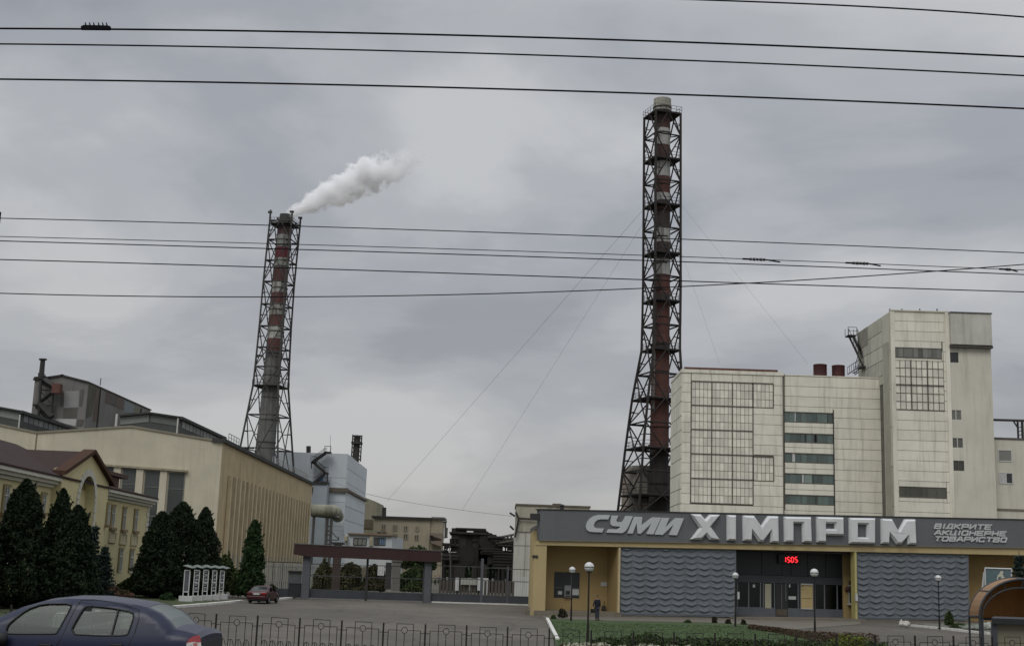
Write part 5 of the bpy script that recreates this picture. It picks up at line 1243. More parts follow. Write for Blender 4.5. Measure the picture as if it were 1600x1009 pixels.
def gbox(x0,x1,yt,o0,o1,mt,name,par,zb_=-.1,yb=None):
    a0=FGt.uv(x0,900)[0]; a1=FGt.uv(x1,900)[0]; z1_=FGt.uv((x0+x1)/2,yt)[1]; z0=zb_ if yb is None else FGt.uv((x0+x1)/2,yb)[1]
    m=MB(); FGt.box(m,a0,a1,z0,z1_,o0,o1); return m.build(name,mt,par)
gbox(472,484,868,-.5,.5,gcol2,'pillar',gt); gbox(662.5,673,876,-.5,.5,gcol2,'pillar',gt)
wm=mat('gate_wire',(.07,.075,.08),.6)
def leaf(x0,x1,ytop,ylow,par,name='gate_leaf'):
    a0=FGt.uv(x0,900)[0]; a1=FGt.uv(x1,900)[0]; xm=(x0+x1)/2; zt=FGt.uv(xm,ytop)[1]; zl=FGt.uv(xm,ylow)[1]
    m=MB(); FGt.box(m,a0+.04,a1-.04,.12,zl,-.03,.03); lf=m.build(name,gcol,par)
    m=MB(); 
    for z in (zl+.03,(zl*.45+zt*.55),zt): FGt.box(m,a0,a1,z-.035,z+.035,-.04,.04)
    for a in (a0,a1-.07): FGt.box(m,a,a+.07,.1,zt,-.045,.045)
    m.build('leaf_frame',wm,lf)
    m=MB(); k=int((a1-a0)/.28)
    for i in range(1,k): a=a0+(a1-a0)*i/k; FGt.box(m,a-.006,a+.006,zl,zt,-.006,.006)
    m.build('mesh_wires',wm,lf)
leaf(484,572.5,882,922,gt); leaf(574,662,884,926,gt)
gbox(571.5,575,872,-.1,.1,darkst,'stop_post',gt)
g2=thing('side_gate','wide low-panelled mesh gate wing between the portal and the entrance building','gate',(zb2.x,zb2.y,0))
leaf(674,752,884,928,g2); leaf(754,793,887,931,g2); leaf(794,832,889,932,g2)
for x in (753,793.5): gbox(x-(2 if x<760 else .8),x+(2 if x<760 else .8),872 if x<760 else 884,-.1,.1,gcol2,'post',g2,zb_=-.5)
k1=FGt.uv(674,942)[0];k2=FGt.uv(834,946)[0]; m=MB(); FGt.box(m,k1,k2,0,.13,.2,.4); m.build('kerb_strip',whitek,g2)
# low fence and box left of portal
lf=thing('yard_fence','low grey panel fence running left from the gate portal behind the cypress','fence',(za.x-3,za.y,0))
m=MB(); FGt.rect(m,395,919,472,932,-.2,-.1); m.build('panel',gcol,lf)
m=MB(); FGt.rect(m,400,877,472,878.3,-.3,-.22); 
for x in (405,425,440): FGt.rect(m,x,878,x+1,932,-.3,-.22)
m.build('top_rail',darkst,lf)
bx=thing('guard_box','small grey steel box cabinet at the left foot of the gate portal','cabinet',(za.x-1,za.y,0))
m=MB(); FGt.rect(m,450.5,892.5,471,911,-.9,.1); m.build('cabinet',mat('cab_grey',(.09,.10,.10),.7,.15,1),bx)
m=MB(); FGt.rect(m,450,911,471.5,933,-.9,.05); m.build('base',mat('cab_dark',(.03,.032,.035),.8),bx)
m=MB(); FGt.rect(m,449.5,891,472,893,-1,.3); m.build('lid',darkst,bx)
# pale picket fence at the hall foot, seen through the gate
pf=thing('picket_fence','pale paling fence at the foot of the ribbed hall wall','fence',(P(430,900,150).x,150,0))
FP=Fac((P(400,900,165).x,165),(P(552,900,190).x,190)); m=MB(); a=0
while a<FP.len: FP.box(m,a,a+.22,0,3.2,0,.08); a+=.5
m.build('palings',mat('paling_grey',(.32,.32,.29),.8,.15,1),pf)
m=MB(); FP.box(m,0,FP.len,.6,.75,-.06,0); FP.box(m,0,FP.len,2.6,2.75,-.06,0); m.build('rail',greyst,pf)
# things behind the gate
bw=thing('brown_pillar','brown square pipe pillar standing behind the left gate leaf','pillar',(P(526,910,140).x,140,0)); m=MB(); a=P(524,905,140); m.box(a.x-.35,a.x+.45,139.6,140.4,-.1,5.4); m.build('shaft',mat('pillar_brown',(.055,.04,.034),.85,.2,1),bw); m=MB(); m.box(a.x-.6,a.x+.7,139.3,140.7,5.4,5.65); m.build('cap',darkst,bw)
def pl_obj(kind,label,cat,px,py0,px1,py1,Y,mt,dep,extra=None):
    t=thing(kind,label,cat,(P((px+px1)/2,py1,Y).x,Y,0)); a=P(px,py0,Y); b=P(px1,py1,Y); m=MB(); m.box(a.x,b.x,Y,Y+dep,max(-.1,b.z-.6),a.z); m.build('body',mt,t); return t,a,b
t,a,b=pl_obj('valve_post','dark slim cabinet post with a white board beside it behind the right gate leaf','post',603,878,610,912,150,darkst,.5)
m=MB(); m.box(a.x-.9,a.x-.15,150,150.1,2.2,5.5); m.build('white_board',palew,t)
t,a,b=pl_obj('gate_pier','broad grey concrete pier behind the right gate leaf','pillar',613,877,624,915,150,mat('pier2',(.13,.125,.11),.9,.2,1),.8)
m=MB(); m.box(a.x-.1,a.x+1.1,149.9,150.9,a.z,a.z+.15); m.build('cap',greyst,t)
t,a,b=pl_obj('pale_shed','white flat-roofed shed low beside the yard road behind the side gate','shed',763,903,753,921,170,palew,2)
wl=thing('yard_wall','pale paling enclosure with whitewashed posts behind the side gate','fence',(P(733,915,150).x,150,0))
FW=Fac((P(686,910,158).x,158),(P(800,918,158).x,158))
m=MB(); a=0
while a<FW.len: FW.box(m,a,a+.3,-.1,1.9,0,.05); a+=.42
m.build('palings',mat('paling_brown',(.075,.066,.055),.9,.2,1),wl)
for x0,x1 in ((711.5,717),(746,752)): m=MB(); FW.rect(m,x0,902,x1,922,.0,.5); m.build('white_post',palew,wl)
m=MB(); FW.rect(m,720,903,745,913,.3,.35); m.build('white_panel',mat('fence_pale',(.3,.3,.27),.8,.2,2),wl)
w2=thing('white_railing','white paling railing in front of the narrow white store','fence',(P(818,918,150).x,150,0))
FW2=Fac((P(804,918,152).x,152),(P(834,920,152).x,152)); m=MB(); a=0
while a<FW2.len: FW2.box(m,a,a+.14,-.1,2.6,0,.05); a+=.24
FW2.box(m,0,FW2.len,2.3,2.42,-.04,0); FW2.box(m,0,FW2.len,.3,.42,-.04,0); m.build('palings',palew,w2)
pl=thing('round_planter','low round concrete planter with a whitewashed rim on the yard road','planter',G(709,927).to_tuple()); q=G(709,927); 
m=MB(); m.lathe([(1.0,-.05),(1.05,.28),(.85,.3),(.8,.2),(.01,.2)],q,24); m.build('ring',mat('planter',(.09,.09,.08),.9,.2,2),pl); m=MB(); m.lathe([(1.1,-.04),(1.12,.06),(1.06,.07),(1.06,-.04)],q,24); m.build('rim',whitek,pl)
pole=thing('yard_pole','thin pale pole standing in the round planter of the yard','pole',(q.x-.3,q.y+.3,0)); m=MB(); m.tube((q.x-.3,q.y+.3,0),(P(702,862,q.y+.3).x,q.y+.3,P(702,852,q.y+.3).z),.06); m.build('shaft',greyst,pole); m=MB(); m.lathe([(.12,.05),(.12,.15),(.06,.2)],(q.x-.3,q.y+.3,0),10); m.build('collar',greyst,pole)
# ------------------------------------------------------------------ front railing
ironm=mat('black_iron',(.016,.013,.012),.55,.3,6)
posts=[(18,944.5),(82,948),(147,950),(211,952.5),(275,955),(338.5,958.2),(403,961),(469,965),(534.5,968.4),(599.6,972),(665,974.3),(729.5,976),(793.4,978.6),(858.5,980.8),(924,983.3),(990,985.3),(1053,986.7),(1117,988),(1180,989),(1244,990.3),(1306.7,991.3),(1367,992),(1429.5,992.2),(1489.6,992.5),(1550,993),(1611,993.5)]
posts=[(18-64.6*k,944.5-2.9*k) for k in range(7,0,-1)]+posts+[(1611+61*k,993.5+.3*k) for k in range(1,7)]; YFc=31.0; tops=[P(x,y,YFc+(.0015*(x-800))) for x,y in posts]
fn=thing('iron_railing','low black wrought-iron railing with circle and arch panels along the road edge','railing',(tops[19].x,YFc,gz(tops[19].x,YFc)))
rg=random.Random(3)
for i,t_ in enumerate(tops):
    m=MB(); m.box(t_.x-.019,t_.x+.019,t_.y-.019,t_.y+.019,gz(t_.x,t_.y)-.1,t_.z); m.build('post',ironm,fn)
for i,(a,b) in enumerate(zip(tops[:-1],tops[1:])):
    m=MB(); Ls=(b-a).length/1.02; ln=Vector((rg.uniform(-.006,.006),0,rg.uniform(-.012,.012))); zt=(a.z+b.z)/2-a.z
    def V(x,z): 
        f=x/1.02; p=a.lerp(b,f); return Vector((p.x,p.y,p.z+z))+ln
    r=.0085
    gnd=-(a.z-gz(a.x,a.y)); bot=gnd+.14
    cxx=.515; x0,x1=.12,.905
    m.tube(V(0,-.225),V(x0,-.225),r); m.tube(V(x1,-.225),V(1.02,-.225),r)
    m.tube(V(x0,-.165),V(x0,bot),r); m.tube(V(x1,-.165),V(x1,bot),r)
    m.tube(V(x0,-.165),V(cxx-.07,-.165),r); m.tube(V(cxx+.07,-.165),V(x1,-.165),r)
    m.path([V(.325,bot),V(.325,-.02),V(.73,-.02),V(.73,bot)],r)
    m.path([V(cxx+.07*math.cos(k*math.pi/8),-.165+.07*math.sin(k*math.pi/8)) for k in range(17)],r)
    m.tube(V(cxx,-.235),V(cxx,bot),r); m.tube(V(0,bot),V(1.02,bot),r*1.2)
    for c_ in (.19,.385,.58,.775):
        m.path([V(c_-.075,-.68)]+[V(c_+.055*-math.cos(k*math.pi/8),-.60+.06*math.sin(k*math.pi/8)) for k in range(9)]+[V(c_+.085,-.69)],r)
        m.tube(V(c_,-.54),V(c_,bot),r*.9)
    m.build('railing_panel',ironm,fn)
# ------------------------------------------------------------------ globe lamps
globe=mat('opal_globe',(.55,.56,.55),.35,.06,3,spec=.5)
def lamp(px,pyg,px2,Y,rpx,label):
    x=P(px2,960,Y).x; g0=gz(x,Y); top=P(px,pyg,Y); r_=rpx/2000*Y; b=Vector((x,Y,g0))
    t=thing('globe_lamp',label,'street lamp',b.to_tuple(),group='white globe lamps in front of the entrance building')
    m=MB(); tp=Vector((x,Y,top.z-r_*.9)); m.tube(b,b+Vector((0,0,1.0)),.075,.06,n=10); m.tube(b+Vector((0,0,1.0)),tp,.045,.04,n=10); m.lathe([(.13,0),(.13,.06),(.08,.1)],b,12); m.build('pole',ironm,t)
    m=MB(); c=Vector((x,Y,top.z)); m.lathe([(r_*math.sin(a),-r_*math.cos(a)) for a in np.linspace(.05,3.09,18)],c,24); m.build('globe',globe,t,True)
    m=MB(); m.lathe([(r_*.45,-r_*1.08),(r_*.6,-r_*.85),(r_*.3,-r_*.8)],c,14); m.lathe([(r_*1.015,-.02),(r_*1.015,.02)],c,24); m.build('lamp_collar',darkst,t)
lamp(893.5,890,892.5,92,5.0,'small globe lamp in front of the cream recess, left of the tallest lamp')
lamp(921.5,885.5,919,64,7.6,'largest globe lamp, standing beside the man in the dark jacket')
lamp(1150,899,1149,89,4.9,'globe lamp at the right edge of the left relief panel')
lamp(1273,894.5,1273,76,6.4,'globe lamp in front of the yellow notice board')
lamp(1465.5,903,1467.5,95,4.9,'globe lamp in front of the right relief panel')
# ------------------------------------------------------------------ information boards
bm_=mat('board_photo',(.05,.055,.075),.4,.8,6,rnd=.3); bframe=mat('board_white',(.50,.51,.50),.6,.08,2)
for i,(x0,x1,yt,yb,xb0,xb1) in enumerate(((288.5,298,889.5,923.5,280,302),(304,313,889.5,923,302,317),(318.5,327,889.3,922.5,317,331.5),(332.5,340,890,921.8,331.5,343.5),(344.5,351.5,890.5,921.5,345,355.5))):
    Y=104+i*2.2; Y=104-i*.9
    b0=G((x0+x1)/2-2,938.8-i*.9); Y=b0.y
    lab=['leftmost photo board with an unbroken grey panel, nearest the tall dark thujas','second photo board from the left on a whitewashed block','middle photo board of the row of five','fourth photo board from the left on a whitewashed block','rightmost and narrowest photo board, nearest the red car'][i]
    t=thing('display_board',lab,'display board',b0.to_tuple(),group='row of five white-framed photo boards')
    a=P(x0,yt,Y); b=P(x1,yt,Y); c=P(x0-2,yb,Y); wd=b.x-a.x; sk=Vector((.35,0,0))*0
    F_=Fac((a.x,Y),(b.x,Y)); zt=a.z; zm=c.z; zb_=b0.z+.35
    m=MB()
    for s_ in (0,wd-.07): F_.box(m,s_,s_+.07,zb_,zt,-.06,.06)
    F_.box(m,0,wd,zt-.08,zt,-.06,.07); F_.box(m,0,wd,zm-.06,zm+.02,-.06,.07); 
    if i: F_.box(m,0,wd,zt-(zt-zm)*.62,zt-(zt-zm)*.58,-.06,.07)
    m.build('frame',bframe,t)
    m=MB()
    if i==0: F_.box(m,.05,wd-.05,zm,zt-.05,-.03,.03)
    else:
        for k in range(5): F_.box(m,.07,wd-.07,zm+(zt-zm)*k/5+.03,zm+(zt-zm)*(k+1)/5-.03,-.03,.03)
    m.build('picture_panel',bm_ if i else mat('board_grey',(.11,.11,.13),.4),t)
    if i:
        m=MB()
        for k in range(5):
            z_=zm+(zt-zm)*k/5; F_.box(m,.12,wd-.2,z_+.12,z_+.16,.03,.04); F_.box(m,.15,wd-.12,z_+.24,z_+.32,.03,.04)
        m.build('picture_print',palew,t)
    m=MB(); q0=P(xb0,0,Y).x; q1=P(xb1,0,Y).x; q0=P(xb0,935,Y).x; q1=P(xb1,935,Y).x; m.box(q0+.01,q1-.01,Y-.25,Y+.25,b0.z-.1,b0.z+.42); m.build('base_block',bframe,t,bevel=.02)
    m=MB(); m.prism([(a.x-.05,Y-.35,zt+.30),(b.x+.22,Y-.35,zt+.12),(b.x+.38,Y+.45,zt+.2),(a.x+.1,Y+.45,zt+.38)],Vector((0,0,.04))); m.build('canopy',mat('board_roof',(.16,.19,.17),.6),t)
    m=MB(); m.tube((a.x+.1,Y+.1,zt),(a.x+.2,Y+.1,zt+.38),.03); m.tube((b.x-.1,Y+.1,zt),(b.x+.1,Y+.1,zt+.35),.03); m.build('canopy_strut',greyst,t)
# ------------------------------------------------------------------ foliage
def leaves(mb,fn,n,size,rg,bright=0.0):
    V=[];Fc=[];Rr=[]
    for k in range(n):
        p,s,b=fn(rg)
        if p is None: continue
        d=Vector((rg.gauss(0,1),rg.gauss(0,1),rg.gauss(0,1)+.4)).normalized(); e=d.orthogonal().normalized(); e.rotate(Matrix.Rotation(rg.uniform(0,6.28),3,d)); f=d.cross(e)
        s*=size*rg.uniform(.6,1.4); i=len(V)+len(mb.v)
        V+= [tuple(p+e*s),tuple(p+f*s*.6),tuple(p-e*s),tuple(p-f*s*.6)]; Fc.append((i,i+1,i+2,i+3)); Rr.append(min(1,max(0,b+rg.uniform(-.25,.25))))
    mb.v+=V; mb.f+=Fc; mb.r+=Rr
thl=leafm('thuja_leaf',(.008,.015,.009),(.022,.036,.016)); thl2=leafm('cypress_leaf',(.016,.034,.014),(.035,.065,.022)); bush=leafm('bush_leaf',(.018,.03,.012),(.06,.085,.028)); spr=leafm('spruce_leaf',(.012,.024,.02),(.03,.048,.04)); olive=leafm('olive_leaf',(.032,.033,.017),(.075,.072,.034)); rose=leafm('flower_mix',(.028,.042,.02),(.15,.075,.06)); yel_l=leafm('yellow_green_leaf',(.07,.09,.015),(.16,.18,.03))
bark=mat('bark',(.06,.045,.035),.95,.3,4)
def thuja(x,Y,h,r,label,seed,lm=thl,group=None,n=9000,shape=1.0,size=.105,kind='thuja_tree'):
    rg=random.Random(seed); g0=gz(x,Y)
    t=thing(kind,label,'tree',(x,Y,g0),group=group)
    bumps=[(rg.uniform(0,6.28),rg.uniform(.03,.97),rg.uniform(.12,.3)) for _ in range(60)]
    ph=rg.uniform(0,9)
    def fn(rg):
        v=min(.995,rg.random()**1.1); a=rg.uniform(0,6.28)
        prof=min(1,(v/.10)**.5 if v<.10 else 1)*((1-v)**(.62*shape))*1.08
        prof=max(.0,prof)
        nn=noise.noise(Vector((math.cos(a)*1.8,math.sin(a)*1.8,v*h*.9+seed)))*.36+noise.noise(Vector((math.cos(a)*5,math.sin(a)*5,v*h*2.4+seed)))*.34
        rr=r*prof*(1+nn)*(1-.45*rg.random()**2.2)
        p=Vector((x+rr*math.cos(a),Y+rr*math.sin(a),g0+.12+v*h))
        return p,1.0,.42+nn*1.3
    m=MB(); leaves(m,fn,int(n*1.9),size,rg)
    for k in range(70):
        v=rg.uniform(.05,.93); a=rg.uniform(0,6.28); pr=r*((1-v)**(.62*shape))*1.02; s0=Vector((x+pr*.8*math.cos(a),Y+pr*.8*math.sin(a),g0+v*h)); e0=Vector((x+(pr+.1+.25*rg.random())*math.cos(a),Y+(pr+.1+.25*rg.random())*math.sin(a),g0+v*h+rg.uniform(.25,.6)))
        def fs(rg,s0=s0,e0=e0): u=rg.random(); return s0.lerp(e0,u)+Vector((rg.gauss(0,.06),rg.gauss(0,.06),rg.gauss(0,.07)))*(1.3-u),1,.45
        leaves(m,fs,40,size*.8,rg)
    m.build('crown',lm,t)
    m=MB(); m.tube((x,Y,g0-.1),(x,Y,g0+h*.85),.12,.02,n=8)
    for k in range(14): z=g0+h*(.1+.05*k); a=rg.uniform(0,6.28); l=r*(1-.045*k)*.8; m.tube((x,Y,z),(x+l*math.cos(a),Y+l*math.sin(a),z+l*.8),.03,.01,n=4)
    m.build('trunk',bark,t); return t
def th(px,pyt,Y,wpx,label,seed,**k):
    p=P(px,pyt,Y); return thuja(p.x,Y,p.z-gz(p.x,Y),wpx/2/2000*Y,label,seed,**k)
gl_='tall dark thujas in front of the yellow office'
th(42,751,84,104,'broadest tall thuja at the far left, in front of the yellow office',1,group=gl_,n=16000)
th(99,766,86,66,'slim tall thuja between the broad left thuja and the arched gable',2,group=gl_,n=10000)
th(122,792,85,86,'shorter thuja below the arched gable, right of the slim one',3,group=gl_,n=10000)
th(-12,800,82,60,'thuja cut by the left picture edge',4,group=gl_,n=5000)
gr_='dense thujas in front of the hall windows'
th(254,801,113,76,'left rounded thuja of the clump before the hall windows',5,group=gr_,n=12000,shape=.85)
th(287,786,116,88,'middle and tallest thuja of the clump before the hall windows',6,group=gr_,n=13000,shape=.9)
th(322,794,119,66,'right pointed thuja of the clump before the hall windows',7,group=gr_,n=9000)
th(399,814,121,37,'single slender green cypress behind the red car',8,lm=thl2,n=9000,shape=.75,kind='cypress_tree')
# spruce
def spruce(px,pyt,Y,wpx,label,seed):
    p=P(px,pyt,Y); x=p.x; g0=gz(x,Y); h=p.z-g0; r=wpx/2/2000*Y; rg=random.Random(seed); t=thing('spruce_tree',label,'tree',(x,Y,g0))
    m=MB(); m2=MB(); m2.tube((x,Y,g0-.1),(x,Y,g0+h),.12,.02,n=8)
    V=0
    for k in range(16):
        f=k/16; z=g0+h*(.08+.9*f); L_=r*(1-f)**.85*1.05+.08
        for j in range(9):
            a=rg.uniform(0,6.28); l=L_*rg.uniform(.75,1.15); e=Vector((x+l*math.cos(a),Y+l*math.sin(a),z-.12*l+.25*l*(f))); s=Vector((x,Y,z)); m2.tube(s,e,.025,.008,n=4)
            def fn(rg,s=s,e=e): u=rg.random()**.7; p=s.lerp(e,u)+Vector((rg.gauss(0,.09),rg.gauss(0,.09),rg.gauss(-.04,.07)))*(1.2-u*.5); return p,1,.5
            leaves(m,fn,55,.075,rg)
    m.build('crown',spr,t); m2.build('trunk',bark,t)
spruce(165,850,92,46,'small blue-green spruce at the foot of the yellow office',11)
spruce(150,815,93,30,'thin spruce with drooping tips beside the arched gable',12)
spruce(1592,861,78,52,'dark conifer top at the right picture edge above the arched canopy',13)
def shrub(px,py,wpx,hpx,lm,label,seed,n=1600,Y=None,size=.09,cat='shrub',kind='shrub',group=None,stem=True):
    q=G(px,py) if Y is None else P(px,py,Y); 
    if Y is not None: q.z=gz(q.x,q.y)
    sc_=q.y/2000; w_=wpx*sc_/2; h_=hpx*sc_; rg=random.Random(seed); t=thing(kind,label,cat,q.to_tuple(),group=group)
    def fn(rg):
        a=rg.uniform(0,6.28); v=rg.uniform(-.2,1); rr=math.sqrt(max(0,1-max(0,v)**2))*(1-.5*rg.random()**2); nn=noise.noise(Vector((math.cos(a)*1.5+seed,math.sin(a)*1.5,v*2)))*.5
        return q+Vector((w_*rr*(1+nn)*math.cos(a),w_*rr*(1+nn)*math.sin(a)*.8,max(.02,h_*(.15+.85*max(0,v))*(1+nn*.6)))),1,.5+nn
    m=MB(); leaves(m,fn,n,size,rg); m.build('foliage',lm,t); m=MB()
    for k in range(6): a=k*1.05; m.tube(q,q+Vector((w_*.5*math.cos(a),w_*.4*math.sin(a),h_*.7)),.02,.008,n=4)
    m.build('stem',bark,t); return t
shrub(205,931,52,26,bush,'loose green shrub at the foot of the yellow office corner',21,3500,size=.12)
shrub(228,926,34,30,thl2,'dark shrub touching the left side of the thuja clump',22,2600,size=.12)
shrub(170,934,60,18,rose,'low rose bush with pale blooms before the yellow office',23,2600,size=.1)
shrub(352,931,34,56,bush,'olive green bush between the thuja clump and the cypress',24,4500,size=.14)
shrub(372,933,26,34,bush,'smaller bush just left of the cypress',25,2500,size=.12)
shrub(425,928,20,14,bush,'low shrub behind the red car at the white kerb',26,1200)
shrub(262,937,22,10,thl2,'low dark ground bush left of the display boards',27,1200)
shrub(30,946,90,10,yel_l,'yellow-green low hedge at the foot of the left thujas',28,3500)
shrub(865,967,8,6,bush,'tiny round bush at the lawn corner by the white kerb',29,400,size=.06)
shrub(878,965,13,13,mat('x',(0,0,0)) if 0 else leafm('dark_brown_leaf',(.02,.02,.012),(.045,.04,.025)),'round dark bush on the lawn left of the small lamp',30,900,size=.06)
dbl=bpy.data.materials['dark_brown_leaf']
shrub(1075,973.5,10,5,bush,'flat tuft at the lawn edge below the left relief panel',31,400,size=.05)
shrub(1116,973,9,9,dbl,'first small brown bush at the lawn edge, left of the entrance lamp',32,500,size=.05)
shrub(1138,974.5,8,7,dbl,'second small brown bush, touching the entrance lamp on its left',33,500,size=.05)
shrub(1162,976,9,8,dbl,'small brown bush just right of the entrance lamp',34,500,size=.05)
shrub(1484,978,14,20,bush,'green bush right of the rightmost globe lamp',35,1200,size=.07)
shrub(1500,981,26,7,bush,'low green patch on the gravel bed',36,900,size=.06)
q=G(890,1003)
shrub(882,998,18,12,leafm('red_brown_leaf',(.05,.022,.015),(.10,.05,.03)),'reddish brown low bush at the lower left lawn corner',37,1000,Y=58,size=.06)
shrub(893,996,16,14,bush,'dark green bush beside the reddish one',38,900,Y=58,size=.06)
# hedge and flower border = uncountable
def hedge(name,pxs,lm,label,seed,n,size,Yw=1.0):
    rg=random.Random(seed); m=MB()
    tot=len(pxs)-1
    def fn(rg):
        u=rg.random()*tot; i=int(u); f=u-i; a,b=pxs[i],pxs[min(i+1,tot)]
        Y=a[3]*(1-f)+b[3]*f; px=a[0]*(1-f)+b[0]*f; yt=a[1]*(1-f)+b[1]*f; 
        p=P(px,yt,Y); zt=p.z; g=gz(p.x,Y); nn=noise.noise(Vector((p.x*.9,seed,0)))*.16+noise.noise(Vector((p.x*2.5,seed,4)))*.2
        v=rg.random()**.8; 
        return Vector((p.x,Y+rg.gauss(0,Yw*.4),g+(zt-g)*(1+nn)*v)),1,.45+nn
    leaves(m,fn,n,size,rg); o=m.build(name,lm); tag(o,label,'hedge',kind='stuff'); return o
hedge('hedge',[(925,997,0,56),(1010,993,0,56),(1080,996,0,56),(1160,999,0,56),(1250,1000,0,57),(1385,1003,0,57)],bush,'ragged low hedge between the lawn and the iron railing',41,9000,.075,1.3)
hedge('flower_border',[(1170,974.5,0,86),(1210,979,0,82),(1260,986,0,74),(1310,990,0,68),(1372,992,0,60)],rose,'pink and brown flower border along the lawn edge',42,6000,.05,.9)
hedge('flower_patch',[(1300,993,0,56),(1335,990,0,56),(1350,996,0,56)],yel_l,'yellow and pink flowers low behind the railing',43,900,.06,.8)
hedge('flower_patch',[(880,1006,0,54),(925,1005,0,54),(970,1008,0,54),(1080,1007,0,54)],leafm('white_flower',(.12,.12,.06),(.55,.55,.45)),'whitish flowers low behind the railing at the lawn front',44,2600,.06,.6)
# greenery behind the gate
shrub(505,924,30,44,olive,'tall ragged olive hedge bush behind the left gate leaf',51,5000,Y=150,size=.2,kind='tall_shrub')
shrub(545,924,46,42,olive,'wide olive bush right of the brown pillar behind the gate',52,6000,Y=155,size=.2,kind='tall_shrub')
shrub(585,922,34,38,olive,'brownish olive bush behind the middle of the gate',53,5000,Y=158,size=.2,kind='tall_shrub')
shrub(645,922,40,38,bush,'dark green bush under the right end of the maroon beam',54,6000,Y=160,size=.2,kind='tall_shrub')
def rtree(px,py_t,Y,wpx,label,seed,lm):
    p=P(px,py_t,Y); g=gz(p.x,Y); t=thing('round_tree',label,'tree',(p.x,Y,g)); rg=random.Random(seed); h=p.z-g; w_=wpx/2/2000*Y
    cl=[(Vector((rg.uniform(-.6,.6)*w_,rg.uniform(-.6,.6)*w_,h*rg.uniform(.5,.85))),rg.uniform(.3,.5)*w_) for _ in range(16)]
    def fn(rg): c,r_=rg.choice(cl); d=Vector((rg.gauss(0,1),rg.gauss(0,1),rg.gauss(0,.8))).normalized()*r_*rg.random()**.4; return Vector((p.x,Y,g))+c+d,1,.4+d.z/r_*.3
    m=MB(); leaves(m,fn,6000,.22,rg); m.build('crown',lm,t); m=MB(); m.tube((p.x,Y,g-.1),(p.x,Y,g+h*.6),.25,.12,n=8)
    for c,_ in cl[:8]: m.tube((p.x,Y,g+h*.45),Vector((p.x,Y,g))+c,.1,.03,n=5)
    m.build('trunk',bark,t)
rtree(647,846,205,44,'round green tree rising just above the maroon gate beam',61,bush)
rtree(665,862,230,40,'dark round tree behind the right gate pillar',62,thl2)
# far treeline
o=hedge('far_trees',[(330,878,0,420),(560,876,0,420),(690,872,0,430),(760,874,0,430),(820,878,0,430)],thl2,'distant dark tree line at the end of the yard',63,9000,.7,8); o['category']='trees'
rg=random.Random(77); gr=leafm('grass_blade',(.036,.062,.02),(.07,.10,.035)); m=MB(); LP=LA+LB
def inlawn(x,y):
    c=False; j=len(LP)-1
    for i in range(len(LP)):
        if (LP[i][1]>y)!=(LP[j][1]>y) and x<(LP[j][0]-LP[i][0])*(y-LP[i][1])/(LP[j][1]-LP[i][1])+LP[i][0]: c=not c
        j=i
    return c
def fn(rg):
    while True:
        x=rg.uniform(min(p[0] for p in LP),max(p[0] for p in LP)); y=rg.uniform(54,90)
        if inlawn(x,y): return Vector((x,y,gz(x,y)+.055+rg.random()*.03)),1,.45+noise.noise(Vector((x*.35,y*.2,0)))*.7+noise.noise(Vector((x*1.5,y*.8,3)))*.4
leaves(m,fn,20000,.032,rg); o=m.build('grass',gr); tag(o,'short green grass of the lawn before the entrance building','grass',kind='stuff')
# rocks / white stones
stn=mat('white_stone',(.48,.47,.42),.9,.2,2,bump=.6,bscale=4); stg=mat('bed_stone',(.16,.18,.15),.9,.25,2,bump=.6,bscale=4)
def rock(px,py,wpx,hpx,mt,label,seed,group=None):
    q=G(px,py); s=q.y/2000; bm=bmesh.new(); bmesh.ops.create_icosphere(bm,subdivisions=3,radius=1); w_=wpx*s/2; h_=hpx*s
    m=MB(); vs=[]
    for v in bm.verts:
        k=1+noise.noise(v.co*1.3+Vector((seed,0,0)))*.45; vs.append((q.x+v.co.x*w_*k,q.y+v.co.y*w_*.8*k,q.z+(v.co.z*.5+.45)*h_*k))
    m.add(vs,[tuple(x.index for x in f.verts) for f in bm.faces]); bm.free(); o=m.build('rock',mt,None,True); tag(o,label,'rock',group); return o
rock(1408.5,978,8,9.5,stn,'left white boulder of the pair on the forecourt, the smaller one',1)
rock(1416.5,979,9,10.5,stn,'right white boulder of the pair on the forecourt, the bulkier one',2)
gk='grey stones lining the gravel bed'
rock(1512,984,24,8,stg,'long flat grey stone of the gravel bed nearest the green bush',3,gk); rock(1530,985,20,9,stg,'grey stone between the long flat one and the canopy foot',4,gk); rock(1542,984,16,12,mat('pale_stone',(.30,.31,.28),.9,.3,2),'pale grey stone at the foot of the canopy arch',5,gk); rock(1440,978,10,4,dirt,'small brown stone at the pointed end of the gravel bed',6,gk)
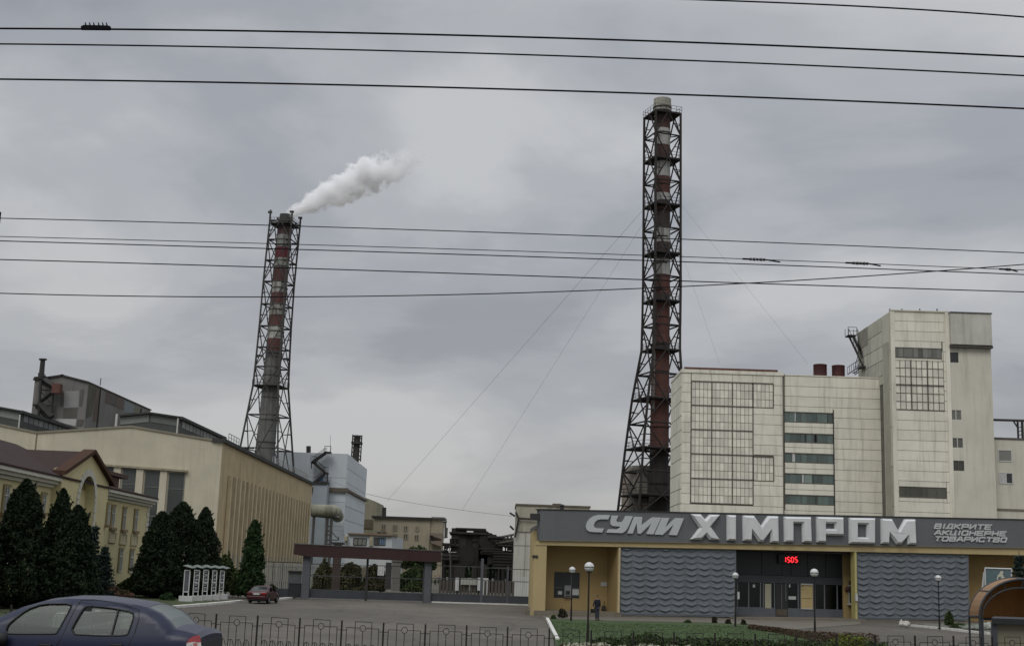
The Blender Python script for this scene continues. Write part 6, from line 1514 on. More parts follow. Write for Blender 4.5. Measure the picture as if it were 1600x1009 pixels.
# ------------------------------------------------------------------ people
skin=mat('skin',(.30,.17,.11),.6,.05,4); hairm=mat('hair_dark',(.02,.015,.012),.7); jk=mat('jacket_navy',(.012,.014,.022),.8,.15,6); tr_=mat('trousers_grey',(.035,.042,.055),.85,.15,6); shoe=mat('shoe_black',(.012,.012,.012),.5); bagm=mat('bag_black',(.01,.01,.01),.7); pale_s=mat('shirt_pale',(.30,.29,.28),.8); 
def skinmesh(name,verts,edges,rad,root,mt,par,M,sub=2):
    me=bpy.data.meshes.new('s'); me.from_pydata([Vector(v) for v in verts],edges,[]); o=bpy.data.objects.new('s',me); C.objects.link(o)
    sk=o.modifiers.new('s','SKIN'); o.modifiers.new('u','SUBSURF').levels=sub
    if not me.skin_vertices: 
        pass
    for i,r_ in enumerate(rad):
        d=me.skin_vertices[0].data[i]; d.radius=(r_,r_) if not hasattr(r_,'__len__') else r_; d.use_root=(i==root)
    dg=bpy.context.evaluated_depsgraph_get(); e=o.evaluated_get(dg); e2=bpy.data.meshes.new_from_object(e); vs=[M@v.co for v in e2.vertices]; fs=[tuple(p.vertices) for p in e2.polygons]
    bpy.data.objects.remove(o); m=MB(); m.add(vs,fs,.5); return m.build(name,mt,par,True)
def person(loc,rz,label,pose,jm,tm,bag=None,group=None):
    t=thing('person',label,'person',loc,group=group); M=Matrix.Translation(loc)@Matrix.Rotation(rz,4,'Z')
    # faces +Y locally ; x right
    st=pose
    J={'pel':(0,0,.95),'sp':(0,.01,1.12),'ch':(0,.02,1.32),'nk':(0,.03,1.48),'nk2':(0,.045,1.55),'hd':(0,.06,1.64),'hd2':(0,.055,1.70)}
    V=[];E=[];Rd_=[];ix={}
    def a(n,p,r,f=None): ix[n]=len(V); V.append(p); Rd_.append(r); (E.append((ix[f],ix[n])) if f else None)
    a('pel',J['pel'],(.15,.11)); a('sp',J['sp'],(.14,.10),'pel'); a('ch',J['ch'],(.165,.11),'sp'); a('nk',J['nk'],(.07,.065),'ch'); a('nk2',J['nk2'],.055,'nk'); a('hd',J['hd'],(.078,.095),'nk2'); a('hd2',(0,.055,1.72),(.07,.085),'hd')
    for s,l in ((-1,'l'),(1,'r')):
        leg=st['leg'+l]; arm=st['arm'+l]
        a('hip'+l,(s*.10,0,.90),.085,'pel'); a('kn'+l,leg[0],.058,'hip'+l); a('an'+l,leg[1],.032,'kn'+l); a('to'+l,(leg[1][0]+s*.02,leg[1][1]+.12,.05),.022,'an'+l)
        a('sh'+l,(s*.19,.02,1.42),.06,'ch'); a('el'+l,arm[0],.042,'sh'+l); a('wr'+l,arm[1],.028,'el'+l)
        w=Vector(arm[1]); d=(w-Vector(arm[0])).normalized(); sd_=Vector((0,1,0)); a('pa'+l,tuple(w+d*.07),(.036,.022),'wr'+l)
        p=w+d*.09
        for k in range(4):
            o_=sd_*(k-1.5)*.021; a('f%d'%k+l,tuple(p+o_+d*.03),.009,'pa'+l); a('g%d'%k+l,tuple(p+o_*1.05+d*(.065-.006*abs(k-1.3))+Vector((-s*.02,0,0))),.008,'f%d'%k+l)
        a('th'+l,tuple(w+d*.05+sd_*.045),.010,'wr'+l); a('tt'+l,tuple(w+d*.085+sd_*.055),.009,'th'+l)
    b=skinmesh('body',V,E,Rd_,0,skin,t,M)
    # face: nose, eyes, mouth, ears, hair
    m=MB(); 
    for c,r_ in (((0,.155,1.655),.014),((-.08,.055,1.655),.018),((.08,.055,1.655),.018)): m.lathe([(r_*math.sin(x),-r_*1.5*math.cos(x)) for x in (.1,.8,1.57,2.3,3.0)],M@Vector(c),8)
    m.build('nose_and_ears',skin,b,True)
    m=MB()
    for c in ((-.03,.142,1.675),(.03,.142,1.675)): m.lathe([(.009*math.sin(x),-.007*math.cos(x)) for x in (.1,.8,1.57,2.3,3.0)],M@Vector(c),8)
    p=M@Vector((0,.146,1.61)); m.tube(M@Vector((-.022,.146,1.61)),M@Vector((.022,.146,1.61)),.005); m.build('eyes_and_mouth',hairm,b)
    m=MB(); n=14; vs=[];fs=[]
    for j in range(8):
        th_=j/7*1.75
        for k in range(n):
            ph_=2*math.pi*k/n; front=max(0,math.sin(ph_)); tt=th_*(1-.42*front); vs.append(M@Vector((.088*math.sin(tt)*math.cos(ph_),.05+.104*math.sin(tt)*math.sin(ph_),1.70+.098*math.cos(tt))))
    for j in range(7):
        for k in range(n): fs.append((j*n+k,j*n+(k+1)%n,(j+1)*n+(k+1)%n,(j+1)*n+k))
    m.add(vs,fs); m.build('hair',hairm,t,True)
    # jacket
    V=[];E=[];Rd_=[];ix={}
    a('pel',(0,0,.82),(.20,.15)); a('sp',(0,.01,1.12),(.185,.145),'pel'); a('ch',(0,.02,1.33),(.205,.145),'sp'); a('nk',(0,.03,1.465),(.10,.085),'ch')
    for s,l in ((-1,'l'),(1,'r')):
        arm=st['arm'+l]; a('sh'+l,(s*.20,.02,1.415),.075,'ch'); a('el'+l,arm[0],.06,'sh'+l); e_=Vector(arm[0]).lerp(Vector(arm[1]),.93); a('wr'+l,tuple(e_),.045,'el'+l)
    skinmesh('jacket',V,E,Rd_,0,jm,t,M)
    V=[];E=[];Rd_=[];ix={}
    a('pel',(0,0,.93),(.15,.12))
    for s,l in ((-1,'l'),(1,'r')):
        leg=st['leg'+l]; a('hip'+l,(s*.10,0,.86),.10,'pel'); a('kn'+l,leg[0],.088,'hip'+l); e_=Vector(leg[1])+Vector((0,-.01,-.02)); a('an'+l,tuple(e_),.072,'kn'+l)
    skinmesh('trousers',V,E,Rd_,0,tm,t,M)
    for s,l in ((-1,'l'),(1,'r')):
        leg=st['leg'+l]; c=Vector((leg[1][0]+s*.015,leg[1][1],0)); skinmesh('shoe',[tuple(c+Vector((0,-.06,.045))),tuple(c+Vector((0,.05,.05))),tuple(c+Vector((s*.01,.17,.035)))],[(0,1),(1,2)],[.045,.05,.035],0,shoe,t,M,1)
    if bag:
        m=MB(); wl_=M@Vector(st['armr'][1])-Vector((0,0,.1)); m.prism([wl_+Vector((-.17,-.06,-.02)),wl_+Vector((.17,-.06,-.02)),wl_+Vector((.15,-.06,-.30)),wl_+Vector((-.15,-.06,-.30))],Vector((0,.12,0))); bo=m.build('hand_bag',bagm); bo['label']='black bag held by the man by the tallest lamp'; bo['category']='bag'
        m=MB(); m.path([wl_+Vector((-.09,0,-.02)),wl_+Vector((-.06,0,.05)),wl_+Vector((.06,0,.05)),wl_+Vector((.09,0,-.02))],.008); m.build('handle',bagm,bo)
    return t
q=G(932.5,968.2)
stand={'legl':((-.10,.04,.50),(-.10,.02,.09)),'legr':((.10,.03,.50),(.12,.10,.09)),'arml':((-.26,-.02,1.14),(-.24,.04,.89)),'armr':((.32,.04,1.14),(.44,.10,.92))}
person(q.to_tuple(),R(-150)+0*math.pi,'man in dark jacket and grey trousers, beside the tallest globe lamp',stand,jk,tr_,bag=True)
walk={'legl':((-.10,.14,.52),(-.10,.22,.09)),'legr':((.10,.02,.50),(.10,-.22,.12)),'arml':((-.25,-.08,1.15),(-.25,-.02,.91)),'armr':((.25,.10,1.15),(.24,.24,.94))}
q=G(680,914); person(q.to_tuple(),R(180),'far pedestrian in a pale top walking behind the gate, the left of two',walk,pale_s,bagm,group='two pedestrians walking behind the side gate')
q=G(685.5,913.6); person(q.to_tuple(),R(180),'far pedestrian in a grey top walking behind the gate, the right of two',stand,mat('shirt_grey',(.15,.14,.15),.8),bagm,group='two pedestrians walking behind the side gate')
# ------------------------------------------------------------------ arched canopy, kiosk box, poster at right
orange=mat('canopy_orange',(.38,.18,.055),.55,.2,.6,streak=.3); orange2=mat('canopy_orange_top',(.27,.145,.06),.5,.12,.8,streak=.2)
YK=58.0
cpn=thing('arched_canopy','orange barrel-vault canopy on dark steel arches at the right picture edge','canopy',(P(1590,985,YK).x,YK,gz(P(1590,985,YK).x,YK)))
def arcpts(cx_,cyb,rx,ry,Y,n=22,lo=0,hi=math.pi): 
    c=P(cx_,cyb,Y); sx=rx*Y/2000; sy=ry*Y/2000; return [Vector((c.x-sx*math.cos(lo+(hi-lo)*k/n),Y,c.z+sy*math.sin(lo+(hi-lo)*k/n))) for k in range(n+1)]
o1=arcpts(1590,965,74,60,YK+3.2); o2=arcpts(1602,965,70,58,YK); i2=arcpts(1598,968,62,48,YK+.1)
m=MB()
for k in range(22): m.face([o1[k],o1[k+1],o2[k+1],o2[k]]); m.face([a+Vector((0,0,-.05)) for a in (o2[k],o2[k+1],o1[k+1],o1[k])])
m.build('vault_sheet',orange2,cpn)
m=MB()
b1=[p+Vector((0,0,-.08)) for p in o1]
for k in range(22): m.face([b1[k],b1[k+1],Vector((b1[k+1].x,YK+3.25,b1[0].z)),Vector((b1[k].x,YK+3.25,b1[0].z))])
m.build('end_panel',orange,cpn)
m=MB(); m.path(o2,.05,8); m.path(i2,.04,8); 
for k in (2,5,8,11,14,17,20): m.tube(o2[k],i2[k],.03,n=5)
for p in (o2[0],o2[-1],o1[0],o1[-1]): m.tube(p,(p.x,p.y,gz(p.x,p.y)-.1),.05,n=8)
p=o2[0]; e=P(1545,984,YK-1); m.tube(i2[0],(i2[0].x,i2[0].y,gz(i2[0].x,i2[0].y)),.06,n=8); m.path(o1,.05,6)
for k in (5,11,17): m.tube(o1[k],o2[k],.04,n=5)
m.tube(o1[0],o2[0],.06,n=5); a=P(1530,966,YK+3); m.tube(a,(a.x+5,a.y,a.z),.06,n=5)
m.build('steel_arch',mat('arch_steel',(.035,.04,.045),.5),cpn)
kb=thing('kiosk_block','low beige utility block with a dark roof lip under the arched canopy','kiosk',(P(1580,1000,50).x,50,0))
a=P(1553,971,50.0); g0=gz(a.x+1,50); kr=Vector((a.x/50*2.7,2.5,0)); m=MB(); m.prism([(a.x,50,g0-.3),(a.x+6,50,g0-.3),(a.x+6,50,P(1575,974,50).z),(a.x,50,P(1575,974,50).z)],kr); m.build('wall',mat('kiosk_beige',(.18,.17,.125),.9,.1,.8,streak=.3),kb)
m=MB(); z_=P(1575,974,50).z; m.prism([(a.x-.2,49.7,z_),(a.x+6.2,49.7,z_),(a.x+6.2,49.7,z_+.2),(a.x-.2,49.7,z_+.2)],kr*1.2); m.build('roof_lip',mat('kiosk_lip',(.02,.022,.025),.6),kb)
m=MB(); m.box(a.x-.12,a.x+.05,49.85,50.0,g0-.2,z_); m.build('corner_post',mat('post_grey',(.05,.055,.065),.6),kb)
po=thing('poster_board','glass-fronted poster board with a small pale worker figure above the canopy','poster board',(P(1562,960,88).x,88,gz(30,88)))
FPo=Fac((P(1539,900,88).x,88),(P(1581,900,87).x,87)); 
m=MB(); FPo.poly(m,[(1540,887.5),(1580,889),(1578,925),(1541,923)],-.06,0); pp=m.build('poster_panel',mat('poster_teal',(.085,.13,.14),.35,.2,.8,spec=.5),po)
m=MB(); 
for a,b in (((1539,887),(1581,888.5)),((1581,888.5),(1579,926)),((1539,887),(1540,924))): m.tube(FPo.pt(*a,.02),FPo.pt(*b,.02),.05,n=4)
m.tube(FPo.pt(1537,893,-.1),FPo.pt(1534,924,-.1),.06,n=4); m.tube(FPo.pt(1533,920,0),(FPo.pt(1533,920,0).x,88,0),.06,n=5); m.tube(FPo.pt(1576,925,0),(FPo.pt(1576,925,0).x,87,0),.06,n=5)
m.build('poster_frame',bframe,po)
m=MB(); FPo.poly(m,[(1557.5,905),(1559,898),(1562,895.5),(1567,896),(1568,900),(1571,902.5),(1570,903.5),(1567,902.5),(1567,906),(1564.5,906),(1564,900),(1560.5,901),(1559.5,905)],0,.03); FPo.poly(m,[(1562,895),(1563,892.5),(1566,891),(1568,893.5),(1567.5,895.5),(1565,896)],0,.035); m.build('worker_figure',mat('figure_pale',(.45,.44,.36),.6),pp)
# ------------------------------------------------------------------ overhead lines
wireblack=mat('line_black',(.006,.006,.008),.8,spec=.1)
def oline(pts,Y,rad,label,grp):
    # smooth curve through the points
    xs=[p[0] for p in pts]; ys=[p[1] for p in pts]; c=np.polyfit(xs,ys,min(3,len(pts)-1)); X=np.linspace(-160,1760,60); 
    if pts[0][0]>500: X=np.linspace(pts[0][0]-60,1760,40)
    y=np.polyval(c,X); m=MB(); X=list(X); y=list(y); sl_=(y[-1]-y[-2])/(X[-1]-X[-2]); sf=(y[1]-y[0])/(X[1]-X[0]); X=[X[0]-1500]+X+[X[-1]+1500]; y=[y[0]-1500*sf]+y+[y[-1]+1500*sl_]; pp=[P(float(a),float(b),Y) for a,b in zip(X,y)]; m.path(pp,rad,6); o=m.build('overhead_wire',wireblack); tag(o,label,'overhead wire',grp); return lambda x:P(x,float(np.polyval(c,x)),Y)
gA='overhead lines crossing the upper sky'; gB='overhead lines crossing behind the chimneys row'
W1=oline([(0,45),(350,48),(800,58),(1200,71),(1600,89)],14,.011,'thick top overhead line that carries the toothed clamp',gA)
W2=oline([(0,69),(350,74),(800,85),(1200,100),(1600,118.5)],14.4,.0095,'second overhead line, just below the clamped one',gA)
W3=oline([(0,124),(400,130),(800,140),(1200,153),(1600,170)],13.5,.010,'third overhead line, crossing just above the right chimney top',gA)
W0=oline([(1060,-1),(1250,6),(1430,15),(1600,27)],14.2,.0095,'short line crossing the top right corner of the sky',gA)
W4=oline([(0,341),(430,352.5),(800,364),(1200,379),(1600,395)],22,.0085,'highest of the lower lines, touching the left chimney top',gA)
W5=oline([(0,369.5),(430,381),(800,392),(1200,406),(1600,422)],24,.0075,'thin lower line carrying the two dark insulators',gA)
W6=oline([(0,376.5),(430,388.5),(800,400.5),(1200,413.5),(1600,429)],22.4,.0095,'lower line just beneath the thin insulator line',gA)
W7=oline([(0,405.5),(430,418),(800,430),(1200,443.5),(1600,456)],22.2,.0098,'lowest straight line, crossing both chimneys',gA)
W8=oline([(0,458),(300,464),(600,462),(900,454.5),(1250,438),(1600,413)],21,.009,'rising line that crosses the others at the right',gA)
# toothed clamp on top line
m=MB(); a=W1(127); b=W1(172.5); d=b-a; u=d.normalized()
m.prism([a+Vector((0,-.02,-.008)),b+Vector((0,-.02,-.008)),b+Vector((0,-.02,.030))-u*.0,b+Vector((0,-.02,.038))-u*.03,a+Vector((0,-.02,.042))+u*.03,a+Vector((0,-.02,.028))],Vector((0,.04,0)))
cl_=m.build('line_clamp',wireblack); tag(cl_,'black toothed clamp sitting on the top overhead line at the left','clamp')
m=MB()
for x in (134,140.5,147,154.5,161,167): p=W1(x)+Vector((0,0,.035)); m.tube(p,p+Vector((-.014,0,.045)),.010,.006,n=6)
m.build('teeth',wireblack,cl_)
insm=mat('insulator_dark',(.03,.03,.03),.35,.2,6)
def insul(Wf,x0,x1,xe,label):
    m=MB(); a=Wf(x0); b=Wf(x1); n=5
    o=thing('line_insulator',label,'insulator',((a+b)/2).to_tuple(),group=None)
    for k in range(n):
        p=a.lerp(b,(k+.1)/n); q=a.lerp(b,(k+.9)/n); m.tube(p,q,.024,.034 if k%2 else .028,n=10)
    m.build('insulator_body',insm,o)
    m=MB(); e=Wf(xe)-Vector((0,0,.035)); m.tube(b,e,.014,n=6); m.tube(a,a-(b-a).normalized()*.12,.018,n=6); m.build('tail_rod',wireblack,o)
insul(W5,1170,1196,1219,'left dark insulator on the thin lower line'); insul(W5,1331,1357,1376,'right dark insulator on the thin lower line'); insul(W5,1571,1579,1590,'short dark insulator at the right picture edge')
m=MB(); a=P(-2,345,22.2); m.tube(a-Vector((0,0,.05)),a+Vector((0,0,.16)),.03); o=m.build('line_fitting',wireblack); tag(o,'small dark fitting on the wire at the left picture edge','clamp')
# ------------------------------------------------------------------ cars
def carpaint(name,col):
    m=mat(name,col,.40,.06,2,spec=.25,coat=.2); m.node_tree.nodes['Principled BSDF'].inputs['Coat Roughness'].default_value=.2; return m
rubber=mat('tyre_rubber',(.015,.015,.015),.85,.1,5); alloy=mat('wheel_rim',(.30,.31,.32),.35,.1,5,metal=.6); blackp=mat('black_plastic',(.012,.012,.013),.5)
def inpoly(x,z,P_):
    c=False;j=len(P_)-1
    for i in range(len(P_)):
        if (P_[i][1]>z)!=(P_[j][1]>z) and x<(P_[j][0]-P_[i][0])*(z-P_[i][1])/(P_[j][1]-P_[i][1])+P_[i][0]: c=not c
        j=i
    return c
def dseg(x,z,P_):
    best=9
    for i in range(len(P_)):
        a=P_[i];b=P_[(i+1)%len(P_)]; dx,dz=b[0]-a[0],b[1]-a[1]; t=max(0,min(1,((x-a[0])*dx+(z-a[1])*dz)/(dx*dx+dz*dz+1e-12))); best=min(best,math.hypot(x-a[0]-dx*t,z-a[1]-dz*t))
    return best
def smoothpoly(pts,it=2,closed=True):
    for _ in range(it):
        q=[]
        for i in range(len(pts)):
            a=pts[i];b=pts[(i+1)%len(pts)]; q+=[(a[0]*.8+b[0]*.2,a[1]*.8+b[1]*.2),(a[0]*.2+b[0]*.8,a[1]*.2+b[1]*.8)]
        pts=q
    return pts
def build_car(name,label,M,prof,segs,windows,W,belt,roofz,wheels,paint,glass,parts,tumble=.16,grid=.07):
    """prof: side outline (x,z) clockwise from the front bottom over the roof to the rear bottom; segs: names of glass spans of the top strip"""
    t=thing(name,label,'car',M.translation.to_tuple())
    hwm=W/2
    xs=[p[0] for p in prof]; x0,x1=min(xs),max(xs)
    def hw(x,z):
        f=(x-x0)/(x1-x0); plan=1-.10*abs(2*f-1)**4.0
        h=hwm*plan
        if z>belt: h-=tumble*((z-belt)/(roofz-belt))**1.1
        else: h-=.05*max(0,(belt-.25-z)/.6)**2
        if belt-.05<z<=belt: pass
        return h
    bottom=prof
    n=len(prof)
    # wheel arches cut into the side
    arch=[]
    for (wx,wr) in wheels: arch.append([(wx+(wr+.05)*math.cos(a),wr*.98+(wr+.05)*math.sin(a)) for a in np.linspace(0,2*math.pi,28,endpoint=False)])
    holes=[w_ for w_ in windows]+arch
    pts=[];edges=[]
    def addloop(L_):
        i0=len(pts)
        res=[]
        for i in range(len(L_)):
            a=L_[i];b=L_[(i+1)%len(L_)]; k=max(1,int(math.hypot(b[0]-a[0],b[1]-a[1])/.05)); res+=[(a[0]+(b[0]-a[0])*j/k,a[1]+(b[1]-a[1])*j/k) for j in range(k)]
        for p in res: pts.append(Vector(p))
        for i in range(len(res)): edges.append((i0+i,i0+(i+1)%len(res)))
    addloop(prof)
    for h in holes: addloop(h)
    g=grid; x=x0
    while x<x1:
        z=min(p[1] for p in prof)
        while z<roofz+.1:
            if inpoly(x,z,prof) and dseg(x,z,prof)>g*.35 and not any(inpoly(x,z,h) or dseg(x,z,h)<g*.35 for h in holes): pts.append(Vector((x+random.uniform(-.003,.003),z)))
            z+=g
        x+=g
    # rings close to the outline for the rounded edge
    v,_,f,_,_,_=delaunay_2d_cdt(pts,edges,[],1,1e-5)
    RE=.07
    def yof(x,z):
        d=dseg(x,z,prof); y=hw(x,z)
        if d<RE: y-=RE*(1-math.sqrt(max(0,1-(1-d/RE)**2)))
        return y
    ys=[yof(p.x,p.y) for p in v]
    fs=[]
    for tr in f:
        cx_=sum(v[i].x for i in tr)/3; cz=sum(v[i].y for i in tr)/3
        if any(inpoly(cx_,cz,h) for h in holes) or not inpoly(cx_,cz,prof): continue
        fs.append(tuple(tr))
    m=MB()
    for s in (-1,1):
        m.add([M@Vector((p.x,s*y,p.y)) for p,y in zip(v,ys)],[q if s<0 else tuple(reversed(q)) for q in fs],.5)
    # top strip
    K=12
    def strip(i,mm,rng=(-1,1),lift=0,kk=K):
        a=prof[i];b=prof[(i+1)%n]
        L_=math.hypot(b[0]-a[0],b[1]-a[1]); s_=max(1,int(L_/.08))
        for j in range(s_):
            pp=[]
            for u in (j/s_,(j+1)/s_):
                x=a[0]+(b[0]-a[0])*u; z=a[1]+(b[1]-a[1])*u; y=(hw(x,z)-RE)
                row=[]
                for k in range(kk+1):
                    w_=rng[0]+(rng[1]-rng[0])*k/kk; cr=.03*(1-w_*w_)*(1 if z>belt*.9 else .3)
                    nx_,nz_=(b[1]-a[1])/L_,-(b[0]-a[0])/L_
                    if nz_<0 and z>belt*.8: nx_,nz_=-nx_,-nz_
                    row.append(M@Vector((x-0*nx_,w_*y,z+cr+lift)))
                pp.append(row)
            for k in range(kk): mm.add([pp[0][k],pp[0][k+1],pp[1][k+1],pp[1][k]],[(0,1,2,3)],.5)
    gl_idx={}
    for nm,idx in segs.items():
        for i in idx: gl_idx[i]=nm
    for i in range(n):
        if i in gl_idx: 
            strip(i,m,(-1,-.86),kk=2); strip(i,m,(.86,1),kk=2); continue
        strip(i,m)
    bo=m.build('body',paint,t,True)
    for nm,idx in segs.items():
        m=MB()
        for i in idx: strip(i,m,(-.86,.86),-.004)
        m.build(nm,glass,t,True)
    for h in windows:
        for s in (-1,1):
            m=MB(); mid=[(p[0],p[1]) for p in h]; tr=tessellate_polygon([[Vector((x,z,0)) for x,z in mid]])
            m.add([M@Vector((x,s*(hw(x,z)-.018),z)) for x,z in mid],[tuple(q) for q in tr],.5); m.build('side_window',glass,t)
            m=MB(); mm=[M@Vector((x,s*(hw(x,z)+(.001 if s<0 else -.014)),z)) for x,z in mid]; m.path(mm+[mm[0]],.011,6); m.build('window_seal',blackp,t)
    # wheel wells + wheels
    m=MB()
    for (wx,wr) in wheels: m.box(wx-wr-.06,wx+wr+.06,-hwm+.28,hwm-.28,.2,wr*2+.06,M)
    m.box(x0+.25,x1-.2,-hwm+.2,hwm-.2,.17,.35,M); m.build('underbody',blackp,t)
    for (wx,wr) in wheels:
        for s in (-1,1):
            ax_=M.to_3x3()@Matrix.Rotation(R(90),3,'X'); c=M@Vector((wx,s*(hwm-.11),wr))
            m=MB(); m.lathe([(wr*.62,-.09),(wr*.95,-.10),(wr,-.06),(wr,.06),(wr*.95,.10),(wr*.62,.09)],c,32,ax_); wh=m.build('tyre',rubber,t,True)
            m=MB(); m.lathe([(.02,s*-.06),(wr*.2,s*-.07),(wr*.6,s*-.05),(wr*.64,s*-.085),(wr*.64,s*.03)],c,20,ax_)
            for k in range(7):
                a=k*2*math.pi/7; p=c+ax_@Vector((wr*.12*math.cos(a),wr*.12*math.sin(a),s*-.085)); q=c+ax_@Vector((wr*.6*math.cos(a),wr*.6*math.sin(a),s*-.08)); m.tube(p,q,.025,n=5)
            m.build('rim',alloy,wh)
    return t,hw
# ---- blue sedan in front
YN=16.7
def c2(px,py): p=P(px,py,YN); return (p.x,p.z-1.55)
xr=c2(308,1000)[0]
M=Matrix.Translation((xr-4.15,YN+.82,1.55))
def L2(px,py): x,z=c2(px,py); return (x-xr+4.15,z)
front=[(.02,.32),(.0,.55),(.10,.70),(.55,.86),(1.12,.955)]
prof=front+[L2(-44,978)]+[L2(-8,964),L2(25,949),L2(60,939),L2(97,935.3),L2(135,936),L2(175,940.5),L2(205,945),L2(223,949.5),L2(243,959),L2(256,970),L2(267,983),L2(285,986.5),L2(301,991),L2(308,998)]
pr_last=prof[-1]; prof+=[(4.16,.72),(4.17,.45),(4.05,.28)]
wins=[smoothpoly([L2(7,986),L2(9,975),L2(36,952),L2(60,943.2),L2(106,943),L2(104,952),L2(88,987.5),L2(84,990),L2(12,990)],1),
      smoothpoly([L2(106,990),L2(124,951),L2(131,946),L2(165,949),L2(203,956),L2(204.5,965),L2(199,988),L2(195,992.5),L2(150,992.5)],1)]
carglass=glassm('car_glass',(.48,.53,.50),.09)
ri=[i for i,p in enumerate(prof) if False]
i_a=5; # windscreen spans 5..7 ; rear glass spans
nP=len(prof)
rear0=[i for i,p in enumerate(prof) if abs(p[0]-L2(223,949.5)[0])<1e-6][0]
bc,hwf=build_car('parked_car','dark blue sedan in the near left foreground, cut by the lower picture edge',M,prof,{'windscreen':[5,6],'rear_window':[rear0,rear0+1,rear0+2]},wins,1.62,.93,1.46,[(.78,.29),(3.24,.29)],carpaint('paint_blue',(.012,.017,.043)),carglass,None,tumble=.17)
NS=-1
def sp_(px,py,o=.004): x,z=L2(px,py); return M@Vector((x,-(hwf(x,z)+o),z))
def line(pts,r_,mt,name): 
    m=MB()
    dens=[]
    for a,b in zip(pts[:-1],pts[1:]):
        for k in range(6): dens.append((a[0]+(b[0]-a[0])*k/6,a[1]+(b[1]-a[1])*k/6))
    dens.append(pts[-1]); m.path([sp_(x,y,-.002) for x,y in dens],r_,5); return m.build(name,mt,bc)
line([(119,937.5),(112,950),(97,990),(88,1009),(84,1030)],.006,blackp,'door_gap'); line([(212,952),(213,968),(208,990),(198,1012),(196,1030)],.006,blackp,'door_gap')
line([(119,937.5),(150,938),(190,945),(212,952)],.005,blackp,'door_gap')
m=MB(); 
def bandp(x0,y0,x1,y1,w_,name,mt,o=.006):
    m=MB(); m.prism([sp_(x0,y0,o),sp_(x1,y1,o),sp_(x1+w_,y1,o),sp_(x0+w_,y0,o)],Vector((0,.02,0))); return m.build(name,mt,bc)
bandp(178.5,951.5,171,992,2.2,'quarter_bar',blackp)
bandp(103,943.5,87,989.5,17,'pillar_panel',blackp,.0) if 0 else None
# tail light on the corner
tl=mat('tail_red',(.28,.008,.012),.15,.1,8,spec=.7,coat=.8); tlw=mat('tail_clear',(.55,.5,.48),.15,.1,8,spec=.7,coat=.8)
def patch(pts,mt,name,o=.006):
    loops=[[Vector((L2(*p)[0],L2(*p)[1],0)) for p in pts]]; tr=tessellate_polygon(loops); m=MB()
    xb=4.15
    vs=[]
    for v in loops[0]:
        d=max(0,v.x-(xb-.17)); y=hwf(v.x,v.y)+o-d*.35; vs.append(M@Vector((v.x,-y,v.y)))
    m.add(vs,[tuple(q) for q in tr],.5); m.add([v+Vector((-.01,.04,0)) for v in vs],[tuple(q) for q in tr],.5); return m.build(name,mt,bc)
a=patch([(290,1004),(293,997.5),(300,993.5),(307,993),(309,997),(310,1003.5),(306,1003.8),(300,1002.5)],tl,'tail_light',.03)
a2=patch([(290,1004),(300,1002.7),(306,1004),(310,1003.7),(311,1012),(310,1030),(286,1030)],tlw,'tail_light_lens',.028)
a3=patch([(298,1030),(299.5,1004),(305,1004.2),(306,1030)],mat('tail_pink',(.40,.16,.15),.2),'tail_light_bulb',.034)
# dark rear panel, boot lid edge
m=MB(); z_=L2(306,997)[1]
m.box(4.145,4.165,-.60,.62,.62,z_-.05,M); rp=m.build('boot_panel',carpaint('paint_dark_blue',(.016,.018,.03)),bc)
m=MB(); m.tube(M@Vector((4.17,-.32,.80)),M@Vector((4.175,.30,.80)),.018); m.build('boot_trim',alloy,rp)
m=MB(); m.tube(M@Vector((4.165,-.60,.93)),M@Vector((4.18,-.57,.83)),.012); m.build('bright_edge',palew,rp)
m=MB(); m.box(4.05,4.20,-.74,.74,.35,.58,M); m.build('bumper',MATS['paint_blue'],bc,bevel=.04)
# front bits, handles, mirror
m=MB()
for px in (72,183): p=sp_(px,1008,.01); m.box(p.x-.09,p.x+.07,p.y-.03,p.y+.01,p.z-.015,p.z+.02)
m.build('door_handle',blackp,bc,bevel=.008)
m=MB(); p=sp_(7,998,0); x,z=p.x,p.z; 
bmv=[]
m.lathe([(.01,-.13),(.06,-.12),(.085,-.05),(.09,.02),(.07,.09),(.01,.11)],(x-.04,p.y-.10,z-.0),16,Matrix.Rotation(R(90),3,'Y')); m.tube((x,p.y+.02,z-.04),(x-.02,p.y-.08,z-.03),.03); m.build('wing_mirror',blackp,bc,True)
# interior
seatm=mat('seat_cloth',(.03,.032,.035),.9,.1,8)
def seat(x,y,name='seat'):
    m=MB(); m.prism([M@Vector((x-.45,y-.24,.45)),M@Vector((x,y-.24,.42)),M@Vector((x+.20,y-.24,1.02)),M@Vector((x+.10,y-.24,1.04)),M@Vector((x-.08,y-.24,.58)),M@Vector((x-.45,y-.24,.58))],Vector((0,.48,0))); s_=m.build(name,seatm,bc,bevel=.04)
    m=MB(); m.box(x+.12,x+.23,y-.14,y+.14,1.09,1.27,M); m.tube(M@Vector((x+.16,y-.05,1.0)),M@Vector((x+.17,y-.05,1.12)),.01); m.tube(M@Vector((x+.16,y+.05,1.0)),M@Vector((x+.17,y+.05,1.12)),.01); m.build('headrest',seatm,s_,bevel=.04)
xm=L2(70,985)[0]
seat(xm+.05,-.36); seat(xm+.05,.36); 
m=MB(); m.prism([M@Vector((xm+.75,-.6,.45)),M@Vector((xm+1.15,-.6,.42)),M@Vector((xm+1.32,-.6,.95)),M@Vector((xm+1.2,-.6,.97)),M@Vector((xm+1.0,-.6,.6)),M@Vector((xm+.75,-.6,.6))],Vector((0,1.2,0))); m.build('rear_bench',seatm,bc,bevel=.04)
m=MB(); m.box(xm-1.35,xm-.8,-.66,.66,.6,.98,M); m.build('dashboard',seatm,bc,bevel=.05)
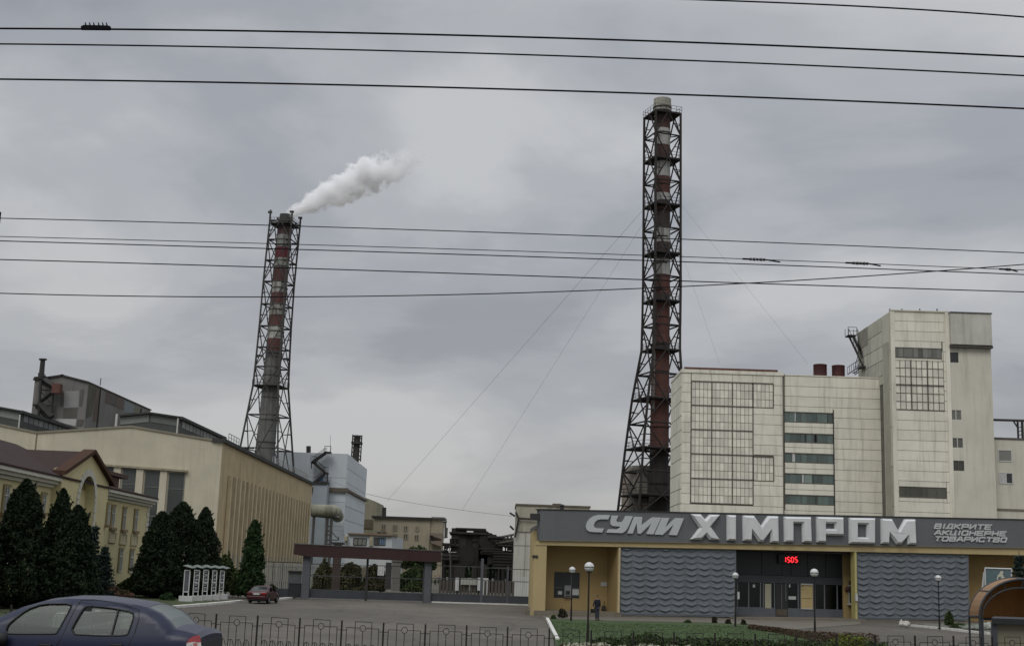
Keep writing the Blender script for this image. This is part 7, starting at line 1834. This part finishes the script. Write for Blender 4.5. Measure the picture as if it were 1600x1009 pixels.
m=MB(); c=M@Vector((xm-.62,.36,.98)); ax_=Matrix.Rotation(R(65),3,'Y'); pp=[c+ax_@Vector((.18*math.cos(k*math.pi/10),.18*math.sin(k*math.pi/10),0)) for k in range(21)]; m.path(pp,.015,6); m.tube(c+ax_@Vector((-.18,0,0)),c+ax_@Vector((.18,0,0)),.02); m.tube(c,c+ax_@Vector((0,0,-.3)),.02); m.build('steering_wheel',blackp,bc)
m=MB(); p=M@Vector((xm+.35,.6,.95)); m.box(xm+.40,xm+.52,.58,.66,.3,1.4,M); m.box(xm+.40,xm+.52,-.67,-.60,.95,1.38,M); m.build('door_pillar',seatm,bc)
m=MB(); m.box(.0,.06,-.45,.45,.45,.62,M); m.build('grille',blackp,bc); 
for s in (-1,1): m=MB(); m.box(-.0,.12,s*.55-.13,s*.55+.13,.62,.74,M); m.build('headlight',tlw,bc,bevel=.02)
# ---- red car by the gate
q=G(398.5,942.5); 
rz=R(-68)  # heading away to the left-back; local x=0 is the front
prof2=[(.05,.30),(.0,.55),(.12,.68),(.6,.80),(1.15,.90),(1.55,1.14),(1.9,1.33),(2.3,1.40),(2.8,1.39),(3.15,1.32),(3.55,1.10),(3.80,.98),(4.1,.97),(4.32,.93),(4.40,.80),(4.42,.50),(4.30,.28)]
wins2=[smoothpoly([(1.35,.93),(1.75,1.20),(2.0,1.30),(2.38,1.32),(2.38,.94)],1),smoothpoly([(2.46,.94),(2.46,1.32),(2.85,1.31),(3.1,1.24),(3.38,1.06),(3.3,.96)],1)]
yaw=R(103)
# local +x points to the rear; rear should face the camera (-Y) and a little right
M2=Matrix.Translation((q.x-.05,q.y+.6,q.z))@Matrix.Rotation(R(-95),4,'Z')@Matrix.Translation((-4.4,0,0))@Matrix.Identity(4)
rglass=glassm('car_glass_dark',(.04,.045,.045),.0,.3,.4)
rc_,hw2=build_car('red_car','dark red saloon parked with its rear to us beside the white kerb before the gate','x' and M2,prof2,{'windscreen':[4,5,6],'rear_window':[9,10]},wins2,1.72,.92,1.40,[(.85,.31),(3.45,.31)],carpaint('paint_red',(.045,.008,.012)),rglass,None,tumble=.2,grid=.1)
def bx2(x0,x1,y0,y1,z0,z1,name,mt,bv=.01): m=MB(); m.box(x0,x1,y0,y1,z0,z1,M2); return m.build(name,mt,rc_,bevel=bv)
for s in (-1,1):
    bx2(4.33,4.44,min(s*.80,s*.42),max(s*.80,s*.42),.74,.90,'tail_light',tl if s>0 else mat('tail_dark',(.10,.02,.02),.3))
bx2(4.38,4.50,-.80,.80,.36,.60,'bumper',MATS['paint_red'],.04); bx2(4.42,4.455,-.26,.26,.70,.82,'number_plate',palew,.005)
bx2(4.38,4.46,-.75,.75,.24,.36,'bumper_valance',blackp,.02); bx2(-.05,.1,-.78,.78,.3,.58,'front_bumper',blackp,.04)
for s in (-1,1): m=MB(); m.box(1.35,1.5,min(s*.86,s*1.0),max(s*.86,s*1.0),.92,1.06,M2); m.build('wing_mirror',MATS['paint_red'],rc_,bevel=.03)
